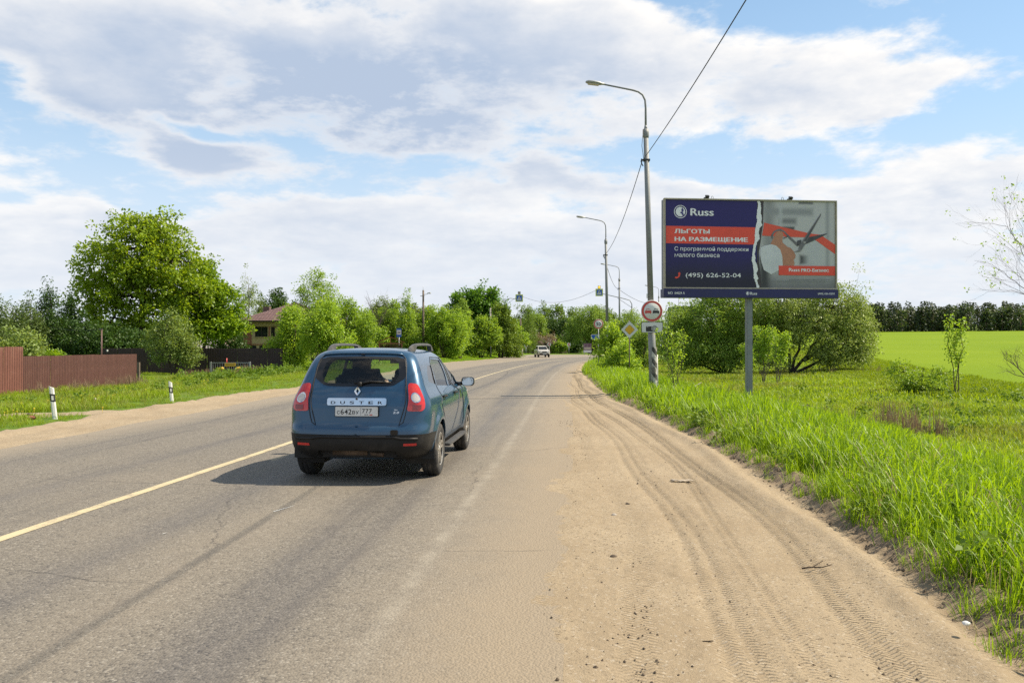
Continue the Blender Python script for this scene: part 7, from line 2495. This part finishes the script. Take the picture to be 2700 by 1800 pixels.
    rgt = [(1284, 150), (1290, 190), (1302, 240), (1294, 290), (1304, 340), (1300, 400), (1310, 432), (1278, 470), (1266, 520), (1276, 565), (1280, 596), (1248, 625), (1238, 665), (1226, 710), (1232, 745), (1214, 775), (1228, 815), (1224, 860), (1248, 905), (1258, 960), (1240, 1000), (1258, 1060), (1250, 1110), (1272, 1150), (1268, 1176)]

    def jit(pts, a):
        o = []
        for i in range(len(pts) - 1):
            p, q = np.array(pts[i], float), np.array(pts[i + 1], float)
            for k in range(4):
                o.append(tuple(p + (q - p) * k / 4 + np.array([r.normal(0, a), 0])))
        return o + [pts[-1]]
    L_, R_ = jit(lft, 2.5), jit(rgt, 3.0)
    shape([(1250, 150), (1330, 148), (1320, 420), (1300, 560), (1290, 640), (1260, 800), (1290, 1000), (1300, 1176), (1246, 1176)], plain('torn_shadow_print', (.045, .035, .035), .5), 'dark_edge', 1)
    # red bands
    shape([(146, 474), (1230, 460), (1222, 540), (1222, 600), (1210, 664), (148, 676)], M['poster_red'], 'red_band', 1)
    ribbon = plain('ribbon_print', (.72, .085, .04), .45, vary=.05)
    shape([(1336, 402), (1900, 514), (2030, 526), (2210, 640), (2210, 752), (1975, 596), (1870, 560), (1700, 562), (1310, 556)], ribbon, 'red_ribbon', 1)
    shape([(1510, 905), (2206, 896), (2206, 1008), (1512, 1016)], M['poster_red'], 'red_box', 5)
    # sleeve, hand and scissors
    sk = plain('printed_skin', (.46, .205, .12), .5, vary=.12, scale=3)
    shape([(1290, 700), (1330, 676), (1420, 655), (1480, 668), (1530, 715), (1556, 790), (1562, 900), (1512, 960), (1420, 1010), (1330, 960), (1300, 870), (1285, 780)], plain('sleeve_print', (.60, .60, .61), .5, vary=.1, scale=2), 'sleeve', 3)
    shape([(1410, 655), (1440, 600), (1475, 525), (1500, 500), (1535, 492), (1562, 510), (1572, 545), (1556, 590), (1560, 630), (1620, 680), (1660, 692), (1700, 735), (1720, 775), (1716, 810), (1696, 830), (1706, 870), (1700, 900), (1562, 900), (1556, 800), (1530, 720), (1480, 668)], sk, 'hand', 2)
    steel = plain('printed_steel', (.16, .15, .15), .4, vary=.35, scale=4)
    steel2 = plain('printed_steel_dark', (.060, .056, .056), .4, vary=.3)
    shape([(1425, 590), (1420, 545), (1445, 505), (1490, 478), (1535, 470), (1580, 490), (1630, 540), (1690, 590), (1745, 640), (1760, 660), (1735, 668), (1690, 625), (1640, 580), (1600, 535), (1570, 505), (1530, 492), (1490, 500), (1455, 525), (1440, 560), (1440, 590)], steel, 'scissor_handle', 4)
    shape([(1560, 580), (1620, 552), (1625, 560), (1570, 588)], steel2, 'scissor_bow', 4)
    shape([(1780, 640), (1850, 565), (1960, 540), (2116, 506), (2090, 524), (1960, 590), (1860, 635), (1800, 660)], steel2, 'lower_blade', 4)
    shape([(1738, 605), (1790, 590), (1790, 640), (1750, 668), (1736, 660)], steel2, 'scissor_joint', 4)
    shape([(1782, 635), (2038, 265), (2030, 300), (1870, 580), (1850, 622), (1800, 700), (1775, 735), (1700, 738), (1755, 715), (1760, 680)], steel, 'upper_blade', 5)
    shape([(1800, 640), (1900, 480), (2034, 275), (1880, 545), (1845, 612)], steel2, 'blade_bevel', 6)
    sheet([(lambda c: (c[0] + .045 * math.cos(a), c[1] + .045 * math.sin(a)))(B(1828, 622)) for a in np.linspace(0, 6.28, 16, False)], y0 - .021, plain('printed_screw', (.30, .28, .26), .4), 'screw', ps)
    shape(L_ + R_[::-1], M['poster_white'], 'torn_edge', 3)

    def txt(s, x0, yb, x1, yt, bold=.0, mat=None, lv=2):
        a = B(x0, yb); c = B(x1, yt)
        lettering(s, c[0] - a[0], c[1] - a[1], mat or M['poster_white'], ps, (a[0], y0 - .003 * lv, a[1]), bold=bold)
    # lettering
    a = B(321, 305); logo(ps, a[0], a[1], (B(398, 305)[0] - a[0]), y0 - .004)
    txt('Russ', 440, 346, 722, 258, .09)
    txt('ЛЬГОТЫ', 248, 557, 674, 500, .14)
    txt('НА РАЗМЕЩЕНИЕ', 250, 658, 1138, 585, .14)
    txt('С программой поддержки', 249, 770, 1142, 697, .004)
    txt('малого бизнеса', 251, 833, 790, 775, .004)
    txt('(495) 626-52-04', 383, 1080, 1050, 1005, .006)
    txt('Russ', 1634, 972, 1768, 930, .09, lv=7)
    txt('PRO-Бизнес', 1786, 972, 2128, 928, .09, lv=7)
    for k in range(2):
        yy = 1066 + 22 * k
        shape([(1400 + 240 * (1 - k), yy), (2140, yy - 10), (2140, yy - 4), (1400 + 240 * (1 - k), yy + 6)], plain('small_print_%d' % k, (.20, .20, .20), .5, vary=.5, scale=30), 'small_print', 2)
    shape([(254, 1078), (256, 1066), (272, 1060), (286, 1062), (296, 1045), (296, 1032), (290, 1022), (300, 1012), (314, 1008), (320, 1026), (312, 1055), (298, 1072), (272, 1084)], M['poster_red'], 'phone_symbol', 2)

    # floodlights and lifting loops on the top edge
    for x in (-1.55, 1.40):
        b = MB(); b.box((x, .15, pz1 + .075), (.16, .10, .05)); b.box((x + .02, .10, pz1 + .13), (.12, .12, .07), mat=Matrix.Rotation(R(25), 3, 'X')); b.build('floodlight', M['ink'], t, bevel=.006)
    for x in (-1.32, 1.17):
        b = MB(); b.tube([(x - .035, .2, pz1 + .04), (x - .035, .2, pz1 + .11), (x - .02, .2, pz1 + .15), (x, .2, pz1 + .165), (x + .02, .2, pz1 + .15), (x + .035, .2, pz1 + .11), (x + .035, .2, pz1 + .04)], .009, 6); b.build('lifting_loop', M['galv'], t)


build_billboard()


# ------------------------------------------------------------------ small things on the ground
def build_litter():
    r = np.random.default_rng(9)
    soil = plain('dark_clod', (.075, .055, .038), .95, vary=.3, scale=20)
    # crumbs of earth on the sand and along the bank
    b = MB()

    def clod(x, y, z, s):
        o = []
        for (a, e) in ((0, .1), (1.26, .0), (2.5, .1), (3.77, 0), (5.0, .1)):
            q = s * r.uniform(.7, 1.2); o.append((x + q * math.cos(a), y + q * math.sin(a), z - .2 * s + .1 * s * e))
        top = (x + r.normal(0, .2) * s, y + r.normal(0, .2) * s, z + s * r.uniform(.5, .95))
        b.add(o + [top], [(k, (k + 1) % 5, 5) for k in range(5)])
    n = 0
    while n < 1100:
        y = 3.2 + 16 * r.random() ** 1.5
        u = r.choice([r.normal(-2.05, .13), r.normal(-2.0, .22), r.normal(-1.2, .25), r.uniform(-2.5, -.1)], p=[.38, .27, .15, .20]) + .12 * math.sin(y * .55)
        cl = vnoise(y * .9, u * 1.5, 71)
        if r.random() > cl ** 2 * 2.2: continue
        x = float(verge(y)) + u
        clod(x, y, .006, r.uniform(.004, .011) * (1.9 if r.random() < .05 else 1)); n += 1
    tag(b.build('dirt_crumbs', soil), kind='stuff')
    b = MB()
    br = plain('bank_clod', (.15, .112, .076), .95, vary=.3, scale=20)
    for _ in range(1500):
        y = 2.8 + 26 * r.random() ** 1.3; u = r.normal(.08, .13)
        x = float(verge(y)) + u
        clod(x, y, .115 * float(sstep(u, -.05, .30)) + .01, r.uniform(.008, .026))
    tag(b.build('bank_clods', br), kind='stuff')
    # torn rag
    y = 10.05; x = at(1797, y)
    V = []; n = 9
    for i in range(n):
        for j in range(4):
            u = (i / (n - 1) - .5) * .25; v = (j / 3 - .5) * .08
            V.append((x + u + .015 * math.sin(j * 2), y + v + .02 * math.sin(i * 1.3), .010 + .014 * vnoise(i * .9, j * .8, 5) + .012 * math.sin(i * 1.1) ** 2))
    me = np_mesh('rag', V, grid_faces(n, 4), [plain('dirty_rag', (.30, .25, .19), .9, vary=.25, scale=20)], True)
    o = link('rag', me); so = o.modifiers.new('thick', 'SOLIDIFY'); so.thickness = .006
    tag(o, 'crumpled pale rag lying on the sandy shoulder', 'rag')
    # sticks
    def stick(pts, rad, label, twig=None):
        b = MB(); b.tube(pts, rad, 6)
        if twig: b.tube(twig, rad[0] * .5, 5)
        tag(b.build('stick', M['bark']), label, 'stick', 'sticks on the sand')
    y = 6.05; x = at(2146, y)
    stick([(x - .09, y, .03), (x - .03, y + .01, .036), (x + .05, y - .01, .04), (x + .14, y + .03, .05)], [.0065, .006, .0045, .003], 'dark forked stick on the sand near the crumbling bank', [(x - .02, y, .036), (x + .06, y + .07, .05), (x + .10, y + .10, .06)])
    y = 4.6; x = at(1866, y)
    stick([(x - .03, y, .012), (x + .03, y + .005, .015)], [.005, .003], 'tiny dark stick lying low on the sand in the foreground')
    # stones
    st = plain('pale_stone', (.33, .29, .24), .85, vary=.2, scale=20)

    def stone(x, y, z, s, label, mat):
        bm = bmesh.new(); bmesh.ops.create_icosphere(bm, subdivisions=2, radius=s)
        for v in bm.verts:
            v.co *= 1 + .35 * (float(vnoise(v.co.x / s * 1.3 + 5, v.co.y / s * 1.3 + v.co.z / s, 3)) - .5); v.co.z *= .62
        me = bpy.data.meshes.new('stone'); bm.to_mesh(me); bm.free(); me.materials.append(mat)
        tag(link('stone', me, None, (x, y, z)), label, 'stone', 'stones by the road')
    for px, y, z, s, lab, mt in ((1655, 6.6 + 2.0, .012, .026, 'small dark clod in the middle of the sand', soil), (1620, 8.05, .01, .03, 'flat pale stone left on the sand', st), (1618, 6.45, .01, .030, 'dark clod among crumbs near the asphalt edge', soil),
                                 (2546, 4.55, .13, .022, 'small white stone on the bank at the lower right', M['sign_white']), (78, 19.4, .05, .06, 'dark stone on the left shoulder near the leaning marker post', soil), (252, 24.8, .06, .07, 'pale round stone at the edge of the left grass', st), (85, 18.6, .05, .09, 'reddish brick piece on the left shoulder', M['brick_red'])):
        stone(at(px, y), y, z, s, lab, mt)
    # heap of brushwood in the meadow
    x, y = at(2105, 25.5), 25.5; z = zl(x, y)
    t = empty('twig_heap', 'small heap of pale rubble and twigs in the meadow right of the billboard post', 'heap', (x, y, z))
    for k in range(14):
        a = r.uniform(-.4, .4); q = r.normal(0, .28)
        b = MB(); b.tube([(q - .35 * math.cos(a), r.normal(0, .15), .05), (q, r.normal(0, .12), .16 + .08 * r.random()), (q + .4 * math.cos(a), r.normal(0, .15), .06)], [.02, .018, .008], 5)
        b.build('branch', M['bark_pale'] if k % 2 else M['twig'], t)
    # fallen branch behind the sapling
    b = MB(); x, y = at(1808, 25.2), 25.2; z = zl(x, y)
    b.tube([(x, y, z + .1), (x + .22, y + .1, z + .33), (x + .50, y + .1, z + .50)], [.025, .02, .01], 6); b.tube([(x + .22, y + .1, z + .33), (x + .35, y + .1, z + .36)], .008, 5)
    tag(b.build('fallen_branch', M['bark_pale']), 'pale broken branch in the grass right of the sapling', 'branch')
    # white scratch marks on the asphalt
    for px, py, L, lab in ((748, 1340, .16, 'white paint scratch on the asphalt behind the car'), (435, 1405, .03, 'tiny white paint spot on the asphalt left of the car shadow')):
        y = F * CAM_H / (py - HOR); x = at(px, y)
        b = MB(); b.add([(x - .4 * L, y - L, .0042), (x - .36 * L + .012, y - L, .0042), (x + .5 * L, y + L, .0042), (x + .42 * L, y + L * .9, .0042)], [(0, 1, 2, 3)])
        tag(b.build('paint_mark', M['sign_white']), lab, 'mark', 'white marks on the asphalt')


build_litter()
